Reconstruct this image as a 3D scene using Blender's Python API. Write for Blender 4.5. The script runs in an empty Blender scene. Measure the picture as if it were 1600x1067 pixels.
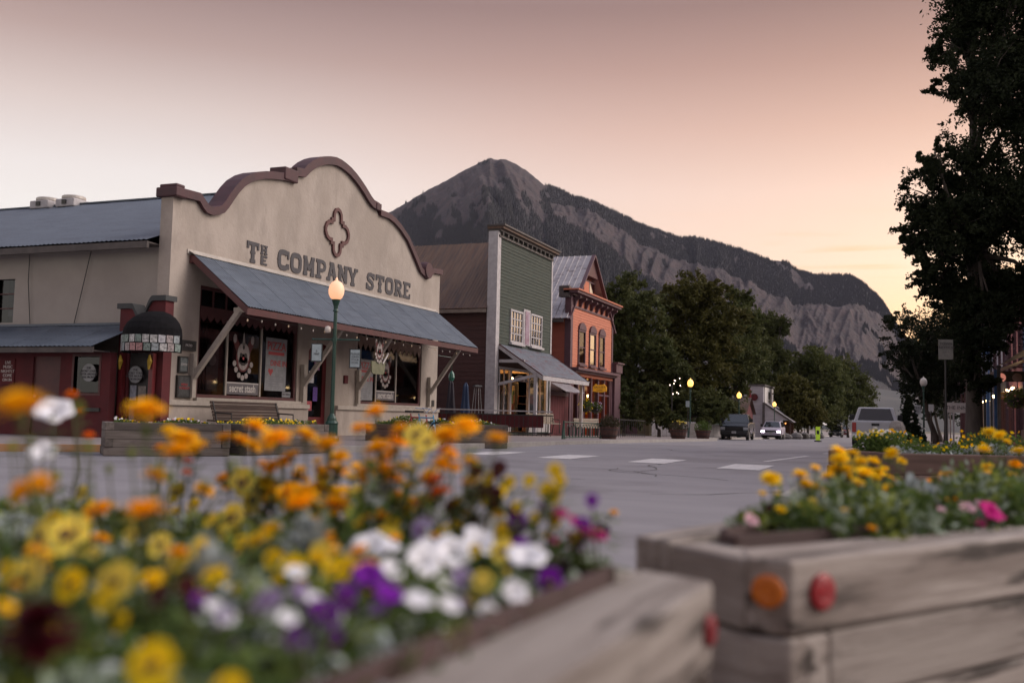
import bpy, bmesh, math, random
import numpy as np
from mathutils import Matrix, Vector
random.seed(7); np.random.seed(7)
R_ = math.radians
S = bpy.context.scene
COL = S.collection

# ------------------------------------------------------------------ camera
YAW, PITCH, ROLL, CAMH = R_(21.6), math.atan((650-533.5)/1556.0), R_(1.3), 0.87
FPX = 1556.0
cam_data = bpy.data.cameras.new('camera'); cam = bpy.data.objects.new('camera', cam_data); COL.objects.link(cam)
fw = Vector((-math.sin(YAW)*math.cos(PITCH), math.cos(YAW)*math.cos(PITCH), math.sin(PITCH)))
rt0 = Vector((math.cos(YAW), math.sin(YAW), 0)); up0 = rt0.cross(fw)
RT = rt0*math.cos(ROLL)+up0*math.sin(ROLL); UP = up0*math.cos(ROLL)-rt0*math.sin(ROLL)
CAM = Vector((0, 0, CAMH))
cam.matrix_world = Matrix(((RT.x, UP.x, -fw.x, 0), (RT.y, UP.y, -fw.y, 0), (RT.z, UP.z, -fw.z, CAMH), (0, 0, 0, 1)))
cam_data.sensor_width = 36; cam_data.lens = FPX/1600*36
cam_data.clip_start = .05; cam_data.clip_end = 30000
cam_data.dof.use_dof = True; cam_data.dof.focus_distance = 27; cam_data.dof.aperture_fstop = 1.7
S.camera = cam

# ------------------------------------------------------------------ sky, sun, exposure
SUN_AZ, SUN_EL = R_(8), R_(5)          # where the sun went down: up the street, a little right
world = bpy.data.worlds.new('World'); S.world = world; world.use_nodes = True
nt = world.node_tree; nt.nodes.clear()
def srgb(c, k=1.0):
    return tuple(((v/255.)/12.92 if v/255. < .04045 else ((v/255.+.055)/1.055)**2.4)*k for v in c)+(1,)
def _n(t, typ, **kw):
    n = t.nodes.new(typ)
    for k, v in kw.items(): setattr(n, k, v)
    return n
L = nt.links.new
wo = _n(nt, 'ShaderNodeOutputWorld'); bg = _n(nt, 'ShaderNodeBackground'); bg2 = _n(nt, 'ShaderNodeBackground'); ad = _n(nt, 'ShaderNodeAddShader')
sky = _n(nt, 'ShaderNodeTexSky'); sky.sky_type = 'NISHITA'; sky.sun_disc = False
sky.sun_elevation = SUN_EL; sky.sun_rotation = SUN_AZ
L(sky.outputs[0], bg2.inputs[0]); bg2.inputs[1].default_value = .01
tc = _n(nt, 'ShaderNodeTexCoord'); sep = _n(nt, 'ShaderNodeSeparateXYZ'); L(tc.outputs['Generated'], sep.inputs[0])
def ramp(t, stops, fac):
    r = _n(t, 'ShaderNodeValToRGB'); e = r.color_ramp.elements
    while len(e) < len(stops): e.new(.5)
    for i, (p, c) in enumerate(stops): e[i].position = p; e[i].color = c
    L_ = t.links.new; L_(fac, r.inputs[0]); return r
def mth(t, op, a, b=None, clamp=False):
    m = _n(t, 'ShaderNodeMath'); m.operation = op; m.use_clamp = clamp
    for i, v in enumerate((a, b)):
        if v is None: continue
        if hasattr(v, 'name'): t.links.new(v, m.inputs[i])
        else: m.inputs[i].default_value = v
    return m.outputs[0]
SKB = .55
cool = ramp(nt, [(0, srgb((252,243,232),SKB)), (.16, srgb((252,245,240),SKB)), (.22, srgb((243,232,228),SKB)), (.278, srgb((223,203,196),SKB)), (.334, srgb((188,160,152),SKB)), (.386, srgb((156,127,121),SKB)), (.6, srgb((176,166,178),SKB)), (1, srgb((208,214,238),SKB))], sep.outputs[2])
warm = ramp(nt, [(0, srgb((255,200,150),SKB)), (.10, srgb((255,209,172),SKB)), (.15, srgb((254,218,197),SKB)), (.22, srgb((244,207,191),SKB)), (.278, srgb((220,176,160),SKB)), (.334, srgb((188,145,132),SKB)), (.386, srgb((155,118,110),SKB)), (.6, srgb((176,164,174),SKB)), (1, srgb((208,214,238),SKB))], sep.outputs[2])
dt = _n(nt, 'ShaderNodeVectorMath', operation='DOT_PRODUCT'); L(tc.outputs['Generated'], dt.inputs[0])
dt.inputs[1].default_value = (math.sin(SUN_AZ), math.cos(SUN_AZ), 0)
mr = _n(nt, 'ShaderNodeMapRange'); mr.interpolation_type = 'SMOOTHSTEP'; L(dt.outputs['Value'], mr.inputs[0]); mr.inputs[1].default_value = .62; mr.inputs[2].default_value = 1.0
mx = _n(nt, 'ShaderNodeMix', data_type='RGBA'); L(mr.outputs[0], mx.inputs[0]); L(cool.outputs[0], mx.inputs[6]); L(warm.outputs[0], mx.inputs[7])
# thin lit cloud streaks low in the sky
mp = _n(nt, 'ShaderNodeMapping'); mp.inputs['Scale'].default_value = (3, 3, 60); mp.inputs['Rotation'].default_value = (0.03, 0.04, 0)
L(tc.outputs['Generated'], mp.inputs[0]); cn = _n(nt, 'ShaderNodeTexNoise'); cn.inputs['Scale'].default_value = 1.6; cn.inputs['Detail'].default_value = 4; L(mp.outputs[0], cn.inputs[0])
cr = _n(nt, 'ShaderNodeMapRange'); L(cn.outputs[0], cr.inputs[0]); cr.inputs[1].default_value = .6; cr.inputs[2].default_value = .74
band = ramp(nt, [(0, (0,0,0,1)), (.11, (0,0,0,1)), (.14, (.8,.8,.8,1)), (.17, (.5,.5,.5,1)), (.21, (0,0,0,1))], sep.outputs[2])
cf = mth(nt, 'MULTIPLY', mth(nt, 'MULTIPLY', cr.outputs[0], band.outputs[0]), mr.outputs[0])
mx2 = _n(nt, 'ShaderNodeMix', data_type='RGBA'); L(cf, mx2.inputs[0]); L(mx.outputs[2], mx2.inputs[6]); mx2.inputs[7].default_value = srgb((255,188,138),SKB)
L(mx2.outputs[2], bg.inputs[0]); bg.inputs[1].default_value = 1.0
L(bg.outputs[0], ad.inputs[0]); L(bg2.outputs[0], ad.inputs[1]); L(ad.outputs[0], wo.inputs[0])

sun_d = bpy.data.lights.new('sun', 'SUN'); sun = bpy.data.objects.new('sun', sun_d); COL.objects.link(sun)
sun_d.energy = 1.9; sun_d.angle = R_(50); sun_d.color = (1, .88, .80)
# afterglow: a broad soft light from the bright sky over the street, right of the facades
_sd = Vector((math.sin(R_(62))*math.cos(R_(33)), math.cos(R_(62))*math.cos(R_(33)), math.sin(R_(33))))
sun.rotation_euler = _sd.to_track_quat('Z', 'Y').to_euler()

S.view_settings.view_transform = 'Standard'; S.view_settings.look = 'None'
S.view_settings.exposure = .84; S.view_settings.gamma = 1; S.view_settings.use_curve_mapping = False
S.render.engine = 'CYCLES'; S.cycles.use_denoising = True
S.cycles.max_bounces = 8; S.cycles.transparent_max_bounces = 16; S.cycles.sample_clamp_indirect = 4

# ------------------------------------------------------------------ helpers
def ray(px, py):
    return fw + RT*((px-800)/FPX) - UP*((py-533.5)/FPX)
def W(px, py, X=None, Y=None, Z=None, D=None):
    v = ray(px, py)
    t = (X/v.x) if X is not None else (Y/v.y) if Y is not None else ((Z-CAMH)/v.z) if Z is not None else D
    return CAM+v*t
def gz(y):                                  # the street runs gently downhill away from the crossing
    y = max(0, y-30)
    return -.0115*min(y, 110) - .004*max(0, min(y-110, 900))
WM = {}
def tag(o, label=None, cat=None, group=None, kind=None):
    if label: o['label'] = label
    if cat: o['category'] = cat
    if group: o['group'] = group
    if kind: o['kind'] = kind
    return o
def empty(name, loc=(0,0,0), rz=0, label=None, cat=None, group=None):
    o = bpy.data.objects.new(name, None); COL.objects.link(o); o.location = loc; o.rotation_euler = (0, 0, rz)
    o.empty_display_size = .2
    WM[o.name] = Matrix.Translation(loc) @ Matrix.Rotation(rz, 4, 'Z')
    return tag(o, label, cat, group)
class MB:
    def __init__(s): s.v = []; s.f = []; s.m = []; s.mi = 0
    def add(s, vs, fs):
        b = len(s.v); s.v += [tuple(p) for p in vs]; s.f += [tuple(b+i for i in f) for f in fs]; s.m += [s.mi]*len(fs); return s
    def obox(s, p, u, v, w):
        p, u, v, w = map(Vector, (p, u, v, w))
        if u.cross(v).dot(w) < 0: u, v = v, u
        c = [p, p+u, p+u+v, p+v, p+w, p+u+w, p+u+v+w, p+v+w]
        return s.add(c, [(0,3,2,1), (4,5,6,7), (0,1,5,4), (1,2,6,5), (2,3,7,6), (3,0,4,7)])
    def box(s, x0, x1, y0, y1, z0, z1):
        return s.obox((x0,y0,z0), (x1-x0,0,0), (0,y1-y0,0), (0,0,z1-z0))
    def cbox(s, c, d, rz=0):
        u = Vector((math.cos(rz), math.sin(rz), 0)); v = Vector((-u.y, u.x, 0)); c = Vector(c)
        return s.obox(c-u*d[0]/2-v*d[1]/2-Vector((0,0,d[2]/2)), u*d[0], v*d[1], (0,0,d[2]))
    def bar(s, a, b, w, h=None, up=(0,0,1)):
        a, b = Vector(a), Vector(b); d = b-a; h = h or w
        sd = d.cross(Vector(up))
        if sd.length < 1e-5: sd = d.cross(Vector((1,0,0)))
        sd.normalize(); u2 = sd.cross(d).normalized()
        return s.obox(a-sd*w/2-u2*h/2, d, sd*w, u2*h)
    def prism(s, pts, ext):
        e = Vector(ext); n = len(pts); P = [Vector(p) for p in pts]
        s.add(P+[p+e for p in P], [tuple(range(n-1,-1,-1)), tuple(range(n, 2*n))]+[(i, (i+1)%n, n+(i+1)%n, n+i) for i in range(n)])
        return s
    def quad(s, *p): return s.add(p, [tuple(range(len(p)))])
    def tube(s, pts, r, n=6, cap=True):
        pts = [Vector(p) for p in pts]; rs = r if isinstance(r, (list, tuple)) else [r]*len(pts)
        vs = []; d0 = (pts[1]-pts[0]).normalized(); a = d0.orthogonal().normalized()
        for i, p in enumerate(pts):
            d = (pts[min(i+1, len(pts)-1)]-pts[max(i-1, 0)]).normalized()
            a = (a-d*a.dot(d)).normalized(); b = d.cross(a)
            vs += [p+(a*math.cos(2*math.pi*k/n)+b*math.sin(2*math.pi*k/n))*rs[i] for k in range(n)]
        fs = [(i*n+k, i*n+(k+1)%n, (i+1)*n+(k+1)%n, (i+1)*n+k) for i in range(len(pts)-1) for k in range(n)]
        if cap: fs += [tuple(range(n-1,-1,-1)), tuple(range((len(pts)-1)*n, len(pts)*n))]
        return s.add(vs, fs)
    def lathe(s, prof, n=14, c=(0,0,0), ax=None):
        c = Vector(c); vs = []
        q = Vector(ax).to_track_quat('Z', 'Y') if ax is not None else None
        for r, z in prof:
            for k in range(n):
                v = Vector((r*math.cos(2*math.pi*k/n), r*math.sin(2*math.pi*k/n), z))
                vs.append(c+(q@v if q else v))
        m = len(prof)
        fs = [(i*n+k, i*n+(k+1)%n, (i+1)*n+(k+1)%n, (i+1)*n+k) for i in range(m-1) for k in range(n)]
        if prof[0][0] > 1e-4: fs.append(tuple(range(n-1,-1,-1)))
        if prof[-1][0] > 1e-4: fs.append(tuple(range((m-1)*n, m*n)))
        return s.add(vs, fs)
    def mesh(s, name, mat, smooth=False, inv=None):
        me = bpy.data.meshes.new(name)
        V = [inv@Vector(p) for p in s.v] if inv is not None else s.v
        me.from_pydata(V, [], s.f)
        for m in (mat if isinstance(mat, (list, tuple)) else [mat]): me.materials.append(m)
        if isinstance(mat, (list, tuple)): me.polygons.foreach_set('material_index', s.m)
        if smooth: me.polygons.foreach_set('use_smooth', [True]*len(s.f))
        me.update(); return me
    def build(s, name, mat, parent=None, smooth=False, local=False, label=None, bevel=0, kind=None):
        inv = None
        if parent is not None and not local: inv = WM[parent.name].inverted()
        o = bpy.data.objects.new(name, s.mesh(name, mat, smooth, inv)); COL.objects.link(o)
        if parent is not None: o.parent = parent; WM[o.name] = WM[parent.name]
        else: WM[o.name] = Matrix.Identity(4)
        if bevel:
            b = o.modifiers.new('bevel', 'BEVEL'); b.width = bevel; b.segments = 2; b.limit_method = 'ANGLE'
        return tag(o, label, kind=kind)
def inst(me, name, parent, loc=(0,0,0), rot=(0,0,0), scale=(1,1,1), label=None, kind=None):
    """a mesh placed in its parent's own space"""
    o = bpy.data.objects.new(name, me); COL.objects.link(o)
    o.location = loc; o.rotation_euler = rot; o.scale = scale
    if parent is not None: o.parent = parent
    return tag(o, label, kind=kind)
def settle(o):
    """give a one-mesh thing an origin at its own base"""
    me = o.data; n = len(me.vertices); a = np.empty(n*3); me.vertices.foreach_get('co', a); a = a.reshape(-1, 3)
    c = np.array([(a[:,0].min()+a[:,0].max())/2, (a[:,1].min()+a[:,1].max())/2, a[:,2].min()])
    me.vertices.foreach_set('co', (a-c).ravel()); me.update(); o.location = Vector(c)+o.location
    return o
def single(mb, name, mat, label, cat, group=None, smooth=False, kind=None, bevel=0):
    return tag(settle(mb.build(name, mat, None, smooth, bevel=bevel)), label, cat, group, kind)
KIDS = {}
def copy_thing(root, loc, rz=0, label=None, scale=None):
    c = root.copy(); COL.objects.link(c); c.location = loc; c.rotation_euler = (0, 0, rz)
    if scale: c.scale = (scale,)*3
    if label: c['label'] = label
    if root.name not in KIDS:
        KIDS[root.name] = [(k, list(k.children)) for k in root.children]
    for k, gs in KIDS[root.name]:
        d = k.copy(); COL.objects.link(d); d.parent = c
        for g in gs:
            e = g.copy(); COL.objects.link(e); e.parent = d
    return c

# ------------------------------------------------------------------ materials
def material(name, c1, c2=None, rough=.7, scale=(4,4,4), detail=5, bump=0., bscale=None, metal=0., c3=None, s3=(1,1,1), t3=(.5,.7), spec=.5, emit=None, es=0., var=0., lo=.35, hi=.65, rvar=0., sheen=0):
    m = bpy.data.materials.new(name); m.use_nodes = True; t = m.node_tree; t.nodes.clear(); l = t.links.new
    out = _n(t, 'ShaderNodeOutputMaterial'); b = _n(t, 'ShaderNodeBsdfPrincipled'); l(b.outputs[0], out.inputs[0])
    b.inputs['Roughness'].default_value = rough; b.inputs['Metallic'].default_value = metal
    b.inputs['Specular IOR Level'].default_value = spec
    tc = _n(t, 'ShaderNodeTexCoord'); oi = _n(t, 'ShaderNodeObjectInfo')
    ofs = _n(t, 'ShaderNodeVectorMath', operation='MULTIPLY_ADD'); l(oi.outputs['Random'], ofs.inputs[0]); ofs.inputs[1].default_value = (37, 19, 23); l(tc.outputs['Object'], ofs.inputs[2])
    def noise(sc, det):
        mp = _n(t, 'ShaderNodeMapping'); mp.inputs['Scale'].default_value = sc; l(ofs.outputs[0], mp.inputs[0])
        n = _n(t, 'ShaderNodeTexNoise'); n.inputs['Scale'].default_value = 1; n.inputs['Detail'].default_value = det; n.inputs['Roughness'].default_value = .62; l(mp.outputs[0], n.inputs[0]); return n.outputs[0]
    f = lambda c: tuple(c)+(1,) if len(c) == 3 else c
    if c2 is not None or c3 is not None:
        n1 = noise(scale, detail); mr = _n(t, 'ShaderNodeMapRange'); l(n1, mr.inputs[0]); mr.inputs[1].default_value = lo; mr.inputs[2].default_value = hi
        mx = _n(t, 'ShaderNodeMix', data_type='RGBA'); l(mr.outputs[0], mx.inputs[0]); mx.inputs[6].default_value = f(c1); mx.inputs[7].default_value = f(c2 or c1); col = mx.outputs[2]
        if c3 is not None:
            n3 = noise(s3, 4); m3 = _n(t, 'ShaderNodeMapRange'); l(n3, m3.inputs[0]); m3.inputs[1].default_value = t3[0]; m3.inputs[2].default_value = t3[1]
            x3 = _n(t, 'ShaderNodeMix', data_type='RGBA'); l(m3.outputs[0], x3.inputs[0]); l(col, x3.inputs[6]); x3.inputs[7].default_value = f(c3); col = x3.outputs[2]
        if var:
            hs = _n(t, 'ShaderNodeHueSaturation'); l(col, hs.inputs['Color']); vv = _n(t, 'ShaderNodeMapRange'); l(oi.outputs['Random'], vv.inputs[0]); vv.inputs[3].default_value = 1-var; vv.inputs[4].default_value = 1+var; l(vv.outputs[0], hs.inputs['Value']); col = hs.outputs[0]
        l(col, b.inputs['Base Color'])
        if rvar:
            rr = _n(t, 'ShaderNodeMapRange'); l(n1, rr.inputs[0]); rr.inputs[1].default_value = .3; rr.inputs[2].default_value = .7; rr.inputs[3].default_value = rough-rvar; rr.inputs[4].default_value = rough+rvar; l(rr.outputs[0], b.inputs['Roughness'])
    else: b.inputs['Base Color'].default_value = f(c1)
    if bump:
        nb = noise(bscale or tuple(4*v for v in scale), 6); bp = _n(t, 'ShaderNodeBump'); bp.inputs['Strength'].default_value = 1; bp.inputs['Distance'].default_value = bump; l(nb, bp.inputs['Height']); l(bp.outputs[0], b.inputs['Normal'])
    if emit is not None:
        b.inputs['Emission Color'].default_value = f(emit); b.inputs['Emission Strength'].default_value = es
    return m
def glass(name, tint=(.5,.55,.6), alpha=.25, rough=.03):
    """window glass: mirror reflection by angle over a see-through tint"""
    m = bpy.data.materials.new(name); m.use_nodes = True; t = m.node_tree; t.nodes.clear(); l = t.links.new
    out = _n(t, 'ShaderNodeOutputMaterial'); g = _n(t, 'ShaderNodeBsdfGlossy'); g.inputs['Roughness'].default_value = rough; g.inputs['Color'].default_value = (.9,.92,.95,1)
    tr = _n(t, 'ShaderNodeBsdfTransparent'); tr.inputs[0].default_value = tint+(1,); fr = _n(t, 'ShaderNodeFresnel'); fr.inputs[0].default_value = 1.5
    ff = mth(t, 'ADD', mth(t, 'MULTIPLY', fr.outputs[0], 1.0), alpha, True)
    mx = _n(t, 'ShaderNodeMixShader'); l(ff, mx.inputs[0]); l(tr.outputs[0], mx.inputs[1]); l(g.outputs[0], mx.inputs[2]); l(mx.outputs[0], out.inputs[0])
    return m
def leafmat(name, c1, c2, rough=.7, trans=.35, var=.25, sc=(30,30,30), spec=.12):
    m = material(name, c1, c2, rough=rough, scale=sc, detail=2, var=var, spec=spec)
    t = m.node_tree; l = t.links.new; b = next(n for n in t.nodes if n.type == 'BSDF_PRINCIPLED'); out = next(n for n in t.nodes if n.type == 'OUTPUT_MATERIAL')
    tl = _n(t, 'ShaderNodeBsdfTranslucent'); mx = _n(t, 'ShaderNodeMixShader'); mx.inputs[0].default_value = trans
    src = b.inputs['Base Color'].links[0].from_socket; l(src, tl.inputs[0]); l(b.outputs[0], mx.inputs[1]); l(tl.outputs[0], mx.inputs[2]); l(mx.outputs[0], out.inputs[0]); return m
def emis(name, c, s, base=(.02,.02,.02)):
    return material(name, base, rough=.5, emit=c, es=s)
m_asphalt = material('asphalt', (.20,.193,.21), (.245,.237,.255), rough=.62, scale=(.35,.9,.5), bump=.004, bscale=(60,60,60), c3=(.165,.158,.172), s3=(.35,.35,1), t3=(.5,.62), spec=.6)
m_walk = material('sidewalk_concrete', (.20,.172,.168), (.25,.215,.21), rough=.75, scale=(1.2,1.2,1.2), bump=.003, bscale=(40,40,40), c3=(.20,.17,.17), s3=(.5,.5,.5), t3=(.5,.7))
m_kerb = material('kerb_concrete', (.3,.28,.27), (.38,.36,.34), rough=.8, scale=(3,3,3), bump=.003)
m_kerbpaint = material('worn_orange_kerb_paint', (.42,.2,.08), (.34,.22,.14), rough=.7, scale=(5,5,5))
m_ground = material('dry_ground', (.09,.085,.06), (.14,.12,.09), rough=.95, scale=(.05,.05,.05))
m_white = material('road_paint', (.62,.6,.6), (.38,.37,.38), rough=.6, scale=(5,5,5), lo=.45, hi=.75)
m_stucco = material('cream_stucco', (.41,.355,.312), (.335,.288,.25), rough=.9, scale=(.9,.9,.6), bump=.012, bscale=(11,11,11), c3=(.30,.26,.228), s3=(1.7,1.7,.8), t3=(.5,.74), lo=.40, hi=.62)
m_stucco2 = material('grey_cream_stucco', (.36,.325,.295), (.30,.268,.245), rough=.9, scale=(.6,.6,.6), bump=.006, bscale=(14,14,14))
m_coping = material('maroon_coping', (.072,.024,.03), (.05,.02,.026), rough=.6, scale=(3,3,3), bump=.003)
m_maroon = material('maroon_paint', (.10,.03,.03), (.07,.024,.025), rough=.55, scale=(3,3,3))
m_red = material('red_stucco', (.105,.014,.018), (.075,.012,.015), rough=.85, scale=(2,2,2), bump=.004, bscale=(20,20,20))
m_creamtrim = material('cream_trim_paint', (.42,.38,.33), (.34,.30,.26), rough=.6, scale=(6,6,6))
m_letter = material('dark_letter_paint', (.045,.043,.052), (.06,.057,.064), rough=.6, scale=(8,8,8))
m_zinc = material('blue_grey_corrugated_steel', (.08,.100,.128), (.108,.13,.162), rough=.5, metal=.1, scale=(1.2,1.2,1.2), c3=(.06,.072,.092), s3=(.5,6,.5), t3=(.5,.72), rvar=.1)
m_flash = material('pale_flashing', (.52,.48,.44), (.40,.37,.34), rough=.5, scale=(2,6,2), metal=.2)
m_rustroof = material('rusted_roof_steel', (.10,.055,.038), (.14,.088,.06), rough=.7, scale=(7,.4,.4), c3=(.075,.05,.042), s3=(5,.7,.7), t3=(.45,.65), metal=.1)
m_brownwall = material('dark_brown_boards', (.044,.016,.014), (.062,.023,.02), rough=.75, scale=(1,6,6))
m_green = material('faded_green_shingles', (.025,.035,.027), (.043,.052,.039), rough=.8, scale=(2,3,8), c3=(.035,.05,.04), s3=(1,2,8), t3=(.5,.66))
m_whitetrim = material('weathered_white_trim', (.44,.42,.43), (.33,.31,.32), rough=.6, scale=(4,4,4))
m_darktrim = material('dark_cornice_paint', (.05,.042,.042), (.09,.075,.07), rough=.65, scale=(3,3,3))
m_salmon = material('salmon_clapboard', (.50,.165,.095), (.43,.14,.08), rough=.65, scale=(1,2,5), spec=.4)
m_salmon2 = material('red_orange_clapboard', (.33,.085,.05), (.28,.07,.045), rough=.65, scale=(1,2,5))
m_plum = material('plum_trim', (.10,.045,.06), (.075,.035,.045), rough=.55, scale=(3,3,3))
m_tinroof = material('grey_ribbed_steel', (.30,.28,.30), (.40,.375,.39), rough=.5, metal=.2, scale=(.6,2,.6), c3=(.18,.15,.155), s3=(2,3,.8), t3=(.5,.7))
m_timber = material('weathered_timber', (.185,.152,.132), (.33,.29,.262), rough=.8, scale=(1.3,16,16), detail=8, bump=.006, bscale=(2,60,60), c3=(.045,.034,.028), s3=(1.8,16,16), t3=(.54,.64), lo=.4, hi=.6, var=.18)
m_timber_grey = material('grey_timber', (.085,.07,.06), (.15,.128,.115), rough=.85, scale=(1.5,14,14), detail=6, bump=.003, bscale=(3,50,50), c3=(.09,.07,.065), s3=(3,6,6), t3=(.55,.72), var=.3)
m_endgrain = material('timber_end_grain', (.12,.075,.05), (.18,.12,.085), rough=.9, scale=(20,20,20), bump=.003)
m_soil = material('potting_soil', (.03,.022,.018), (.05,.036,.03), rough=1, scale=(20,20,20), bump=.01)
m_liner = material('brown_liner', (.055,.03,.028), (.075,.042,.04), rough=.7, scale=(5,5,5))
m_iron = material('black_iron', (.018,.018,.018), (.03,.028,.028), rough=.5, scale=(10,10,10))
m_greenpost = material('dark_green_enamel', (.014,.05,.036), (.02,.062,.046), rough=.4, scale=(6,6,6))
m_globe = emis('lit_globe', (1, .45, .22), .52, (.5,.42,.36))
m_globecore = emis('lamp_core', (1, .72, .38), 5.0)
m_globefar = emis('lit_yellow_globe', (1, .50, .08), 1.5, (.7,.6,.4))
m_globeoff = material('milk_glass_globe', (.6,.55,.5), rough=.3)
m_glass = glass('window_glass', (.6,.6,.6), .0)
m_glassdark = glass('dark_window_glass', (.35,.34,.34), .0)
m_glasssky = glass('sky_reflecting_glass', (.25,.22,.2), .45, .06)
m_dark = material('dark_interior', (.02,.016,.015), (.035,.025,.022), rough=.8, scale=(3,3,3))
m_bulb = emis('string_bulb', (1, .62, .35), .1, (.35,.3,.25))
# ------------------------------------------------------------------ ground, street, pavements
def sheet(name, xl, xr, ys, dz, mat, kind='structure'):
    b = MB()
    for i, y in enumerate(ys): b.v += [(xl, y, gz(y)+dz), (xr, y, gz(y)+dz)]
    for i in range(len(ys)-1): b.f.append((2*i, 2*i+1, 2*i+3, 2*i+2))
    b.m = [0]*len(b.f)
    return b.build(name, mat, kind=kind)
YS = [20, 30, 32, 40, 60, 80, 100, 120, 139, 141, 160, 200, 300, 420]
sheet('ground', -6000, 6000, [-60, 29.9, 30.5, 40, 60, 100, 139, 141, 200, 400, 700, 1005, 3000, 9000], -.02, m_ground)
b = MB()
b.quad((-90,-40,-.004), (90,-40,-.004), (90,20,-.004), (-90,20,-.004))
for i in range(len(YS)-1):
    b.quad((-14,YS[i],gz(YS[i])-.004), (3,YS[i],gz(YS[i])-.004), (3,YS[i+1],gz(YS[i+1])-.004), (-14,YS[i+1],gz(YS[i+1])-.004))
b.build('street', m_asphalt, kind='structure')
def walk(name, edge, far_x, h=.13):
    """pavement slab: edge = list of (x,y) kerb points going away from the camera"""
    b = MB(); k = MB(); sg = 1 if far_x > edge[0][0] else -1
    pts = []
    for (x0, y0), (x1, y1) in zip(edge, edge[1:]):
        n = max(1, int(abs(y1-y0)/12))
        pts += [(x0+(x1-x0)*i/n, y0+(y1-y0)*i/n) for i in range(n)]
    pts.append(edge[-1])
    for (x0, y0), (x1, y1) in zip(pts, pts[1:]):
        if abs(y1-y0) < 1e-3: continue
        d = Vector((x1-x0, y1-y0)).normalized(); nx, ny = d.y*sg, -d.x*sg
        a0 = (x0+nx*.16, y0+ny*.16*0, gz(y0)+h); a1 = (x1+nx*.16, y1, gz(y1)+h)
        b.quad(a0, (far_x, y0, gz(y0)+h), (far_x, y1, gz(y1)+h), a1)
        k.quad((x0, y0, gz(y0)+h+.004), a0[:2]+(a0[2]+.004,), a1[:2]+(a1[2]+.004,), (x1, y1, gz(y1)+h+.004))
        k.quad((x0, y0, gz(y0)-.05), (x0, y0, gz(y0)+h+.004), (x1, y1, gz(y1)+h+.004), (x1, y1, gz(y1)-.05))
    b.build('pavement', m_walk, kind='structure'); return k.build('kerb', m_kerb, kind='structure')
walk('left', [(-17.3,12.2), (-15.9,13.7), (-12.6,16.9), (-10.9,20), (-10.2,27), (-10.6,40), (-10.8,62), (-12.9,68), (-12.9,400)], -60)
b = MB(); b.box(-90, -17.3, 12.2, 12.35, -.05, .134); b.build('kerb', m_kerb, kind='structure')
b = MB(); b.quad((-90,12.35,.13), (-17.3,12.35,.13), (-17.3,12.2,.13), (-90,12.2,.13)); b.build('pavement', m_walk, kind='structure')
# painted length of the kerb round the corner
b = MB()
for p, q in (((-17.3,12.2),(-15.9,13.7)), ((-15.9,13.7),(-12.6,16.9))):
    d = Vector((q[0]-p[0], q[1]-p[1], 0)).normalized(); n = Vector((d.y, -d.x, 0))
    P, Q = Vector((*p, 0))+n*.006, Vector((*q, 0))+n*.006
    b.obox(P+Vector((0,0,.002)), Q-P, -n*.15, (0,0,.137))
b.build('painted_kerb', m_kerbpaint, kind='structure')
walk('right', [(-.2,9.6), (-1.2,10.4), (-1.2,15.5), (-.1,19), (-.1,400)], 60)
b = MB(); b.box(-2.4, 60, -30, 3.3, -.05, .12); b.build('pavement', m_walk, kind='structure')
# zebra bars and lane line
for i, (x, y) in enumerate(((-8.95,21.7), (-6.95,21.2), (-4.85,20.75), (-2.85,19.6))):
    b = MB(); b.quad((x-.4,y-1.05,.002), (x+.4,y-1.2,.002), (x+.4,y+1.05,.002), (x-.4,y+1.15,.002))
    o = b.build('crosswalk_bar', m_white, kind='structure')
b = MB(); b.quad((-2.95,22.6,.002), (-2.82,22.6,.002), (-2.05,30.9,-.008), (-2.2,30.9,-.008)); b.build('lane_line', m_white, kind='structure')
b = MB(); b.quad((-2.2,34,gz(34)+.004), (-2.05,34,gz(34)+.004), (-2.05,60,gz(60)+.004), (-2.2,60,gz(60)+.004)); b.build('lane_line', m_white, kind='structure')
# fine cracks sealed with tar
b = MB()
for k in range(7):
    p = Vector((random.uniform(-9,-1.5), random.uniform(8,30), .001)); a = random.uniform(0, 3.1)
    for j in range(9):
        a += random.uniform(-.5, .5); q = p+Vector((math.cos(a), math.sin(a), 0))*random.uniform(.25,.6); n = Vector((-math.sin(a), math.cos(a), 0))*random.uniform(.008,.018)
        if q.y > 30: break
        b.quad(p-n, q-n, q+n, p+n); p = q
b.build('tar_seam', material('tar', (.07,.067,.07), rough=.6), kind='stuff')

# ------------------------------------------------------------------ mountain
from mathutils import noise as mn
CREST = [(-900,640),(-500,600),(-100,560),(250,500),(430,440),(560,352),(600,337),(640,314),(670,296),(700,281),(722,268),(740,259),(757,251),(767,247),(778,250),(790,249),(803,255),(822,266),(850,289),(872,296),(900,309),(925,315),(950,327),(975,338),(1000,352),(1030,361),(1060,372),(1085,371),(1120,380),(1160,391),(1195,405),(1230,410),(1248,424),(1270,430),(1300,430),(1328,431),(1345,440),(1360,452),(1380,472),(1400,505),(1425,548),(1460,590),(1520,625),(1640,650),(2600,662)]
cx = np.array([c[0] for c in CREST], float); cy = np.array([c[1] for c in CREST], float)
us = np.concatenate([np.linspace(-900, 520, 90), np.linspace(523, 1480, 560), np.linspace(1490, 2600, 50)]); NU = len(us)
NV = 130; NR = NV+6
def fbm(x, y, z, o=5):
    a, s_, v_ = 1., 0., 0.
    for i in range(o): v_ += a*mn.noise(Vector((x, y, z))); s_ += a; a *= .5; x *= 2.03; y *= 2.03; z += 7.7
    return v_/s_
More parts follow.
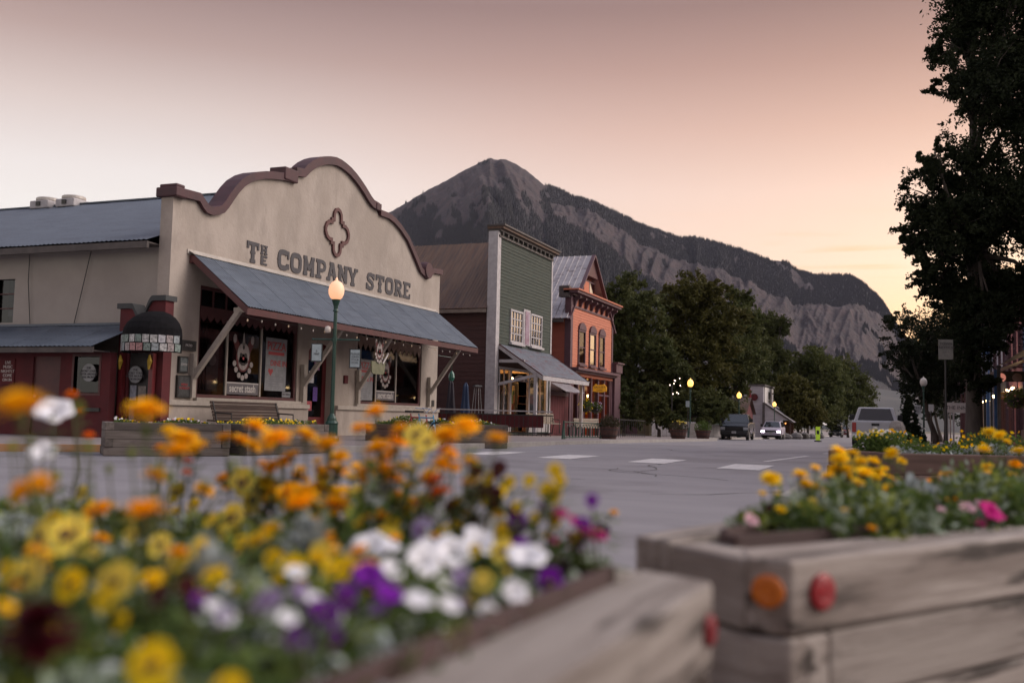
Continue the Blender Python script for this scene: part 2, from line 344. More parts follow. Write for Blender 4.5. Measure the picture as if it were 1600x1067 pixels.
def ridged(x, y, z, o=4):
    a, s_, v_ = 1., 0., 0.
    for i in range(o): v_ += a*(1-2.2*abs(mn.noise(Vector((x, y, z))))); s_ += a; a *= .52; x *= 2.1; y *= 2.1; z += 5.1
    return v_/s_
mv = []; fo = []
for i, u in enumerate(us):
    yc = float(np.interp(u, cx, cy))+1.3*mn.noise(Vector((u*.09, 3, 3)))+.8*mn.noise(Vector((u*.31, 8, 3))); P = W(u, yc, D=4200)
    d = Vector((P.x, P.y, 0)); dn = d.normalized(); dist = d.length; H = P.z
    clifftop = float(np.interp(u, [600,760,850,900,1000,1150,1250,1330,1400], [.9,.5,.20,.10,.19,.27,.30,.28,.12]))
    cliffbot = clifftop+float(np.interp(u, [800,900,1000,1150,1300,1400,1450], [.0,.16,.22,.26,.40,.5,.5]))
    for j in range(NR):
        v = (j-5)/NV
        if v < 0:
            mv.append((dn.x*(dist-v*1500), dn.y*(dist-v*1500), H*(1+v*2.5))); fo.append(.5); continue
        r = dist-v*1750*(H/700+.25); s_ = u*.011-v*.9+ .25*fbm(u*.008, v*2, 4, 3)
        k = min(1, v*12)*min(1, (1-v)*3)
        w1 = fbm(u*.012, v*1.5, 11, 3)*.8
        g = ridged(s_*1.3+w1, v*1.6, 3, 5); g3 = fbm(u*.05, v*10, 1, 4)
        cl = max(0, min(1, (v-clifftop)/.03))*max(0, min(1, (cliffbot-v)/.05))
        gc = ridged(u*.045+v*2.5+w1, v*3+u*.01, 6, 4)
        nz = (g*78+g3*34+cl*gc*46)*k*(.35+.65*min(1, H/700))
        z = H*((1-v)**1.2) - cl*10
        # tree cover: thick above and below the cliffs, patchy towards the peak
        n1 = fbm(u*.016+v*1.5, v*5, 20, 5); n2 = fbm(u*.06-v*4, v*11, 31, 3)
        if u > 850+80*mn.noise(Vector((v*6, 2, 2))): base = .9 if v < clifftop+.05*n1 else (-.75+.9*max(0, v-.5*(clifftop+cliffbot))*3 if v < cliffbot+.1*n1 else .75)
        else: base = -.75+3.4*max(0, v-.05-.13*max(0, 1-abs(u-765)/110.)) if v < .34 else .35-.9*abs(mn.noise(Vector((u*.018+v*2, 3, 3))))+(v-.34)*1.2
        forest = min(1, max(0, (base+n1*2.4+n2*1.5)*1.6+.4)); forest = max(forest, min(1, (v-.62)*6))
        mv.append((dn.x*(r-nz*.7), dn.y*(r-nz*.7), z+nz*.34 if v < .985 else -40)); fo.append(forest)
mf = [(i*NR+j, i*NR+j+1, (i+1)*NR+j+1, (i+1)*NR+j) for i in range(NU-1) for j in range(NR-1)]
me = bpy.data.meshes.new('mountain'); me.from_pydata(mv, [], mf); me.polygons.foreach_set('use_smooth', [True]*len(mf))
at_ = me.attributes.new('forest', 'FLOAT', 'POINT'); at_.data.foreach_set('value', fo)
mt = material('mountain_rock', (.060,.041,.041), (.030,.024,.027), rough=.95, scale=(.022,.022,.008), detail=10, bump=26, bscale=(.035,.035,.014), c3=(.076,.050,.049), s3=(.02,.02,.006), t3=(.5,.66))
t = mt.node_tree; l = t.links.new; bs = next(n for n in t.nodes if n.type == 'BSDF_PRINCIPLED'); src = bs.inputs['Base Color'].links[0].from_socket
an = _n(t, 'ShaderNodeAttribute'); an.attribute_name = 'forest'
xx = _n(t, 'ShaderNodeMix', data_type='RGBA'); l(an.outputs['Fac'], xx.inputs[0]); l(src, xx.inputs[6]); xx.inputs[7].default_value = (.031,.029,.032,1); l(xx.outputs[2], bs.inputs['Base Color'])
me.materials.append(mt); mo = bpy.data.objects.new('mountain', me); COL.objects.link(mo); tag(mo, kind='structure')
# firs standing on its wooded faces
va = np.array(mv); rng = np.random.RandomState(3); fa = np.array(fo)
kk = np.arange(len(mv)); jj = kk % NR; ii = kk//NR
cand = kk[(fa > .5) & (jj >= 4) & (jj < 100) & (us[ii] > 500) & (us[ii] < 1480)]
ks = rng.choice(cand, 60000); ks = ks[(ks//NR < NU-1) & (ks % NR < NR-1)]; n = len(ks)
a = rng.rand(n,1); c = rng.rand(n,1); p = va[ks]*(1-a)*(1-c)+va[ks+NR]*a*(1-c)+va[ks+1]*(1-a)*c+va[ks+NR+1]*a*c
h = rng.uniform(7, 17, (n,1)); r = h*.22; z0 = np.zeros((n,1))
q = [p+np.hstack([-r, z0, z0-2]), p+np.hstack([r*.5, -r*.8, z0-2]), p+np.hstack([r*.5, r*.8, z0-2]), p+np.hstack([z0, z0, h])]
V = np.stack([q[0],q[1],q[3],q[1],q[2],q[3],q[2],q[0],q[3]], 1).reshape(-1, 3)
def np_mesh(name, V, mat, k=4):
    me = bpy.data.meshes.new(name); n = len(V)//k
    me.vertices.add(n*k); me.vertices.foreach_set('co', V.ravel().astype(np.float32)); me.loops.add(n*k); me.loops.foreach_set('vertex_index', np.arange(n*k, dtype=np.int32))
    me.polygons.add(n); me.polygons.foreach_set('loop_start', np.arange(0, n*k, k, dtype=np.int32))
    try: me.polygons.foreach_set('loop_total', np.full(n, k, dtype=np.int32))
    except Exception: pass
    me.materials.append(mat); me.update(); me.validate(); return me
inst(np_mesh('fir_forest', V, material('fir_green', (.025,.025,.027), rough=.95), 3), 'fir_forest', None, kind='stuff')
# lower valley slope to the right, under the mountain
fv = []; FU = np.linspace(1000, 2300, 90)
for u in FU:
    yc = float(np.interp(u, [1000,1200,1300,1360,1420,1500,1700,2300], [640,622,606,612,616,620,632,650]))+1.2*mn.noise(Vector((u*.03,0,0)))
    P = W(u, yc, D=1900); d = Vector((P.x, P.y, 0)).normalized()
    for j in range(24):
        v = j/23; r = 1900-v*1000; z = (P.z+6)*(1-v)**.8-6+(0 if j == 0 else mn.noise(Vector((u*.02, v*5, 7)))*7)
        fv.append((d.x*r, d.y*r, max(-12, z)))
ff = [(i*24+j, i*24+j+1, (i+1)*24+j+1, (i+1)*24+j) for i in range(89) for j in range(23)]
b = MB(); b.add(fv, ff)
b.build('foothill', material('foothill_meadow', (.07,.07,.07), (.045,.05,.052), rough=.95, scale=(.01,.01,.01), detail=6), smooth=True, kind='structure')
for i, (px, wd, hh) in enumerate(((1371,16,7), (1381,13,6))):
    P = W(px, 614, D=1870); b = MB(); b.cbox((P.x, P.y, P.z-2+hh/2), (wd, 12, hh), .3)
    g = empty('farmhouse', (P.x, P.y, P.z-2), 0, ('pale longer farmhouse alone on the far valley slope', 'pale shorter farmhouse on the valley slope, right beside the longer one')[i], 'house')
    b.build('wall', material('pale_far_wall', (.55,.5,.48), rough=.8), g)
    b = MB(); z0 = P.z-2+hh; u = Vector((math.cos(.3), math.sin(.3), 0)); v = Vector((-u.y, u.x, 0)); c = Vector((P.x, P.y, z0))
    b.prism([c-u*wd*.55-v*7, c-u*wd*.55+v*7, c-u*wd*.55+Vector((0,0,3.5))], u*wd*1.1); b.build('roof', m_darktrim, g)

# ------------------------------------------------------------------ trees
m_bark = material('bark', (.05,.04,.034), (.085,.07,.06), rough=.95, scale=(8,8,2), bump=.01)
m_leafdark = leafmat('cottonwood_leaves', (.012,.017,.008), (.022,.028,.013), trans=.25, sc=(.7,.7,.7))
m_leafmid = leafmat('dark_green_leaves', (.050,.062,.022), (.085,.092,.034), trans=.3, sc=(.5,.5,.5))
m_leafolive = leafmat('olive_leaves', (.062,.062,.018), (.095,.088,.028), trans=.3, sc=(.5,.5,.5))
def leaf_quads(pts, size, rng, asp=.5):
    n = len(pts); d = rng.normal(size=(n,3)); d /= np.linalg.norm(d, axis=1)[:,None]
    e = rng.normal(size=(n,3)); e -= d*(d*e).sum(1)[:,None]; e /= np.linalg.norm(e, axis=1)[:,None]
    s = size*rng.uniform(.6, 1.35, n)[:,None]
    return np.stack([pts-d*s*.5, pts+e*s*asp*.5, pts+d*s*.5, pts-e*s*asp*.5], 1).reshape(-1, 3)
def np_mesh(name, V, mat, k=4):
    me = bpy.data.meshes.new(name); n = len(V)//k
    me.vertices.add(n*k); me.vertices.foreach_set('co', V.ravel().astype(np.float32)); me.loops.add(n*k); me.loops.foreach_set('vertex_index', np.arange(n*k, dtype=np.int32))
    me.polygons.add(n); me.polygons.foreach_set('loop_start', np.arange(0, n*k, k, dtype=np.int32))
    try: me.polygons.foreach_set('loop_total', np.full(n, k, dtype=np.int32))
    except Exception: pass
    me.materials.append(mat); me.update(); me.validate(); return me
def tree(name, label, base, blobs, mat, leaf, nleaf, trunk_r, seed, group=None, cat='tree', dens=1.0):
    """base: trunk foot; blobs: (centre, radius) crown lobes in world space"""
    rng = np.random.RandomState(seed); rnd = random.Random(seed)
    g = empty(name, base, 0, label, cat, group); base = Vector(base)
    top = max((c for c, r in blobs), key=lambda c: c.z)
    mid = Vector((base.x*.55+top.x*.45, base.y*.55+top.y*.45, (base.z+top.z)*.5))
    b = MB(); b.tube([base-Vector((0,0,.2)), base+Vector((0,0,.5)), base*.6+mid*.4+Vector((rnd.uniform(-.1,.1),0,0)), mid, (mid+top)/2, top], [trunk_r*1.5, trunk_r*1.05, trunk_r*.85, trunk_r*.6, trunk_r*.35, trunk_r*.1], 9)
    b.build('trunk', m_bark, g, smooth=True)
    blobs = [(c, r*(1.02 if nleaf > 1e5 else 1.12)) for c, r in blobs]
    b = MB(); P = []; tot = sum(r**2 for c, r in blobs)
    for c, r in blobs:
        st = base.lerp(mid, rnd.uniform(.6, 1)) if c.z < mid.z+2 else mid.lerp(top, rnd.uniform(0, .6))
        k = (st+c)/2+Vector((0,0,rnd.uniform(-.1,.3)*r))
        b.tube([st, k, c], [trunk_r*.4, trunk_r*.25, trunk_r*.1], 6)
        for q in range(6):
            e = c+Vector(rng.normal(size=3)).normalized()*r*.85; b.tube([k.lerp(c, rnd.random()), (c+e)/2+Vector((0,0,-.05*r)), e], [trunk_r*.14, trunk_r*.09, trunk_r*.03], 4, False)
        n = int(nleaf*r**2/tot*dens); nc = max(8, int(n/(95 if nleaf > 1e5 else 60)))
        d = rng.normal(size=(nc,3)); d /= np.linalg.norm(d, axis=1)[:,None]
        cc = np.array(c)+d*(rng.uniform(.25, 1.08, nc)**.6)[:,None]*r*np.array([1,1,.85])
        idx = rng.randint(0, nc, n); cr = r*.15*rng.uniform(.5, 1.5, nc)
        ax = rng.normal(size=(nc,3))*np.array([1,1,.5])+d*.8; ax /= np.linalg.norm(ax,axis=1)[:,None]; tt = np.clip(rng.normal(size=(n,1)), -1.5, 1.5)
        P.append(cc[idx]+ax[idx]*tt*cr[idx][:,None]*1.5-np.array([0,0,1])*np.abs(tt)*cr[idx][:,None]*.35+np.clip(rng.normal(size=(n,3)), -1.6, 1.6)*cr[idx][:,None]*.45)
    b.build('branch', m_bark, g, smooth=True, label='spreading limbs')
    V = leaf_quads(np.concatenate(P), leaf, rng)-np.array(base)
    me = np_mesh('crown', V, mat); inst(me, 'crown', g)
    return g
def px_blobs(L_, D, rng_seed=0, dj=.6):
    r = random.Random(rng_seed); out = []
    for px, py, rp in L_:
        d = D*(1+r.uniform(-.02,.02))+r.uniform(-dj, dj)*rp*D/FPX; out.append((W(px, py, D=d), rp*d/FPX))
    return out
def at(px, D):
    p = W(px, 660, D=D); return (p.x, p.y, gz(p.y)+.1)
BIG = [(1568,20,85),(1510,35,40),(1484,70,34),(1545,110,62),(1482,140,26),(1520,160,26),(1600,170,80),(1500,255,52),(1462,245,26),(1452,300,44),(1440,350,36),(1428,375,30),(1500,350,58),(1560,320,80),(1470,400,42),(1530,440,66),(1585,470,50),(1490,470,40),(1500,540,38),(1545,520,40),(1465,440,36),(1530,590,30),(1540,500,50),(1520,470,36),(1528,520,30),(1512,565,26),(1660,120,110),(1680,300,110),(1650,460,80),(1600,-90,110),(1520,-60,70),(1720,-20,120)]
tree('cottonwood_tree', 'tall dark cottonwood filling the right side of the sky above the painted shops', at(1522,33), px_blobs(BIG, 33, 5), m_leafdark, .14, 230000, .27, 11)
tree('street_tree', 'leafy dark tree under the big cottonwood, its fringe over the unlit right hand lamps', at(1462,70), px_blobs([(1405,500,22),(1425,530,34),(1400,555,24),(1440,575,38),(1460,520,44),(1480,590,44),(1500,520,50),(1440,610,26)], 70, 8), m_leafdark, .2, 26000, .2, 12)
LG = 'broadleaf trees along the left side past the shops'
TR = [
 ('broad dark tree directly right of the salmon gabled building', 990, 78, [(968,470,30),(985,450,24),(1005,490,36),(970,530,36),(1010,555,40),(960,590,36),(1000,610,38),(1035,580,32)], m_leafmid),
 ('tallest dome topped tree in the middle of the left tree row', 1085, 84, [(1060,462,30),(1090,450,30),(1120,462,26),(1075,505,44),(1118,505,36),(1060,560,40),(1105,560,44),(1150,500,22),(1075,612,36)], m_leafolive),
 ('dark tree with a notched top just behind the dome topped tree', 1150, 98, [(1150,470,22),(1160,505,28),(1140,545,36),(1168,560,30),(1138,600,28),(1115,622,26)], m_leafmid),
 ('tree with a spreading flat limb reaching right over the white hall', 1185, 136, [(1200,512,24),(1222,506,14),(1190,548,28),(1212,560,20),(1180,600,28),(1210,612,24)], m_leafmid),
 ('rounded tree behind the white slope roofed hall', 1262, 140, [(1245,580,26),(1270,566,26),(1290,590,30),(1255,615,30),(1285,630,28),(1235,640,24)], m_leafmid),
 ('low rounded tree farthest down the street beside the pale hillside', 1325, 165, [(1310,580,24),(1330,605,26),(1345,625,20),(1315,635,26),(1352,645,14),(1295,650,18)], m_leafmid),
 ('light olive tree rising in front of the rounded trees', 1248, 120, [(1240,606,22),(1255,630,24),(1238,648,20),(1268,650,18)], m_leafolive),
 ('small tree crowding the street lamp near the planter tubs', 1040, 74, [(1030,560,20),(1050,590,26),(1030,625,22),(1060,630,18)], m_leafmid)]
for i, (lb, px, D, bl, mt_) in enumerate(TR):
    tree('broadleaf_tree', lb, at(px, D), px_blobs(bl, D, 20+i), mt_, (.24+D*.001), 32000, .17, 30+i, LG)
# backdrop of small trees between and behind, so the row closes
for i, (px, D, bl) in enumerate([(945,110,[(935,560,30),(950,610,36),(925,640,30),(960,520,24)]), (1010,120,[(1020,640,34),(990,650,30),(1050,655,26)]), (1110,125,[(1110,640,30),(1140,648,26),(1080,650,28)]), (1205,150,[(1200,640,28),(1225,655,20),(1180,655,22)])]):
    tree('broadleaf_tree', ('shadowed tree mass close behind the salmon building corner', 'low leafy tree closing the gap behind the half barrel tubs', 'low leafy tree behind the parked dark pickup', 'low leafy tree between the flag front and the oncoming car')[i], at(px, D), px_blobs(bl, D, 60+i), m_leafmid, .4, 15000, .16, 70+i, LG)
for i, (x, y, lb) in enumerate(((3.2,94,'dark tree on the right pavement beyond the brick red shop'), (3.4,112,'middle dark tree in the far right row'), (3.0,131,'farthest dark tree in the right row by the valley slope'))):
    r_ = random.Random(i); z = gz(y); bl = [(Vector((x+r_.uniform(-2,2), y+r_.uniform(-2.5,2.5), z+r_.uniform(3.5,9))), r_.uniform(1.6,2.6)) for k in range(9)]
    tree('street_tree', lb, (x,y,z), bl, m_leafdark, .3, 9000, .17, 140+i)
for i, (px, D, bl) in enumerate([(975,66,[(960,640,22),(985,650,20),(972,620,20)]), (1030,64,[(1020,640,20),(1048,655,16),(1015,615,18)]), (1100,72,[(1085,650,20),(1115,640,24),(1105,620,20)]), (1135,88,[(1130,640,22),(1150,655,14)])]):
    tree('broadleaf_tree', ('bushy young tree before the dull yellow cottage', 'bushy young tree between the first lit far lamp and the cottage', 'bushy young tree above the white fence left of the parked pickup', 'bushy young tree just behind the cab of the parked dark pickup')[i], at(px, D), px_blobs(bl, D, 90+i), m_leafmid, .26, 7000, .1, 95+i, LG)
# small spruce on the right with pale ornaments
P = at(1420, 58); g = empty('spruce_tree', P, 0, 'small dark spruce dotted with pale ornaments beyond the white pickup', 'tree')
b = MB(); b.tube([Vector(P), Vector(P)+Vector((0,0,2.8))], [.09,.02], 6); b.build('trunk', m_bark, g)
rng = np.random.RandomState(5); n = 9000; h = rng.uniform(0,1,n)**1.2; a = rng.uniform(0,6.283,n); lay = (np.floor(h*11)+.5)/11
r = (1.1*(1-h)+.05)*rng.uniform(.5,1,n)*(1-.5*np.abs(h-lay)*11); V = np.stack([r*np.cos(a), r*np.sin(a), .3+2.6*h-r*.2], 1)
inst(np_mesh('crown', leaf_quads(V, .16, rng, .35), m_leafdark), 'crown', g)
for k in range(16):
    hh = rng.uniform(.1,.8); aa = rng.uniform(3.3,6.1); rr = 1.05*(1-hh)+.08; b = MB(); b.lathe([(0,-.06),(.05,-.03),(.06,0),(.05,.03),(0,.06)], 8, (P[0]+rr*math.cos(aa), P[1]+rr*math.sin(aa), P[2]+.3+2.6*hh)); b.build('ornament', m_globeoff, g)
# ------------------------------------------------------------------ building helpers
def clap(b, o, u, n, width, z0, z1, bh, openings=(), top=None, proud=.018):
    """lapped boards; o = foot corner, u = along, n = outward; openings (u0,u1,z0,z1)"""
    o, u, n = Vector(o), Vector(u).normalized(), Vector(n).normalized(); k = Vector((0,0,1)); z = z0
    while z < z1-1e-4:
        zt = min(z+bh, z1); a, c = 0., width
        if top: a, c = top(z)
        cuts = sorted((max(a, q[0]), min(c, q[1])) for q in openings if q[2] < (z+zt)/2 < q[3])
        s = a; seg = []
        for q0, q1 in cuts: seg.append((s, q0)); s = q1
        seg.append((s, c))
        for s0, s1 in seg:
            if s1-s0 < .01: continue
            p0, p1 = o+u*s0, o+u*s1; pr = proud*random.uniform(.8, 1.3)
            b.quad(p0+n*pr+k*z, p1+n*pr+k*z, p1+n*.002+k*zt, p0+n*.002+k*zt)
            b.quad(p0+k*z, p1+k*z, p1+n*pr+k*z, p0+n*pr+k*z)
        z = zt
def cells(b, o, u, n, width, top, thick, openings=(), z0=0, step=.25):
    """solid wall with real holes: vertical strips of masonry between the openings"""
    o, u, n = Vector(o), Vector(u).normalized(), Vector(n).normalized(); k = Vector((0,0,1))
    xs = {0., width}
    for q in openings: xs |= {q[0], q[1]}
    x = 0.
    while step and x < width: xs.add(round(x, 4)); x += step
    xs = sorted(xs)
    for a, c in zip(xs, xs[1:]):
        if c-a < 1e-4: continue
        m = (a+c)/2; ops = sorted([q for q in openings if q[0]-1e-5 <= m <= q[1]+1e-5], key=lambda q: q[2]); z = z0
        ta, tc = (top(a), top(c)) if callable(top) else (top, top)
        segs = []
        for q in ops:
            if q[2] > z+1e-4: segs.append((z, z, q[2], q[2]))
            z = q[3]
        segs.append((z, z, ta, tc))
        for s0, s1, t0, t1 in segs:
            P = [o+u*a+k*s0, o+u*c+k*s1, o+u*c+k*t1, o+u*a+k*t0]
            b.prism(P, -n*thick)
def corr_mesh(name, w, ln, amp, waves, mat, th=.0):
    b = MB(); N = waves*4
    for j in (0, 1):
        for i in range(N+1): b.v.append((w*i/N, ln*j, amp*math.sin(2*math.pi*i/4)))
    b.f = [(i, i+1, N+2+i, N+1+i) for i in range(N)]; b.m = [0]*N
    return b.mesh(name, mat, smooth=True)
def rib_mesh(name, w, ln, mat, h=.035, nr=3):
    b = MB(); pts = [(0,0)]
    for i in range(nr):
        c = w*(i+.5)/nr; pts += [(c-.03,0), (c-.012,h), (c+.012,h), (c+.03,0)]
    pts.append((w, 0)); n = len(pts)
    for j in (0,1): b.v += [(x, ln*j, z) for x, z in pts]
    b.f = [(i, i+1, n+1+i, n+i) for i in range(n-1)]; b.m = [0]*(n-1)
    return b.mesh(name, mat)
def place(me, name, parent, o, ux, uy, label=None, kind=None):
    """mesh in world frame: origin o, x axis ux, y axis uy"""
    ux = Vector(ux).normalized(); uy = Vector(uy).normalized(); uz = ux.cross(uy)
    M = Matrix(((ux.x,uy.x,uz.x,o[0]),(ux.y,uy.y,uz.y,o[1]),(ux.z,uy.z,uz.z,o[2]),(0,0,0,1)))
    ob = bpy.data.objects.new(name, me); COL.objects.link(ob)
    if parent is not None: ob.parent = parent; ob.matrix_local = WM[parent.name].inverted() @ M
    else: ob.matrix_world = M
    WM[ob.name] = M
    return tag(ob, label, kind=kind)
def txt(name, s, size, mat, o, ux, parent, uy=(0,0,1), ex=.004, align='CENTER', sx=1., shear=0, label=None, sp=1.0, bold=0):
    c = bpy.data.curves.new(name, 'FONT'); c.body = s; c.size = size; c.extrude = ex; c.align_x = align; c.align_y = 'CENTER'; c.shear = shear; c.space_character = sp; c.resolution_u = 3; c.offset = bold
    ob = bpy.data.objects.new(name, c); me = bpy.data.meshes.new_from_object(ob); bpy.data.objects.remove(ob); bpy.data.curves.remove(c)
    me.transform(Matrix.Diagonal((sx,1,1,1))); me.materials.clear(); me.materials.append(mat)
    return place(me, name, parent, o, ux, uy, label)
def stroke(b, pts, w, o, u, v, n, th, closed=False):
    """flat ribbon along 2D points, given depth"""
    P = [Vector(p) for p in pts]; m = len(P); L1 = []; L2 = []
    for i in range(m):
        a = P[(i-1) % m] if (closed or i) else P[i]; c = P[(i+1) % m] if (closed or i < m-1) else P[i]
        d1 = (P[i]-a); d2 = (c-P[i]); d1 = d1.normalized() if d1.length > 1e-9 else d2.normalized(); d2 = d2.normalized() if d2.length > 1e-9 else d1
        t = (d1+d2).normalized(); nn = Vector((-t.y, t.x)); s = w/2/max(.5, abs(nn.dot(Vector((-d1.y, d1.x)))))
        L1.append(P[i]+nn*s); L2.append(P[i]-nn*s)
    T = lambda q: o+u*q.x+v*q.y
    for i in range(m if closed else m-1):
        j = (i+1) % m; b.prism([T(L1[i]), T(L1[j]), T(L2[j]), T(L2[i])], n*th)
NX, NY, NZ = Vector((1,0,0)), Vector((0,1,0)), Vector((0,0,1))
def window(parent, y0, y1, z0, z1, x=-17.2, fr=.06, cols=1, rows=1, gmat=None, fmat=None, mmat=None, dep=.06, name='window', sill=False, hx=(1,0,0), hy=(0,1,0), org=None, mw=.03):
    """framed window lying in a wall; local frame: hy along the wall, hx outward"""
    hx, hy = Vector(hx), Vector(hy); o = Vector((x, 0, 0)) if org is None else Vector(org)
    P = lambda a, z, d: o+hy*a+NZ*z+hx*d
    sgn = 1 if hy.cross(NZ).dot(hx) > 0 else -1
    gmat = gmat or m_glassdark; fmat = fmat or m_creamtrim
    f = MB()
    for a0, a1, c0, c1 in ((y0-fr, y0, z0-fr, z1+fr), (y1, y1+fr, z0-fr, z1+fr), (y0, y1, z0-fr, z0), (y0, y1, z1, z1+fr)):
        f.obox(P(a0, c0, -.05), hy*(a1-a0), NZ*(c1-c0), hx*(dep+.05))
    w = f.build(name, fmat, parent)
    for i in range(cols):
        for j in range(rows):
            a0 = y0+(y1-y0)*i/cols+mw/2; a1 = y0+(y1-y0)*(i+1)/cols-mw/2; c0 = z0+(z1-z0)*j/rows+mw/2; c1 = z0+(z1-z0)*(j+1)/rows-mw/2
            g = MB(); e = random.uniform(-.004, .004); g.quad(*[P(a0,c0,.0+e), P(a1,c0,.0-e), P(a1,c1,.0-e), P(a0,c1,.0+e)][::sgn]); g.build('pane', gmat, w)
    if cols*rows > 1:
        m = MB()
        for i in range(1, cols): a = y0+(y1-y0)*i/cols; m.obox(P(a-mw/2, z0, -.02), hy*mw, NZ*(z1-z0), hx*(.02+dep*.7))
        for j in range(1, rows):
            c = z0+(z1-z0)*j/rows
            for i in range(cols):
                a0 = y0+(y1-y0)*i/cols+mw/2; a1 = y0+(y1-y0)*(i+1)/cols-mw/2
                m.obox(P(a0, c-mw/2, -.02), hy*(a1-a0), NZ*mw, hx*(.018+dep*.65))
        m.build('muntin', mmat or fmat, w, kind='stuff')
    if sill:
        s = MB(); s.obox(P(y0-fr-.08, z0-fr-.1, -.02), hy*(y1-y0+2*fr+.16), NZ*.1, hx*(dep+.12)); s.build('sill', fmat, w)
    return w

# ------------------------------------------------------------------ the adobe fronted store
FX = -17.2
st = empty('store_building', (FX, 27.5, 0), 0, 'cream stucco store with a curved maroon edged parapet and dark western lettering', 'building')
LOW = [(110,268),(235,295),(255,332),(275,358),(310,372),(345,368),(370,358),(395,328),(420,290),(450,248),(480,215),(520,190),(560,178),(600,174),(640,175),(700,182),(762,198)]
LOW2 = [(766,158),(812,165),(835,140),(860,120),(890,105),(920,97),(950,96),(980,100),(1005,112),(1030,130),(1055,152),(1080,180),(1105,213),(1130,250),(1160,300),(1180,326),(1212,345)]
LOW3 = [(1222,372),(1270,390),(1300,415),(1330,450),(1370,510),(1400,580),(1425,640),(1440,678),(1460,700),(1480,708),(1500,698),(1512,685),(1553,692)]
def yz(p, X=FX):
    q = W(240+p[0]/3.478, 230+p[1]/3.478, X=X); return (q.y, q.z)
prof = [yz(p) for p in LOW+LOW2+LOW3]
prof[0] = (19.95, prof[0][1]); prof[-1] = (35.5, prof[-1][1])
PY = [p[0] for p in prof]; PZ = [p[1] for p in prof]
for i in range(1, len(PY)): PY[i] = max(PY[i], PY[i-1]+.005)
topf = lambda a: float(np.interp(19.95+a, PY, PZ))
OPL, OPD, OPR = (21.15,25.75,1.17,4.12), (26.35,27.85,.1,3.05), (29.3,34.1,1.17,4.0)
b = MB(); cells(b, (FX,19.95,0), (0,1,0), (1,0,0), 15.55, topf, .38, [(q[0]-19.95, q[1]-19.95, q[2], q[3]) for q in (OPL, OPD, OPR)], -.1, .12)
b.build('front_wall', m_stucco, st)
b = MB(); b.box(FX, FX+.09, 19.95, 26.3, .1, .95); b.box(FX, FX+.09, 27.9, 35.5, .1, .95); b.build('plinth', m_stucco, st)
b = MB(); b.box(FX, FX+.16, 19.97, 26.28, .952, 1.08); b.box(FX, FX+.16, 27.92, 35.48, .952, 1.08); b.build('ledge', m_creamtrim, st, bevel=.01)
# coping ribbon
def ribbon(pts, h=.2, x0=-17.63, x1=-17.09):
    b = MB(); n = len(pts)
    N = []
    for i in range(n):
        a = Vector(pts[max(0, i-1)]); c = Vector(pts[min(n-1, i+1)]); t = (c-a).normalized(); N.append(Vector((-t.y, t.x)))
    up = [Vector(pts[i])+N[i]*h for i in range(n)]
    for i in range(n-1):
        p, q, r, s = Vector(pts[i]), Vector(pts[i+1]), up[i+1], up[i]
        b.prism([(x1,p.x,p.y), (x1,q.x,q.y), (x1,r.x,r.y), (x1,s.x,s.y)], (x0-x1, 0, 0))
    return b
for k, LL in enumerate((LOW, LOW2, LOW3)):
    pts = [yz(p) for p in LL]
    if k == 0: pts[0] = (19.9, pts[0][1]+.02)
    if k == 2: pts[-1] = (35.55, pts[-1][1])
    ribbon(pts, (.22, .26, .2)[k]).build('coping', m_coping, st)
b = MB(); y, z = yz((110,268)); b.box(-17.68, -17.02, 19.84, 20.3, z-.01, z+.24); b.box(-17.62, -17.07, 19.9, 20.22, z+.24, z+.33); b.build('coping_cap', m_coping, st, bevel=.03)
y, z = yz((735,150)); b = MB(); b.box(-17.63, -17.05, y-.38, y+.3, z-.22, z+.16); b.build('coping_cap', m_coping, st, bevel=.03)
y, z = yz((1215,340)); b = MB(); b.box(-17.5, -17.06, y-.25, y+.08, z-.05, z+.2); b.build('coping_cap', m_coping, st, bevel=.02)
# scroll end at the right-hand foot of the curve
y, z = yz((1480,672)); b = MB(); b.lathe([(.02,0), (.3,0), (.34,.1), (.34,.6), (.3,.74), (.02,.74)], 18, (-17.78, y, z), (1,0,0)); b.build('coping_scroll', m_coping, st, smooth=False)
b = MB(); z0 = PZ[-1]; b.box(-17.76, -17.1, y+.35, 35.5, z0, z0+.02); b.build('coping', m_stucco, st)
# side wall, fascia, roof
b = MB(); cells(b, (-17.585,20.15,0), (-1,0,0), (0,-1,0), 26, 5.05, .4, [(5.05, 5.7, 3.1, 4.3)], 0, 0); b.build('side_wall', m_stucco2, st)
b = MB(); cells(b, (-17.585,35.4,0), (-1,0,0), (0,1,0), 26, 5.05, .4, [], 0, 0); b.build('side_wall', m_stucco2, st)
b = MB(); b.box(-44, -43.7, 20.56, 35.0, 0, 5.05); b.build('rear_wall', m_stucco2, st)
window(st, 5.05, 5.7, 3.1, 4.3, hx=(0,-1,0), hy=(-1,0,0), org=(-17.585,20.25,0), cols=1, rows=3, fmat=m_maroon)
b = MB(); b.box(-44, -17.59, 19.52, 19.6, 4.86, 5.03); b.box(-44, -17.59, 19.6, 20.14, 4.98, 5.02); b.build('fascia', m_darktrim, st)
e0, rd = Vector((-17.59, 19.52, 5.07)), Vector((-17.59, 27.7, 8.24)); sl = (rd-e0).length
me = corr_mesh('roof_sheet', .9, sl, .012, 6, m_zinc)
for i in range(30): place(me, 'roof_sheet', st, e0+Vector((-.895*(i+1), 0, .006*(i % 2))), (1,0,0), rd-e0)
b = MB(); b.quad((-17.75,36,5.07), (-44.5,36,5.07), (-44.5,27.72,8.24), (-17.75,27.72,8.24)); b.build('rear_roof', m_zinc, st)
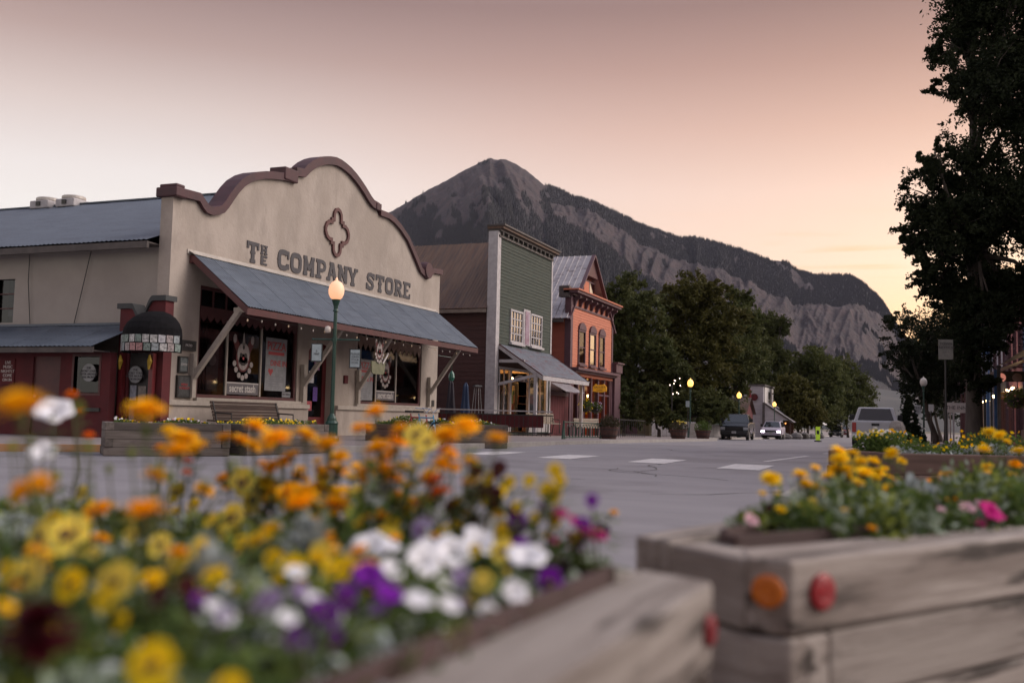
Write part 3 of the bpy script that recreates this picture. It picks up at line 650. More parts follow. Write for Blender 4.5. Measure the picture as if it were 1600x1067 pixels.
b = MB(); b.prism([(-44.3,19.98,5.0), (-44.3,35.4,5.0), (-44.3,27.7,8.15)], (.3,0,0)); b.build('gable', m_stucco2, st)
b = MB(); b.bar((-44,27.7,8.25), (-17.75,27.7,8.25), .3, .05); b.build('ridge_cap', m_zinc, st)
# cables down the side wall
for i, (x0, x1) in enumerate(((-19.95,-20.4), (-22.1,-21.95))):
    b = MB(); b.tube([(x0,20.1,4.95), (x0+(x1-x0)*.3,20.06,4.2), (x1,20.1,3.05)], .012, 5); b.build('cable', m_iron, st)
# two rooftop vents
for i, (x, lb) in enumerate(((-29.7, 'left one of two pale round topped roof coolers on the long grey roof'), (-28.45, 'right hand roof cooler on the long grey roof, nearer the parapet'))):
    g = empty('roof_cooler', (x, 27.7, 8.1), 0, lb, 'roof vent', 'roof coolers on the store ridge')
    b = MB(); b.cbox((x,27.7,8.26), (.88,.88,.3)); b.build('housing', m_whitetrim, g, bevel=.04)
    b = MB(); b.lathe([(0,0), (.40,0), (.42,.04), (.42,.12), (.38,.15), (0,.16)], 20, (x,27.7,8.41)); b.build('fan_hood', m_flash, g, smooth=False)
    b = MB(); b.box(x-.1, x+.1, 27.22, 27.25, 8.2, 8.36); b.build('grille', m_iron, g)
# awning
a0, a1 = Vector((-17.08, 20.7, 4.86)), Vector((-15.3, 20.7, 3.46)); sl = (a0-a1).length
me = corr_mesh('awning_sheet', .7225, sl, .011, 6, m_zinc)
aw = MB(); aw.box(-17.19, -17.10, 20.65, 35.2, 4.62, 4.83); aw.build('ledger', m_maroon, st)
for i in range(20): place(me, 'awning_sheet', st, (a1.x, 20.65+.7225*(i+1), a1.z+.004*(i % 2)), (0,-1,0), a0-a1)
b = MB(); b.box(-15.36, -15.31, 20.63, 35.14, 3.26, 3.43); b.build('fascia', m_maroon, st)
for y in (20.63, 35.09):
    b = MB(); b.bar((-17.1,y+.03,4.76), (-15.34,y+.03,3.36), .05, .15); b.build('rake_board', m_maroon, st)
b = MB()
for i in range(14): y = 21.2+i*1.02; b.bar((-17.1,y,4.72), (-15.38,y,3.37), .05, .1)
b.build('rafter', m_brownwall, st, label='dark rafters under the awning', kind='stuff')
b = MB(); b.prism([(-17.19,20.6,4.95), (-17.19,35.15,4.95), (-17.02,35.15,4.86), (-17.02,20.6,4.86)], (0,0,-.015)); b.box(-17.2+.003, -17.17, 20.55, 35.2, 4.86, 4.975); b.build('flashing', m_flash, st)
for y, y2 in ((21.0,20.9), (26.0,26.0), (29.1,29.3), (34.6,34.7)):
    b = MB(); b.bar((-17.14,y2,1.62), (-15.75,y,3.5), .13, .13, (0,1,0)); b.box(-17.19, -17.06, y2-.07, y2+.07, 1.15, 2.3); br = b.build('brace', m_creamtrim, st, bevel=.01)
    b = MB(); b.box(-15.95, -15.55, y-.08, y+.08, 3.36, 3.47); b.build('bracket', m_creamtrim, br)
# string lights under the eave
g = empty('string_lights', (-15.4, 27.5, 3.2), 0, 'string of small pale bulbs hanging under the store awning edge', 'string lights')
b = MB(); pts = []
for i in range(41): y = 20.5+i*14.4/40; pts.append((-15.42, y, 3.24-.05*abs(math.sin(i*math.pi/4))))
b.tube(pts, .006, 4); b.build('wire', m_iron, g)
bm_ = MB(); bm_.lathe([(0,-.05), (.02,-.03), (.018,0), (.008,.02)], 8); bme = bm_.mesh('bulb', m_bulb, True)
bm2 = bm_.mesh('bulb', m_globeoff, True)
for i in range(24): y = 20.8+i*.6; ob = inst(bm2 if i % 3 else bme, 'bulb', g, (-.02, y-27.5, -.03-.03*abs(math.sin(y*2.2))))
# display windows
def shopwin(y0, y1, z0, z1, posts, tz, side):
    w = MB(); fr = .09
    w.box(FX-.16, FX-.04, y0, y0+fr, z0, z1); w.box(FX-.16, FX-.04, y1-fr, y1, z0, z1); w.box(FX-.16, FX-.04, y0+fr, y1-fr, z0, z0+fr); w.box(FX-.16, FX-.04, y0+fr, y1-fr, z1-fr, z1)
    wo_ = w.build('display_window', m_maroon, st)
    e = [y0+fr]+list(posts)+[y1-fr]
    for a, c in zip(e, e[1:]):
        q = MB(); q.quad((FX-.1,a+.02,z0+fr), (FX-.1,c-.02,z0+fr), (FX-.1,c-.02,tz), (FX-.1,a+.02,tz)); q.build('pane', m_glassdark, wo_)
    for p in posts: q = MB(); q.box(FX-.13, FX-.06, p-.03, p+.03, z0+fr, tz); q.build('mullion', m_creamtrim, wo_)
    q = MB(); q.box(FX-.17, FX-.02, y0+fr, y1-fr, tz, tz+.16); q.build('transom_bar', m_maroon, wo_)
    n = 8
    for i in range(n):
        a = y0+fr+(y1-y0-2*fr)*i/n; c = a+(y1-y0-2*fr)/n
        q = MB(); q.quad((FX-.1,a+.025,tz+.16), (FX-.1,c-.025,tz+.16), (FX-.1,c-.025,z1-fr), (FX-.1,a+.025,z1-fr)); q.build('transom_pane', m_glassdark, wo_)
        if i: q = MB(); q.box(FX-.12, FX-.07, a-.025, a+.025, tz+.16, z1-fr); q.build('transom_muntin', m_creamtrim if side else m_maroon, wo_)
    # scalloped valance board
    n = 14 if side else 16; q = MB(); x = FX-.005
    for i in range(n):
        a = y0+.05+(y1-y0-.1)*i/n; c = a+(y1-y0-.1)/n; m = (a+c)/2; lo = tz-.02
        q.prism([(x,a,lo+.3), (x,a,lo+.06), (x,a+(m-a)*.4,lo-.04), (x,m,lo-.18 if side else lo-.1), (x,c-(c-m)*.4,lo-.04), (x,c,lo+.06), (x,c,lo+.3)], (-.02,0,0))
    q.build('valance', m_maroon if not side else material('faded_valance', (.22,.14,.11), (.16,.1,.08)), wo_)
    s = MB(); s.box(FX-.03, FX+.12, y0-.1, y1+.1, z0-.09, z0); s.build('sill', m_creamtrim, wo_, bevel=.01)
    return wo_
wL = shopwin(21.15, 25.75, 1.17, 4.12, (22.45, 24.0), 3.3, 0)
wR = shopwin(29.3, 34.1, 1.17, 4.0, (30.74, 32.21), 3.2, 1)
# dim rooms behind the glass
b = MB(); b.box(-19.6, -19.5, 20.6, 35, .1, 4.6); b.box(-19.5, -17.72, 20.6, 35, .05, .12); b.box(-19.5, -17.72, 20.6, 35, 4.55, 4.6); b.box(-19.5, -17.72, 20.5, 20.6, .1, 4.6); b.box(-19.5, -17.72, 26.05, 26.15, .12, 4.55); b.box(-19.5, -17.72, 28.3, 28.4, .12, 4.55); b.build('interior_wall', m_dark, st)
m_curtain = material('grey_curtain', (.10,.11,.13), (.06,.07,.085), rough=.9, scale=(8,1,1))
b = MB(); 
for i in range(22): b.quad((-18.0+.05*(i%2),21.2+i*.06,1.4), (-18.05+.05*((i+1)%2),21.26+i*.06,1.4), (-18.05+.05*((i+1)%2),21.26+i*.06,3.2), (-18.0+.05*(i%2),21.2+i*.06,3.2))
b.build('curtain', m_curtain, st)
for (y, z, w_, h_, c) in ((22.9,1.5,.5,.5,(.2,.12,.06)), (23.6,1.35,.35,.7,(.24,.05,.04)), (24.7,1.3,.6,.4,(.2,.2,.18)), (31.2,1.3,.5,.6,(.25,.08,.08)), (33.1,1.3,.2,.8,(.5,.5,.5)), (30.1,1.3,.7,.9,(.3,.28,.25)), (25.2,1.4,.2,.9,(.05,.1,.2))):
    b = MB(); b.box(-18.6, -18.3, y-w_/2, y+w_/2, z-.2, z+h_); b.build('display_item', material('shop_item', c, tuple(v*.6 for v in c), scale=(9,9,9)), st, bevel=.03)
# entry door
dr = MB(); x = FX-.3
dr.box(x-.05, x, 26.35, 26.55, .1, 3.05); dr.box(x-.05, x, 27.65, 27.85, .1, 3.05); dr.box(x-.05, x, 26.55, 27.65, 2.5, 3.05); dr.box(x-.05, x, 26.55, 27.65, .1, .7)
m_doorred = material('deep_red_door_paint', (.16,.02,.025), (.11,.018,.02), rough=.4, scale=(4,4,4))
d = dr.build('door', m_doorred, st)
b = MB(); b.quad((x-.02,26.55,.7), (x-.02,27.65,.7), (x-.02,27.65,2.5), (x-.02,26.55,2.5)); b.build('pane', m_glassdark, d)
b = MB(); b.tube([(x+.05,26.65,1.1), (x+.08,26.65,1.25), (x+.05,26.65,1.4)], .015); b.build('handle', m_flash, d)
for (y, z, c, w_, h_) in ((27.0,1.9,(.6,.6,.62),.3,.25), (27.25,1.35,(.12,.05,.3),.26,.3), (26.9,1.0,(.5,.1,.12),.35,.2), (27.3,2.3,(.35,.15,.3),.3,.22)):
    b = MB(); b.box(x+.002, x+.006, y-w_/2, y+w_/2, z-h_/2, z+h_); b.build('sticker', material('door_sticker', c, tuple(v*.5 for v in c), scale=(20,20,20)), d)
b = MB()
for k in range(9):
    a0 = math.pi*k/9; a1 = math.pi*(k+1)/9; f = lambda a: (27.1+.75*math.cos(a), 2.62+.43*math.sin(a))
    p, q = f(a0), f(a1); b.prism([(FX-.02,p[0],p[1]), (FX-.02,q[0],q[1]), (FX-.02,q[0],3.06), (FX-.02,p[0],3.06)], (-.1,0,0))
b.build('door_arch', m_stucco, st)
# fire bell box and small plaques on the wall
for (y, z, s, lb, mt_) in ((28.55,1.95,.22,'small dark red plaque on the wall between door and right window', m_red), (35.1,1.3,.2,'small black box on the right end of the store front', m_iron)):
    single(MB().box(FX, FX+.06, y-s/2, y+s/2, z-s*.6, z+s*.6), 'wall_plaque', mt_, lb, 'wall plaque', bevel=.01)

# quatrefoil ornament
b = MB(); Q = []
cy, cz = 27.69, 6.69
half = [(0,.76),(.12,.72),(.2,.62),(.22,.5),(.22,.38),(.34,.38),(.34,.28),(.48,.28),(.62,.2),(.7,.06),(.7,-.06),(.62,-.2),(.48,-.28),(.34,-.28),(.34,-.38),(.22,-.38),(.22,-.5),(.2,-.62),(.12,-.72),(0,-.76)]
full = half+[(-a, c) for a, c in reversed(half[1:-1])]
stroke(b, full, .11, Vector((FX+.005,cy,cz)), NY, NZ, NX, .06, True)
b.build('quatrefoil_ornament', m_maroon, st)
# ---- sign lettering, slab western
def letter(ch):
    """strokes on a 1 x 1 box: list of (points, width, closed)"""
    V = .27; H = .17
    sp = lambda x, y=.5: [(x-.19, y), (x+.19, y)]
    c = []
    def slab(x, y, w=.42): c.append(([(x-w/2, y), (x+w/2, y)], H, False))
    def stem(x, y0=0, y1=1, w=V): c.append(([(x, y0+.04), (x, y1-.04)], w, False))
    if ch == 'T': stem(.5); slab(.5,.085); c.append(([(0,.915),(1,.915)], H, False)); c.append(([(.08,.66),(.08,.93)], .16, False)); c.append(([(.92,.66),(.92,.93)], .16, False)); c.append((sp(.5,.5), .12, False))
    if ch == 'H': stem(.22); stem(.78); slab(.22,.085); slab(.22,.915); slab(.78,.085); slab(.78,.915); c.append(([(.22,.5),(.78,.5)], .18, False))
    if ch == 'E': stem(.3); c.append(([(.04,.085),(.95,.085)], H, False)); c.append(([(.04,.915),(.95,.915)], H, False)); c.append(([(.3,.5),(.7,.5)], .13, False)); c.append(([(.9,.04),(.9,.3)], .12, False)); c.append(([(.9,.72),(.9,.96)], .12, False))
    if ch == 'e': c.append(([(.22,.0),(.22,1)], .36, False)); c.append(([(.36,.1),(.98,.1)], .2, False)); c.append(([(.36,.9),(.98,.9)], .2, False)); c.append(([(.36,.5),(.8,.5)], .17, False))
    if ch == 'O': c.append(([(.5+.37*math.copysign(abs(math.cos(t))**.6, math.cos(t)), .5+.39*math.copysign(abs(math.sin(t))**.6, math.sin(t))) for t in [i*math.pi/12 for i in range(24)]], .25, True)); c.append(([(.02,.5),(.2,.5)], .1, False)); c.append(([(.8,.5),(.98,.5)], .1, False))
    if ch == 'C': c.append(([(.5+.36*math.copysign(abs(math.cos(t))**.6, math.cos(t)), .5+.39*math.copysign(abs(math.sin(t))**.6, math.sin(t))) for t in [math.pi*.22+i*math.pi*1.56/18 for i in range(19)]], .25, False)); c.append(([(.9,.58),(.9,.98)], .14, False)); c.append(([(.88,.08),(.88,.34)], .2, False)); c.append(([(0,.5),(.2,.5)], .1, False))
    if ch == 'M': stem(.17); stem(.83); c.append(([(.2,.9),(.5,.3)], .2, False)); c.append(([(.8,.9),(.5,.3)], .2, False)); slab(.17,.085,.36); slab(.83,.085,.36); slab(.15,.915,.32); slab(.85,.915,.32)
    if ch == 'P': stem(.26); slab(.26,.085,.52); c.append(([(.02,.915),(.6,.915),(.8,.84),(.86,.68),(.8,.52),(.6,.45),(.3,.45)], .18, False))
    if ch == 'A': c.append(([(.18,.08),(.46,.95)], .22, False)); c.append(([(.82,.08),(.54,.95)], .27, False)); slab(.16,.085,.36); slab(.84,.085,.36); c.append(([(.3,.36),(.7,.36)], .14, False)); slab(.44,.93,.36)
    if ch == 'N': stem(.2); stem(.8); c.append(([(.2,.92),(.8,.1)], .24, False)); slab(.2,.085,.4); slab(.14,.915,.34); slab(.8,.915,.4)
    if ch == 'Y': stem(.5,0,.5); slab(.5,.085); c.append(([(.18,.93),(.5,.42)], .24, False)); c.append(([(.82,.93),(.5,.42)], .2, False)); slab(.16,.915,.36); slab(.84,.915,.36)
    if ch == 'S': c.append(([(.84,.74),(.72,.87),(.5,.91),(.28,.86),(.2,.72),(.28,.59),(.5,.52),(.74,.42),(.81,.28),(.72,.14),(.5,.09),(.28,.13),(.16,.26)], .21, False)); c.append(([(.9,.62),(.9,.98)], .12, False)); c.append(([(.1,.02),(.1,.38)], .12, False))
    if ch == 'R': stem(.24); slab(.24,.085,.46); c.append(([(.02,.915),(.58,.915),(.78,.84),(.84,.7),(.78,.57),(.58,.5),(.3,.5)], .18, False)); c.append(([(.52,.48),(.8,.12)], .24, False)); slab(.84,.085,.3)
    return c
def put(ch, y, z, w, h):
    b = MB(); k = 0
    for pts, wd, cl in letter(ch):
        k += 1; P = [(p[0]*w, p[1]*h) for p in pts]
        hor = len(P) == 2 and abs(P[0][1]-P[1][1]) < 1e-6
        stroke(b, P, wd*(h if hor else w), Vector((FX+.003,y,z)), NY, NZ, NX, .02+.0007*k, cl)
    b.build('letter_'+ch.lower(), m_letter, st)
base = lambda y: 5.03+(y-23.2)*.0105
put('T', 23.02, base(23), .56, .60)
put('H', 23.66, base(23.6)+.31, .32, .27); put('e', 23.67, base(23.6)+.01, .32, .27)
for ch, y in zip('COMPANY', (24.5, 25.16, 25.86, 26.56, 27.2, 27.87, 28.5)): put(ch, y, base(y), .60, .60)
for ch, y in zip('STORE', (29.68, 30.36, 31.04, 31.72, 32.38)): put(ch, y, base(y), .60, .60)

# ---- lettering and pictures in the windows
m_wtext = material('white_window_paint', (.55,.52,.5), rough=.6)
m_poster = material('pale_poster', (.26,.27,.28), (.18,.185,.2), rough=.5, scale=(6,6,6))
m_redp = material('poster_red', (.38,.04,.045), rough=.5); m_gold = material('mustard_panel', (.42,.24,.04), (.3,.16,.03), rough=.5, scale=(5,5,5))
def strip_sign(y0, y1, z):
    b = MB(); b.box(FX-.098, FX-.094, y0, y1, z-.17, z+.17); s = b.build('window_banner', material('banner_grey', (.13,.12,.13), rough=.6), st, label='dark banner strip with looping white lettering')
    b = MB(); b.box(FX-.094, FX-.090, y0, y1, z+.13, z+.16); b.build('stripe', m_wtext, s)
    txt('lettering', 'secret stash', .30, m_wtext, (FX-.088, (y0+y1)/2, z-.01), (0,1,0), s, sx=.86*(y1-y0)/1.55, bold=.006)
    return s
strip_sign(22.48, 23.97, 1.47); strip_sign(30.78, 32.18, 1.5)
def jester(y, z, s, x, parent, back=False):
    """round grinning skull badge with pointed cap and ruff"""
    u = NY*s; v = NZ*s; O = Vector((x, y, z)); g = MB()
    ell = lambda cx_, cz_, rx, rz, n=18: [O+u*(cx_+rx*math.cos(2*math.pi*k/n))+v*(cz_+rz*math.sin(2*math.pi*k/n)) for k in range(n)]
    mk = lambda nm, mt_, polys, th: [(lambda b: ([b.prism(p, NX*th) for p in polys], b.build(nm, mt_, parent)))(MB())]
    m_capred = material('dull_red_print', (.16,.03,.03), (.08,.02,.02), scale=(9,9,9))
    m_bone = material('faded_bone_white', (.40,.36,.34), (.28,.24,.23), rough=.6, scale=(7,7,7)); m_blk = material('emblem_black', (.03,.022,.022), rough=.6)
    tri = lambda *p: [O+u*a+v*c for a, c in p]
    if back: mk('badge_backing', m_blk, [ell(0,0,.62,.95), tri((-.7,.3),(-.3,.2),(-.45,.95),(-.72,1.0)), tri((.7,.3),(.72,1.0),(.45,.95),(.3,.2)), tri((-.2,.8),(.2,.8),(.0,1.35))], .002)
    mk('cap', m_capred, [tri((-.42,.15),(-.3,.65),(-.6,1.0),(-.72,.7)), tri((.42,.15),(.72,.7),(.6,1.0),(.3,.65)), ell(0,.06,.5,.64)], .004)
    mk('skull', m_bone, [ell(0,.2,.43,.5), ell(0,-.14,.33,.36,14), tri((-.1,.62),(.1,.62),(0,1.2)), ell(-.62,.85,.12,.2,10), ell(.62,.85,.12,.2,10)]+[ell(.62*math.sin(a), -.45-.38*math.cos(a)+.35*abs(math.sin(a))**2, .13, .13, 8) for a in [(-1.3+.43*k) for k in range(7)]], .007)
    mk('face', m_blk, [ell(-.16,.16,.1,.1,10), ell(.16,.16,.1,.1,10), ell(0,.5,.08,.1,8), tri((-.24,-.1),(-.12,-.3),(.12,-.3),(.24,-.1),(.1,-.18),(-.1,-.18))], .010)
    mk('nose', m_redp, [ell(0,0.02,.07,.07,8)], .012)
b = MB(); b.box(FX-.13, FX-.122, 23.45, 23.98, 1.9, 2.95); b.build('window_panel', m_gold, st)
jester(23.2, 2.3, .64, FX-.093, st); jester(31.45, 2.3, .58, FX-.093, st)
# poster with pizza lettering
def poster(y0, y1, z0, z1):
    b = MB(); b.box(FX-.094, FX-.088, y0, y1, z0, z1); p = b.build('poster', m_poster, st)
    cy = (y0+y1)/2; w = y1-y0; h = z1-z0
    txt('lettering', 'PIZZA', .33*w, m_redp, (FX-.0875, cy, z0+h*.84), (0,1,0), p, bold=.004)
    b = MB(); b.box(FX-.088, FX-.086, y0+.12*w, y1-.12*w, z0+h*.68, z0+h*.74); b.build('bar', m_redp, p)
    txt('lettering', 'DINE IN', .22*w, m_redp, (FX-.0875, cy+.12*w, z0+h*.52), (0,1,0), p, bold=.004)
    b = MB(); c = (cy-.25*w, z0+h*.36); s = .12*w
    b.prism([(FX-.088,c[0],c[1]-s), (FX-.088,c[0]+s,c[1]+.2*s), (FX-.088,c[0]+s*.6,c[1]+.8*s), (FX-.088,c[0],c[1]+.4*s), (FX-.088,c[0]-s*.6,c[1]+.8*s), (FX-.088,c[0]-s,c[1]+.2*s)], (.002,0,0)); b.build('heart', m_redp, p)
    for k in range(5): b = MB(); b.box(FX-.088, FX-.0865, y0+.15*w, y1-random.uniform(.12,.4)*w, z0+h*(.08+.045*k), z0+h*(.095+.045*k)); b.build('print_line', material('print_grey', (.2,.2,.22)), p)
poster(24.25, 25.3, 1.45, 3.0); poster(29.55, 30.55, 1.3, 2.7)
b = MB(); b.box(FX-.118, FX-.112, 21.65, 22.15, 1.35, 2.6); p = b.build('poster', material('dark_poster', (.06,.07,.08), (.12,.13,.14), scale=(6,6,6)), st); b = MB(); b.box(FX-.112, FX-.110, 21.7, 22.1, 1.4, 1.65); b.build('print_block', m_poster, p)
b = MB(); b.lathe([(0,0), (.16,.0), (.16,.004), (0,.004)], 12, (FX-.112,21.9,2.2), (1,0,0)); b.build('print_block', m_poster, p)
for (y, z) in ((25.35,1.36), (29.6,1.36)):
    b = MB(); b.box(FX-.09, FX-.086, y-.22, y+.22, z-.08, z+.08); s = b.build('sticker', m_poster, st); txt('lettering', 'NO BIKES', .09, m_letter, (FX-.0855, y, z), (0,1,0), s)
# framed notices to the left of the window
for (y0, y1, z0, z1, lb, c) in ((20.35,20.85,1.15,1.72,'square black menu frame with red writing low on the store corner', (.03,.03,.03)), (20.38,20.72,1.78,2.2,'narrow grey notice frame above the square menu frame', (.07,.08,.08)), (20.4,21.0,2.36,2.62,'small dark hanging board beside the black door canopy', (.02,.018,.018))):
    g = MB(); g.box(FX, FX+.07, y0, y1, z0, z1); f_ = single(g, 'notice_frame', m_iron, lb, 'notice frame')
    b = MB(); b.box(FX+.07, FX+.075, y0+.04, y1-.04, z0+.04, z1-.04); b.build('sheet', material('notice', c, tuple(min(1, v*2.4) for v in c), scale=(9,9,9)), f_); f_.children[0].matrix_local = Matrix.Translation(-f_.location)
    t_ = txt('lettering', {20.35:'MENU\nTONIGHT', 20.38:'OPEN', 20.4:'PATIO'}[y0], .09, m_redp if y0 == 20.35 else m_wtext, (FX+.077, (y0+y1)/2, (z0+z1)/2), (0,1,0), None); t_.parent = f_; t_.matrix_world = Matrix.Identity(4); t_.matrix_local = Matrix(((0,0,1,FX+.077-f_.location.x),(1,0,0,(y0+y1)/2-f_.location.y),(0,1,0,(z0+z1)/2-f_.location.z),(0,0,0,1)))

# hanging shop sign on the store front
P0 = Vector((-15.6, 27.9, 2.55)); g = empty('hanging_sign', P0, 0, 'dark hanging sign shaped as a grinning jester skull over a drum', 'sign')
MBt = MB(); MBt.tube([(-15.6,27.75,3.36), (-15.6,27.75,3.2)], .01); MBt.tube([(-15.6,28.05,3.36), (-15.6,28.05,3.2)], .01); MBt.build('hanger', m_iron, g)
jester(27.9, 2.82, .40, -15.58, g, True)
b = MB(); b.prism([(-15.6,27.5,2.15), (-15.6,27.6,2.1), (-15.6,28.2,2.1), (-15.6,28.3,2.15), (-15.6,28.35,2.5), (-15.6,27.45,2.5)], (-.03,0,0)); b.build('drum', material('sign_green', (.13,.14,.08), (.2,.19,.12), scale=(6,6,6)), g)
b = MB(); b.tube([(-15.585,28.15,2.45), (-15.585,28.45,2.75)], .03); b.lathe([(0,-.05), (.05,0), (0,.05)], 8, (-15.585,28.47,2.78)); b.build('bone', m_wtext, g)
# ------------------------------------------------------------------ red annex on the store's side, with the round canopy
an = empty('red_annex', (-24, 19.4, 0), 0, 'low dark red annex with a blue grey lean-to roof against the store side wall', 'building')
b = MB(); cells(b, (-18.0,18.95,0), (-1,0,0), (0,-1,0), 22, 2.2, .2, [(.35,1.15,1.2,2.1), (1.6,2.5,.15,2.1), (6.5,7.8,1.1,2.1)], 0, 0); b.build('wall', m_red, an)
b = MB(); b.box(-44, -17.8, 19.15, 19.99, .0, .1); b.build('floor', m_dark, an)
me = corr_mesh('roof_sheet', .9, math.hypot(1.7,.68), .011, 6, m_zinc)
for i in range(25): place(me, 'roof_sheet', an, (-18.02-.895*(i+1), 18.32, 2.31+.005*(i % 2)), (1,0,0), (0,1.64,.66))
b = MB(); b.box(-44, -18.0, 18.34, 18.39, 2.16, 2.29); b.box(-44, -18.0, 18.39, 18.9, 2.19, 2.22); b.build('fascia', m_darktrim, an)
b = MB(); b.bar((-44,20.03,3.0), (-18.05,20.03,3.0), .22, .06); b.build('flashing', m_zinc, an)
for (a0, a1, z0, z1) in ((.35,1.15,1.2,2.1), (6.5,7.8,1.1,2.1)): window(an, a0, a1, z0, z1, hx=(0,-1,0), hy=(-1,0,0), org=(-18.0,19.0,0), fmat=m_maroon)
b = MB(); b.box(-20.5, -19.6, 19.0, 19.06, .15, 2.1); d = b.build('door', m_maroon, an); b = MB(); b.lathe([(0,0), (.035,.01), (.035,.04), (0,.05)], 8, (-20.4,18.98,1.1), (0,-1,0)); b.build('knob', m_flash, d)
b = MB(); b.box(-19.55, -18.25, 18.9, 18.95, .75, .84); b.build('rail', m_iron, an)
# notice with painted lines
g = single(MB().box(-21.55, -21.1, 18.92, 18.95, 1.4, 2.05), 'wall_notice', m_red, 'faded lettered notice on the red annex at the left edge', 'notice')
t_ = txt('lettering', 'LIVE\nMUSIC\nNIGHTLY\nCOME\nON IN', .11, m_wtext, (-21.32, 18.915, 1.72), (1,0,0), None); t_.parent = g; t_.matrix_local = Matrix.Translation(-g.location) @ t_.matrix_world
for (x, z, y, r_, lb) in ((-18.62, 1.7, 18.93, .22, 'round pale lettered disc sign in the red annex window'), (-17.62, 1.68, 19.42, .21, 'round pale lettered disc sign on the door beneath the black canopy')):
    b = MB(); b.lathe([(0,0), (r_,0), (r_,.02), (0,.022)], 24, (x, y-.02, z), (0,-1,0)); g = single(b, 'round_sign', m_poster, lb, 'sign')
    for k, s_ in enumerate(('THE', 'SECRET STASH', 'ENTER AROUND', 'THE FRONT')):
        t_ = txt('lettering', s_, .075, m_letter, (x, y-.045, z+.11-.075*k), (1,0,0), None); t_.parent = g; t_.matrix_local = Matrix.Translation(-g.location) @ t_.matrix_world
# red entrance parapet with swooping dark coping
en = empty('entrance_porch', (-17.55, 19.5, 0), 0, 'red door surround with a split curved dark coping rising behind the black canopy', 'porch')
cu = lambda a: 3.32 if a < .42 else 3.32-.40*math.sin(min(1, (a-.42)/.33)*math.pi/2)**1.3 if a < .75 else 2.92+.58*math.sin(min(1, (a-.75)/.3)*math.pi/2)
b = MB(); cells(b, (-18.25,19.45,0), (1,0,0), (0,-1,0), 1.4, cu, .3, [(.35,1.05,.1,2.25)], 0, .04); b.build('wall', m_red, en)
b = MB()
for i in range(34):
    a, c = -.05+i*1.5/34, -.05+(i+1)*1.5/34; b.prism([(-18.25+a,19.38,cu(a)), (-18.25+c,19.38,cu(c)), (-18.25+c,19.38,cu(c)+.13), (-18.25+a,19.38,cu(a)+.13)], (0,.42,0))
b.build('coping', material('dark_slate_coping', (.035,.038,.04), (.05,.052,.055), rough=.7), en)
b = MB(); b.box(-17.9, -17.2, 19.5, 19.56, .12, 2.22); d = b.build('door', m_iron, en)
for (x0, x1, z0, z1, c) in ((-17.85,-17.66,1.05,1.42,(.3,.32,.38)), (-17.6,-17.36,.75,1.4,(.26,.24,.22)), (-17.85,-17.7,.5,.9,(.25,.27,.3))):
    b = MB(); b.box(x0, x1, 19.485, 19.495, z0, z1); b.build('notice', material('door_notice', c, tuple(v*.6 for v in c), scale=(14,14,14)), d)
for x in (-18.02, -17.08):
    b = MB(); b.box(x-.06, x+.06, 19.3, 19.42, .12, 2.2); b.build('post', m_doorred, en)
m_horn = material('yellow_tassel', (.45,.30,.03), (.3,.2,.02), scale=(9,9,9))
for x in (-18.0, -17.1):
    b = MB(); b.tube([(x,19.26,2.15), (x+.03,19.24,2.0), (x,19.25,1.8)], [.02,.06,.02], 8); b.build('tassel', m_horn, en)
# round black canopy with a band of number plates
cn = empty('round_canopy', (-17.3, 19.4, 2.2), 0, 'round black canopy with a band of old number plates over the side door', 'canopy')
m_canvas = material('black_canvas', (.005,.005,.006), (.010,.009,.011), rough=.9, scale=(6,6,6), spec=.15)
b = MB(); C_ = Vector((-17.05, 19.42, 2.62)); RR = .78; n = 18; vs = []; fs = []
for j in range(7):
    ph = math.pi/2*j/6
    for i in range(n+1):
        th = math.pi+math.pi*i/n; vs.append((C_.x+RR*math.cos(th)*math.cos(ph), C_.y+RR*1.05*math.sin(th)*math.cos(ph), C_.z+.62*math.sin(ph)))
for j in range(6):
    for i in range(n): k = j*(n+1)+i; fs.append((k, k+1, k+n+2, k+n+1))
b.add(vs, fs)
for i in range(n):
    t0, t1 = math.pi+math.pi*i/n, math.pi+math.pi*(i+1)/n
    b.quad(*[(C_.x+RR*math.cos(t), C_.y+RR*1.05*math.sin(t), C_.z-dz) for t, dz in ((t0,.42),(t1,.42),(t1,0),(t0,0))])
b.build('canvas', m_canvas, cn)
pc = [(.45,.45,.48), (.3,.34,.36), (.38,.2,.2), (.42,.42,.4), (.2,.26,.24), (.35,.3,.3), (.5,.5,.5)]
pm = [material('number_plate_%s' % w, c, tuple(v*.45 for v in c), rough=.5, scale=(16,16,16), lo=.45, hi=.6) for w, c in zip(('white','grey','red','cream','green','pink','pale'), pc)]
for r_ in (0, 1):
    for i in range(13):
        t0 = math.pi*1.03+math.pi*.94*(i+.5*r_*.4)/13; t1 = t0+math.pi*.94/13*.86
        zz = C_.z-.015-.2*r_; R2 = RR+.012+.004*((i+r_) % 3)
        f = lambda t, z: (C_.x+R2*math.cos(t), C_.y+R2*1.05*math.sin(t), z+random.uniform(-.008,.008))
        b = MB(); b.quad(f(t0,zz-.18), f(t1,zz-.18), f(t1,zz), f(t0,zz)); b.build('number_plate', random.choice(pm), cn)

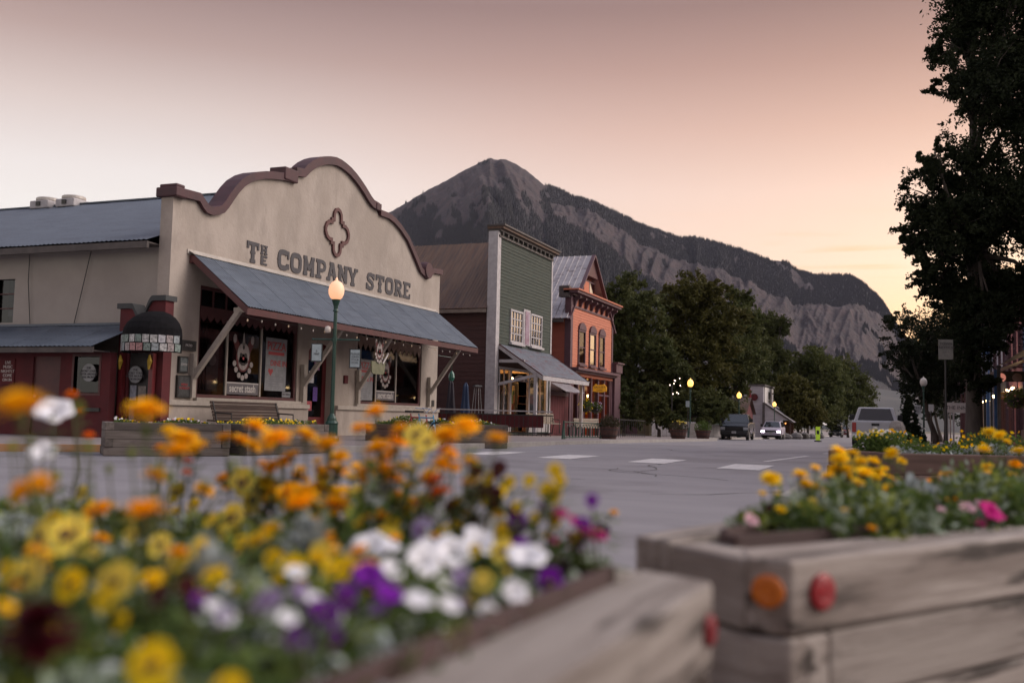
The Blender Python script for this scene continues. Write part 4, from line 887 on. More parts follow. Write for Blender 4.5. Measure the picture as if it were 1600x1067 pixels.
# ------------------------------------------------------------------ green false-front shop with the brown side
gb = empty('green_shop_building', (FX, 45, 0), 0, 'tall green shingled false front shop with rusty roof and dark brown side', 'building')
G0, G1 = 41.55, 48.9
wins = [(43.15-G0, 44.6-G0, 4.4, 5.78), (45.85-G0, 47.3-G0, 4.42, 5.85)]
b = MB(); cells(b, (FX,G0,0), (0,1,0), (1,0,0), G1-G0, 9.25, .35, wins+[(.35, 7.0, .1, 3.95)], 0, 0); b.build('front_wall', m_green, gb)
b = MB(); clap(b, (FX,G0+.18,0), (0,1,0), (1,0,0), G1-G0-.3, 4.14, 9.1, .155, [(q[0]-.18-.1, q[1]-.18+.1, q[2]-.1, q[3]+.1) for q in wins]+[(3.15,4.2,4.2,6.12)]); b.build('shingle_course', m_green, gb, kind='stuff')
b = MB(); b.box(FX-.42, FX+.04, G0-.22, G0+.18, 0, 9.25); b.build('corner_board', m_whitetrim, gb)
b = MB(); b.box(FX-.06, FX+.04, G1-.12, G1+.06, 0, 9.25); b.build('corner_board', m_whitetrim, gb)
# cornice, stepped
for (x1, y0, y1, z0, z1, m_) in ((.08, G0-.1, G1+.05, 9.0, 9.1, m_darktrim), (.16, G0-.14, G1+.14, 9.25, 9.36, m_darktrim), (.30, G0-.2, G1+.28, 9.36, 9.48, m_rustroof), (.38, G0-.25, G1+.35, 9.48, 9.56, m_darktrim)):
    b = MB(); b.box(FX-.5, FX+x1, y0, y1, z0, z1); b.build('cornice', m_, gb)
me_b = MB().box(0, .12, -.05, .05, 0, .15).mesh('cornice_bracket', m_darktrim)
for i in range(12): place(me_b, 'cornice_bracket', gb, (FX+.045, G0+.15+i*.63, 9.1), (1,0,0), (0,1,0))
m_skyglass = m_glasssky
for k, (y0, y1, z0, z1) in enumerate(((43.15,44.6,4.4,5.78), (45.85,47.3,4.42,5.85))):
    window(gb, y0, y1, z0, z1, FX+.03, .09, 4, 4, m_skyglass, m_whitetrim, dep=.05, sill=True, mw=.05)
b = MB(); b.box(FX+.022, FX+.07, 44.78, 45.68, 4.3, 6.05); pnl = b.build('door_board', m_whitetrim, gb, label='narrow white framed board between the windows')
b = MB(); b.box(FX+.07, FX+.09, 44.95, 45.5, 4.35, 5.95); b.build('panel', material('lilac_grey_panel', (.32,.24,.30), (.22,.13,.16), scale=(2,2,2)), pnl)
# side wall of boards
b = MB(); b.box(-27, FX-.42, G0, G0+.25, 0, 5.75); b.build('side_wall', m_brownwall, gb)
b = MB(); clap(b, (FX-.43,G0,0), (-1,0,0), (0,-1,0), 9.5, 0, 5.7, .19); b.build('side_boards', m_brownwall, gb, kind='stuff')
b = MB(); b.box(-27, -26.8, G0+.25, G1-.1, 0, 5.6); b.box(-27, FX-.42, G1-.3, G1-.05, 0, 5.6); b.build('rear_wall', m_brownwall, gb)
e0, rd = Vector((FX-.4, G0-.35, 5.72)), Vector((FX-.4, 45.2, 9.45)); sl = (rd-e0).length
me = corr_mesh('roof_sheet', .8, sl, .016, 5, m_rustroof)
for i in range(13): place(me, 'roof_sheet', gb, e0+Vector((-.79*(i+1), 0, .008*(i % 2))), (1,0,0), rd-e0)
b = MB(); b.quad((FX-.4,45.2,9.45), (-28,45.2,9.45), (-28,49.1,5.72), (FX-.4,49.1,5.72)); b.prism([(-27.9,G0,5.7), (-27.9,G1,5.7), (-27.9,45.2,9.3)], (.2,0,0)); b.build('rear_roof', m_rustroof, gb)
b = MB(); b.box(-28, FX-.42, G0-.36, G0-.3, 5.52, 5.68); b.build('fascia', material('pale_fascia', (.2,.16,.13), (.14,.11,.09)), gb)
# awning over the shop front
a0, a1 = Vector((FX+.05, 41.8, 4.12)), Vector((-15.05, 41.8, 2.72)); sl = (a0-a1).length
m_rednz = material('red_streaked_steel', (.13,.15,.18), (.19,.205,.235), rough=.45, metal=.25, scale=(2,2,2), c3=(.15,.055,.065), s3=(.8,5,.8), t3=(.55,.66))
me = rib_mesh('awning_sheet', .76, sl, m_rednz, .02, 4)
for i in range(9): place(me, 'awning_sheet', gb, (a1.x, 41.8+.76*(i+1), a1.z), (0,-1,0), a0-a1)
b = MB(); b.box(-15.08, -15.0, 41.78, 48.68, 2.5, 2.69); b.build('fascia', m_whitetrim, gb)
for y in (41.74, 48.7):
    b = MB(); b.bar((FX+.06,y,4.02), (-15.02,y,2.6), .06, .2); b.build('rake_board', m_whitetrim, gb)
    b = MB(); b.bar((FX+.06,y-.035,4.12), (-15.02,y-.035,2.71), .02, .05); b.build('rake_trim', m_maroon, gb)
b = MB(); b.box(FX+.06, -15.9, 41.72, 41.8, 3.28, 3.42); b.bar((FX+.06,41.7,2.3), (-15.3,41.7,2.72), .07, .13); b.build('brace', m_whitetrim, gb)
for y in (41.75, 48.5): b = MB(); b.box(-15.42, -15.28, y-.07, y+.07, .1, 2.75 if y > 45 else 2.78); b.build('post', m_whitetrim, gb)
# shop front, warm inside
m_warm = emis('warm_glow_wall', (1,.50,.16), 2.2, (.5,.35,.2)); m_warmhi = emis('warm_lamp', (1,.66,.3), 11.0)
b = MB()
for y0, y1 in ((41.9,42.02), (43.3,43.5), (45.75,45.95), (48.35,48.6)): b.box(FX-.1, FX+.02, y0, y1, .1, 3.0)
b.box(FX-.1, FX+.02, 41.9, 48.6, 3.0, 3.12)
sfw = b.build('shopfront_frame', m_whitetrim, gb)
b = MB(); b.box(FX-.2, FX-.02, 41.9, 48.6, 3.12, 3.95); b.build('header_board', m_brownwall, gb)
for y0, y1 in ((42.02,43.3), (45.95,48.35)):
    b = MB(); b.box(FX-.09, FX, y0, y1, .1, .55); b.build('stall_riser', m_whitetrim, gb)
    n = 2 if y0 < 43 else 3
    for i in range(n):
        c0, c1 = y0+(y1-y0)*i/n, y0+(y1-y0)*(i+1)/n; b = MB(); b.quad((FX-.05,c0+.03,.55), (FX-.05,c1-.03,.55), (FX-.05,c1-.03,3.0), (FX-.05,c0+.03,3.0)); b.build('pane', m_glass, sfw)
        if i: b = MB(); b.box(FX-.08, FX-.02, c0-.03, c0+.03, .55, 3.0); b.build('mullion', m_whitetrim, sfw)
b = MB()
for (y0,y1,z0,z1) in ((43.5,43.75,.15,2.5), (45.45,45.75,.15,2.5), (43.75,45.45,.15,.9), (43.75,45.45,2.35,2.5)): b.box(FX-.6, FX-.54, y0, y1, z0, z1)
d = b.build('door', m_iron, gb); b = MB(); b.quad((FX-.57,43.75,.9), (FX-.57,45.45,.9), (FX-.57,45.45,2.35), (FX-.57,43.75,2.35)); b.build('pane', m_glass, d)
b = MB(); pts = [(43.5+2.25*k/12, 2.52+.34*math.sin(math.pi*k/12)) for k in range(13)]; b.prism([(FX+.04,p[0],p[1]) for p in pts], (-.06,0,0)); s_ = b.build('arch_sign', material('navy_sign', (.012,.02,.07), rough=.4), gb)
b = MB(); stroke(b, [(44.625-44.62+1.0*math.cos(math.pi*(1-k/12)), .26*math.sin(math.pi*k/12)) for k in range(13)], .045, Vector((FX+.041,44.62,2.53)), NY, NZ, NX, .004); b.build('sign_rim', m_wtext, s_)
b = MB(); b.box(FX+.041, FX+.046, 44.15, 45.1, 2.54, 2.64); b.build('lettered_strip', m_wtext, s_); 
t_ = txt('lettering', 'BOUTIQUE', .12, material('navy_ink', (.02,.03,.1)), (FX+.047, 44.62, 2.59), (0,1,0), s_)
b = MB(); b.box(-20.2, -20.1, 41.9, 48.6, .1, 3.1); b.build('glowing_back_wall', m_warm, gb)  # the warm light is put into this wall's own emission
b = MB(); b.box(-20.1, FX-.25, 41.82, 41.9, .1, 3.1); b.box(-20.1, FX-.25, 48.6, 48.66, .1, 3.1); b.box(-20.1, FX-.2, 41.9, 48.6, 3.1, 3.14); b.build('interior_wall', material('shop_interior', (.65,.47,.28), (.5,.33,.18)), gb)
b = MB(); b.box(-20.1, FX-.25, 41.9, 48.6, .08, .11); b.build('floor', m_brownwall, gb)
for i, (x, y) in enumerate(((-18.4,42.6), (-18.6,44.6), (-18.4,46.6), (-18.3,47.8), (-19.4,45.6))):
    b = MB(); b.lathe([(0,-.09), (.07,-.05), (.07,.03), (0,.08)], 10, (x,y,2.75)); b.build('ceiling_lamp', m_warmhi, gb)
rr = random.Random(4); gc = [material('goods_%s' % w, c, tuple(v*.6 for v in c), scale=(7,7,7)) for w, c in (('brown',(.12,.06,.04)),('cream',(.4,.33,.25)),('wine',(.16,.04,.04)),('teal',(.05,.14,.12)),('black',(.02,.02,.02)),('ochre',(.35,.2,.06)))]
for k in range(34):
    y = rr.uniform(42.1, 48.4); x = rr.uniform(-19.2, -17.7); z = rr.choice((.1,.9,1.5,1.9)); h = rr.uniform(.25,.75); w_ = rr.uniform(.12,.4)
    b = MB(); b.cbox((x,y,z+h/2+.02), (w_,w_*.9,h), rr.uniform(0,1)); b.build('goods', rr.choice(gc), gb, bevel=.02)
for z in (.88, 1.48, 1.88): b = MB(); b.box(-19.3, -19.0, 42.1, 48.3, z, z+.03); b.box(-18.0, -17.8, 46.2, 48.2, z, z+.02); b.build('shelf', gc[0], gb)

# lean-to with metal canopy and red gate between the shops
lt = empty('red_side_gate', (FX, 50.4, -.2), 0, 'dark red board gate under a small ribbed steel canopy between green and salmon shops', 'gate')
for i in range(8): b = MB(); b.box(FX-.05+.006*(i % 2), FX, 49.02+i*.395, 49.40+i*.395, -.25, 2.0); b.build('board', m_red, lt)
b = MB(); b.box(FX-.15, FX, 49.0, 52.15, 2.0, 2.2); b.build('lintel', m_plum, lt)
me = rib_mesh('canopy_sheet', .78, 1.0, m_tinroof, .03, 3)
for i in range(4): place(me, 'canopy_sheet', lt, (-16.3, 49.0+.78*(i+1), 2.2), (0,-1,0), (-.85,0,.45))
b = MB(); b.box(FX-.8, FX-.3, 49.0, 52.1, 2.2, 3.6); b.build('wall_above', m_brownwall, lt)

# ------------------------------------------------------------------ salmon gabled building
O0, O1, gO = 52.2, 60.6, -.28
ob = empty('salmon_building', (FX, 56.4, gO), 0, 'salmon clapboard two storey building with grey ribbed roof and dark bracketed cornice', 'building')
ow = [(53.62,54.72), (55.72,56.82), (57.68,58.68)]
b = MB(); cells(b, (FX,O0,0), (0,1,0), (1,0,0), O1-O0, 7.9, .3, [(a-O0, c-O0, 3.98, 5.9) for a, c in ow]+[(.4, 7.9, gO+.1, 3.2)], gO, 0); b.build('front_wall', m_salmon, ob)
b = MB(); clap(b, (FX,O0+.3,0), (0,1,0), (1,0,0), O1-O0-.5, 3.8, 7.0, .15, [(a-O0-.3-.12, c-O0-.3+.12, 3.85, 6.1) for a, c in ow]); b.build('clapboard', m_salmon, ob, kind='stuff')
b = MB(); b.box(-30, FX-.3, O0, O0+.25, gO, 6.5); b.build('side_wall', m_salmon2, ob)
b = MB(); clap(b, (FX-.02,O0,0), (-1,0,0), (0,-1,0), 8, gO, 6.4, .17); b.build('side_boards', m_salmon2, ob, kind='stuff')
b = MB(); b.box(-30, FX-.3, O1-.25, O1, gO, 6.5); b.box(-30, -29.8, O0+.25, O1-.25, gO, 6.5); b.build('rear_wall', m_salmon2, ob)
b = MB(); b.box(FX-.3, FX+.05, O0-.12, O0+.26, gO, 7.62); b.build('corner_board', m_plum, ob)
b = MB(); b.box(FX-.05, FX+.05, O1-.2, O1+.05, gO, 7.62); b.build('corner_board', m_plum, ob)
for k, (a, c) in enumerate(ow):
    w = window(ob, a, c, 3.98, 5.75, FX+.02, .1, 1, 2, m_glasssky if k == 1 else m_glass, m_plum, dep=.06, sill=True, mw=.06)
    m = (a+c)/2; b = MB(); pts = [(m+.66*math.cos(t), 5.86+.42*math.sin(t)) for t in [math.pi*i/8 for i in range(9)]]; b.prism([(FX+.02,p[0],p[1]) for p in pts], (.1,0,0)); b.build('arched_hood', m_plum, w)
    b = MB(); b.box(FX-.35, FX-.3, a, c, 3.98, 5.8); b.build('curtain', material('window_curtain', (.18,.14,.12), (.08,.06,.05), scale=(6,6,1)), w)
# cornice with brackets
for (x1, z0, z1, m_, e) in ((.06, 7.0, 7.12, m_plum, 0), (.2, 7.62, 7.74, m_plum, .1), (.5, 7.74, 7.88, m_plum, .25), (.58, 7.88, 7.96, m_salmon, .32)):
    b = MB(); b.box(FX-.32, FX+x1, O0-.1-e, O1+.05+e, z0, z1); b.build('cornice', m_, ob)
bk = MB(); bk.prism([(0,-.07,0), (.12,-.07,.0), (.2,-.07,.25), (.42,-.07,.38), (.42,-.07,.5), (0,-.07,.5)], (0,.14,0)); mbk = bk.mesh('cornice_bracket', m_plum)
for i in range(8): place(mbk, 'cornice_bracket', ob, (FX+.02, O0+.4+i*1.08, 7.12), (1,0,0), (0,1,0))
b = MB(); b.box(FX-.6, FX+.0, O0-.35, O0+.05, 7.5, 8.12); b.build('cornice_end', m_darktrim, ob)
# gable
b = MB(); b.prism([(FX-.5,O0,6.5), (FX-.5,O1,6.5), (FX-.5,56.35,10.35)], (-.2,0,0)); b.build('gable', m_salmon, ob)
b = MB(); clap(b, (FX-.5,O0,0), (0,1,0), (1,0,0), O1-O0, 7.96, 10.2, .15, top=lambda z: (4.15*(z-6.5)/3.85+.15, (O1-O0)-4.2*(z-6.5)/3.85-.15)); b.build('gable_boards', m_salmon, ob, kind='stuff')
b = MB(); b.box(FX-.48, FX-.3, 55.3, 57.6, 7.98, 9.0); gw = b.build('gable_panel', m_plum, ob)
for k in range(2): b = MB(); b.box(FX-.3, FX-.27, 55.42+k*1.1, 56.4+k*1.1, 8.08, 8.9); b.build('pane', m_glasssky if k else m_salmon, gw)
b = MB(); b.prism([(FX-.4,55.0,9.2), (FX-.4,57.7,9.2), (FX-.4,56.35,10.4)], (.35,0,0)); b.build('gable_peak', m_maroon, ob)
for sgn in (0, 1):
    e = (O0-.45 if not sgn else O1+.45); b = MB(); b.bar((FX+.02,e,6.25), (FX+.02,56.35,10.5), .1, .22, (1,0,0)); b.build('barge_board', m_plum, ob)
e0, rd = Vector((FX+.08, O0-.45, 6.32)), Vector((FX+.08, 56.35, 10.5)); sl = (rd-e0).length
me = rib_mesh('roof_sheet', .72, sl, m_tinroof, .04, 2)
for i in range(17): place(me, 'roof_sheet', ob, e0+Vector((-.72*(i+1), 0, .004*(i % 2))), (1,0,0), rd-e0)
b = MB(); b.quad((FX+.08,56.35,10.5), (-30,56.35,10.5), (-30,O1+.45,6.32), (FX+.08,O1+.45,6.32)); b.build('rear_roof', m_tinroof, ob)
b = MB(); b.box(-30, FX-.3, O0-.42, O0-.36, 6.1, 6.3); b.build('fascia', m_darktrim, ob)
# ledge and ground floor
b = MB(); b.box(FX-.1, FX+.55, O0-.15, O1+.15, 3.5, 3.64); b.box(FX, FX+.35, O0, O1, 3.38, 3.5); b.build('ledge', m_plum, ob)
b = MB(); b.box(FX+.02, FX+.1, O0+.2, O1-.1, 3.2, 3.38); b.build('sign_fascia', m_salmon, ob)
b = MB()
for y in (52.6, 53.6, 54.7, 56.2, 57.6, 58.9, 60.1): b.box(FX-.12, FX+.06, y-.1, y+.1, gO, 3.2)
for y0, y1 in ((52.7,54.6), (57.7,60.0)): b.box(FX-.1, FX+.03, y0, y1, gO, .35); b.box(FX-.08, FX+.02, y0, y1, 2.2, 2.3)
b.build('shopfront_frame', m_plum, ob)
for y0, y1 in ((52.7,53.5), (53.7,54.6), (54.8,56.1), (56.3,57.5), (57.7,58.8), (59.0,60.0)):
    b = MB(); b.quad((FX-.04,y0,.35), (FX-.04,y1,.35), (FX-.04,y1,3.15), (FX-.04,y0,3.15)); b.build('pane', m_glass, ob)
m_glow = emis('orange_glow_wall', (1,.28,.08), .5, (.3,.1,.05))
b = MB(); b.box(-19.3, -19.2, O0+.3, O1-.3, gO, 3.3); b.build('glowing_back_wall', m_glow, ob)  # wall emits orange light itself, in place of lamplight falling on it
b = MB(); b.box(-19.2, FX-.3, O0+.28, O0+.32, gO, 3.3); b.box(-19.2, FX-.3, 56.1, 56.15, gO, 3.3); b.box(-19.2, FX-.12, O0+.3, O1-.3, 3.3, 3.36); b.build('interior_wall', m_brownwall, ob)
for y in (53.2, 54.3, 59.2): b = MB(); b.box(-17.9, -17.8, y-.1, y+.1, .6, 2.9); b.build('drape', m_plum, ob)
for (x, y, z) in ((-18.2,54.1,1.7), (-18.3,53.1,1.1), (-18.1,58.6,2.2)): b = MB(); b.lathe([(0,-.1), (.08,-.04), (.08,.06), (0,.1)], 8, (x,y,z)); b.build('lamp', m_warmhi, ob)
# corner bay on the far side
b = MB(); b.box(FX-1.6, FX+.3, O1+.05, O1+1.5, 3.75, 4.3); b.box(FX-1.7, FX+.4, O1+.02, O1+1.6, 4.3, 4.4); b.build('balcony', m_plum, ob)
b = MB(); b.box(FX-1.5, FX+.2, O1+.05, O1+1.4, gO, 3.74); b.build('porch_side', m_plum, ob)
# yellow hanging sign, flower baskets
g = empty('hanging_sign', (-16.5, 55.2, 2.3), 0, 'small bright yellow shaped signboard hanging before the salmon building', 'sign')
b = MB(); b.prism([(-16.5+.9*a, 54.6, 2.6+.42*c) for a, c in ((-.1,-.5),(.2,-.62),(.5,-.62),(.8,-.5),(.8,.1),(.62,.5),(.5,.38),(.2,.38),(.08,.5),(-.1,.1))], (0,.06,0)); b.build('board', material('yellow_sign_glow_paint', (.62,.30,.02), (.5,.22,.02), rough=.5, scale=(5,5,5), emit=(.9,.4,.02), es=.12), g)  # board colour also carries a faint glow of its own
txt('lettering', 'GALLERY', .17, m_plum, (-16.19, 54.59, 2.62), (1,0,0), g); txt('lettering', 'CAFE', .15, m_plum, (-16.19, 54.59, 2.44), (1,0,0), g)
b = MB(); b.tube([(-17.1,54.63,3.0), (-15.7,54.63,3.0)], .02); b.tube([(-16.5,54.63,3.0), (-16.5,54.63,2.8)], .01); b.build('bracket_arm', m_iron, g)
# ------------------------------------------------------------------ white slope-roofed hall far down the left side
wz = gz(118)
wh = empty('white_hall', (-17, 118, wz), 0, 'small white hall with a tall false front and a long sloping porch roof', 'building')
m_pw = material('pale_lilac_white_boards', (.40,.38,.41), (.32,.30,.33), rough=.7, scale=(1,1,5))
def PT(px, py, Y): return W(px, py, Y=Y)
Y_ = 118
b = MB(); b.prism([(-19.6,Y_,wz), (-15.6,Y_,wz), (-15.6,Y_,5.0), (-17.2,Y_,5.0), (-19.6,Y_,3.2)], (0,.3,0)); b.build('front_wall', m_pw, wh)
b = MB(); b.box(-15.6, -15.3, Y_, Y_+9, wz, 4.95); b.build('street_wall', m_pw, wh)
b = MB(); b.box(-15.28, -15.2, Y_+.6, Y_+8.5, 3.0, 4.9); sg_ = b.build('sign_board', m_wtext, wh); b = MB(); b.cbox((-15.18,Y_+4.5,4.0), (.04,1.6,.9)); b.cbox((-15.18,Y_+4.5,3.3), (.04,.9,.2)); b.build('sign_print', m_iron, sg_)
b = MB(); b.box(-17.5, -15.1, Y_-.1, Y_+9.2, 5.0, 5.2); b.build('cap', m_darktrim, wh)
b = MB(); b.quad((-15.2,Y_-.3,3.1), (-15.2,Y_+9,3.1), (-11.9,Y_+9,.9), (-11.9,Y_-.3,.9)); b.build('porch_roof', m_tinroof, wh)
b = MB(); b.bar((-15.2,Y_-.34,3.05), (-11.9,Y_-.34,.85), .1, .2); b.box(-15.35, -15.15, Y_-.4, Y_-.2, wz, 3.1); b.build('porch_trim', m_darktrim, wh)
b = MB(); b.prism([(-15.1,Y_-.25,2.9), (-12.3,Y_-.25,1.1), (-13.3,Y_-.25,1.1), (-15.1,Y_-.25,-.1)], (0,.08,0)); b.build('porch_gable', m_pw, wh)
b = MB(); b.box(-15.1, -12.2, Y_+3, Y_+3.2, wz, 1.2); b.build('porch_back', material('warm_wood_wall', (.12,.05,.025), (.08,.035,.02)), wh)
for x in (-14.6, -13.4, -12.3): b = MB(); b.box(x-.07, x+.07, Y_, Y_+.15, wz, 1.2); b.build('porch_post', m_brownwall, wh)
for x in (-14.2, -12.9): b = MB(); b.lathe([(0,-.1), (.1,0), (0,.1)], 8, (x, Y_+1, .75)); b.build('porch_lamp', emis('porch_glow', (1,.35,.1), 1.6), wh)
b = MB(); b.lathe([(.25,0), (.42,0), (.42,.12), (.25,.12)], 14, (-16.3,Y_-.1,3.7), (0,-1,0)); b.build('wreath', m_red, wh)
# flags beside it
for i, (x, zt, c, lb) in enumerate(((-16.9,4.5,(.26,.02,.04),'long dark red hanging flag on the taller pole by the white hall'), (-17.6,2.6,(.45,.25,.24),'pale pink striped flag on the short pole left of the red flag'))):
    g = empty('flag', (x,116,wz), 0, lb, 'flag'); b = MB(); b.tube([(x,116,wz), (x,116,zt+1.2)], .04); b.build('pole', m_flash, g)
    b = MB(); 
    for k in range(6): b.quad((x+.08*k+.03,116-.06*(k%2),zt-2.9+.1*k), (x+.08*(k+1)+.03,116-.06*((k+1)%2),zt-2.8+.1*k), (x+.08*(k+1)+.03,116-.06*((k+1)%2),zt), (x+.08*k+.03,116-.06*(k%2),zt))
    b.build('cloth', material('flag_cloth', c, tuple(v*.6 for v in c), scale=(3,3,3)), g)
# ------------------------------------------------------------------ cottages under the left trees
def cottage(lb, x0, x1, y0, y1, h, wallm, roofm, doorc, zb):
    g = empty('cottage', ((x0+x1)/2, y0, zb), 0, lb, 'house')
    b = MB(); cells(b, (x0,y0,0), (1,0,0), (0,-1,0), x1-x0, zb+h, .2, [(.8,1.6,zb+1,zb+2.1), (x1-x0-1.8,x1-x0-.9,zb,zb+2.1)], zb, 0); b.box(x0, x0+.2, y0+.2, y1, zb, zb+h); b.box(x1-.2, x1, y0+.2, y1, zb, zb+h); b.box(x0+.2, x1-.2, y1-.2, y1, zb, zb+h); b.build('wall', wallm, g)
    c = (y0+y1)/2; b = MB(); b.quad((x0-.3,y0-.4,zb+h-.1), (x1+.3,y0-.4,zb+h-.1), (x1+.3,c,zb+h+1.6), (x0-.3,c,zb+h+1.6)); b.quad((x1+.3,y1+.4,zb+h-.1), (x0-.3,y1+.4,zb+h-.1), (x0-.3,c,zb+h+1.6), (x1+.3,c,zb+h+1.6)); b.build('roof', roofm, g)
    b = MB(); b.prism([(x1,y0,zb+h), (x1,y1,zb+h), (x1,c,zb+h+1.5)], (-.2,0,0)); b.build('gable', wallm, g)
    window(g, .8, 1.6, zb+1, zb+2.1, hx=(0,-1,0), hy=(1,0,0), org=(x0,y0,0), cols=1, rows=2, fmat=m_whitetrim)
    b = MB(); b.box(x1-1.8, x1-.9, y0+.05, y0+.12, zb, zb+2.1); b.build('door', doorc, g)
m_yel = material('dull_yellow_boards', (.14,.115,.055), (.10,.085,.045), scale=(1,1,6)); m_teal = material('teal_boards', (.03,.06,.052), (.024,.045,.04), scale=(1,1,6))
cottage('dull yellow cottage just past the salmon building', -22, -17.5, 72, 78, 2.6, m_yel, m_rustroof, m_plum, gz(72))
cottage('teal fronted cottage behind the first far street lamp', -22.5, -16.4, 88, 95, 3.0, m_teal, m_tinroof, m_brownwall, gz(88))
cottage('dark red shed under the trees behind the parked pickup', -19, -14.8, 100, 106, 2.5, m_red, m_rustroof, m_whitetrim, gz(100))
cottage('cream walled cottage half hidden between the teal cottage and the red shed', -19.5, -15.4, 96.5, 99.5, 2.3, m_yel, m_darktrim, m_teal, gz(96))

# ------------------------------------------------------------------ right-hand side of the street
def shop_r(lb, y0, y1, h, wallm, trimm, seed, awn=None, nw=3, gab=False):
    rr = random.Random(seed); x = 4.5; zb = gz(y0)-.05; g = empty('painted_shop', (x, (y0+y1)/2, zb), 0, lb, 'building', 'painted shops along the right side')
    wd = y1-y0; ws = [(wd*(i+.5)/nw-.45, wd*(i+.5)/nw+.45, zb+h*.56, zb+h*.56+1.5) for i in range(nw)]
    lo = [(.6, wd*.42, zb+.6, zb+2.7), (wd*.42+.3, wd*.58, zb+.1, zb+2.6), (wd*.58+.3, wd-.6, zb+.6, zb+2.7)]
    b = MB(); cells(b, (x,y0,0), (0,1,0), (-1,0,0), wd, zb+h, .3, ws+lo, zb, 0); b.build('front_wall', wallm, g)
    b = MB(); clap(b, (x,y0,0), (0,1,0), (-1,0,0), wd, zb+3.2, zb+h, .2, [(q[0]-.1,q[1]+.1,q[2]-.1,q[3]+.1) for q in ws]); b.build('clapboard', wallm, g, kind='stuff')
    b = MB(); b.box(x+.3, x+12, y0, y0+.25, zb, zb+h-.3); b.box(x+.3, x+12, y1-.25, y1, zb, zb+h-.3); b.box(x+11.8, x+12, y0+.25, y1-.25, zb, zb+h-.3); b.build('side_wall', wallm, g)
    b = MB(); b.quad((x+.2,y0-.2,zb+h-.25), (x+.2,y1+.2,zb+h-.25), (x+12,y1+.2,zb+h-.9), (x+12,y0-.2,zb+h-.9)); b.build('roof', m_tinroof, g)
    for k, (z0, z1, e) in enumerate(((h-.35,h-.15,.12), (h-.15,h,.3), (h,h+.12,.4))): b = MB(); b.box(x-e, x+.35, y0-e*.6, y1+e*.6, zb+z0, zb+z1); b.build('cornice', trimm, g)
    for y in (y0, y1-.2): b = MB(); b.box(x-.05, x+.02, y, y+.2, zb, zb+h-.35); b.build('corner_board', trimm, g)
    for (a, c, z0, z1) in ws: window(g, a, c, z0, z1, hx=(-1,0,0), hy=(0,1,0), org=(x,y0,0), rows=2, fmat=trimm, gmat=m_glassdark, sill=True)
    for (a, c, z0, z1) in (lo[0], lo[2]): window(g, a, c, z0, z1, hx=(-1,0,0), hy=(0,1,0), org=(x,y0,0), cols=3, fmat=trimm, gmat=m_glassdark)
    b = MB(); b.box(x+.1, x+.16, y0+lo[1][0], y0+lo[1][1], zb+.1, zb+2.6); b.build('door', trimm, g)
    wg = emis('warm_room_glow', (1,.5,.2), .6, (.3,.2,.12)) if 'warm_room_glow' not in bpy.data.materials else bpy.data.materials['warm_room_glow']
    q = lo[0] if seed % 2 else lo[2]; b = MB(); b.box(x+.9, x+.95, y0+q[0]-.3, y0+q[1]+.3, zb+.3, zb+2.9); b.build('glowing_room_wall', wg, g)  # back panel glows by itself, standing in for a lit room
    for y in (y0+wd*.3, y0+wd*.62): b = MB(); b.lathe([(0,-.09), (.07,-.03), (.07,.04), (0,.08)], 8, (x-.25, y, zb+2.75)); b.build('porch_lamp', m_warmhi, g)
    if awn:
        b = MB(); b.quad((x-.05,y0+.3,zb+3.6), (x-.05,y1-.3,zb+3.6), (x-1.7,y1-.3,zb+2.9), (x-1.7,y0+.3,zb+2.9)); b.build('awning', awn, g)
        for y in (y0+.4, (y0+y1)/2, y1-.4): b = MB(); b.box(x-1.7, x-1.6, y-.06, y+.06, zb, zb+2.95); b.build('post', trimm, g)
    return g
cc = lambda n_, c: material(n_, c, tuple(v*.75 for v in c), rough=.6, scale=(1,2,5))
pk, bl, yl, tl, rd_, wtm = cc('dusty_pink_boards',(.5,.2,.19)), cc('deep_blue_boards',(.06,.15,.36)), cc('amber_boards',(.6,.3,.06)), cc('teal_trim',(.04,.16,.18)), cc('brick_red_boards',(.22,.06,.045)), cc('bluish_white_boards',(.5,.5,.55))
shop_r('amber and blue painted shop cropped by the right edge', 37, 45, 6.6, yl, bl, 1, m_tinroof)
shop_r('dusty pink shop with plum trim on the right, behind the round lamps', 45.3, 52, 6.8, pk, m_plum, 2)
shop_r('bluish white shop next to the dusty pink one on the right', 52.3, 60, 6.4, wtm, m_plum, 3, m_tinroof)
shop_r('deep blue shop on the right, mostly behind the cottonwood trunk', 60.3, 69, 7.0, bl, wtm, 4)
shop_r('brick red shop on the right under the dark street tree', 69.3, 80, 5.6, rd_, m_whitetrim, 5, m_rustroof)
shop_r('farthest right hand shop, dark red with a low front', 80.5, 96, 5.2, rd_, m_plum, 6, None)
# shop facing the store across the crossing, right of the frame (seen in the store windows)
shop_r('tall brown corner shop facing the cream store across the street', 16, 36.6, 7.5, cc('brown_corner_boards',(.13,.08,.06)), m_darktrim, 7, m_tinroof, 6)
shop_r('brown corner shop behind the camera on the near side street corner', -18, -1.5, 8.0, cc('umber_boards',(.12,.075,.055)), m_darktrim, 8, None, 5)  # unseen building, added to keep sky light off the near planters
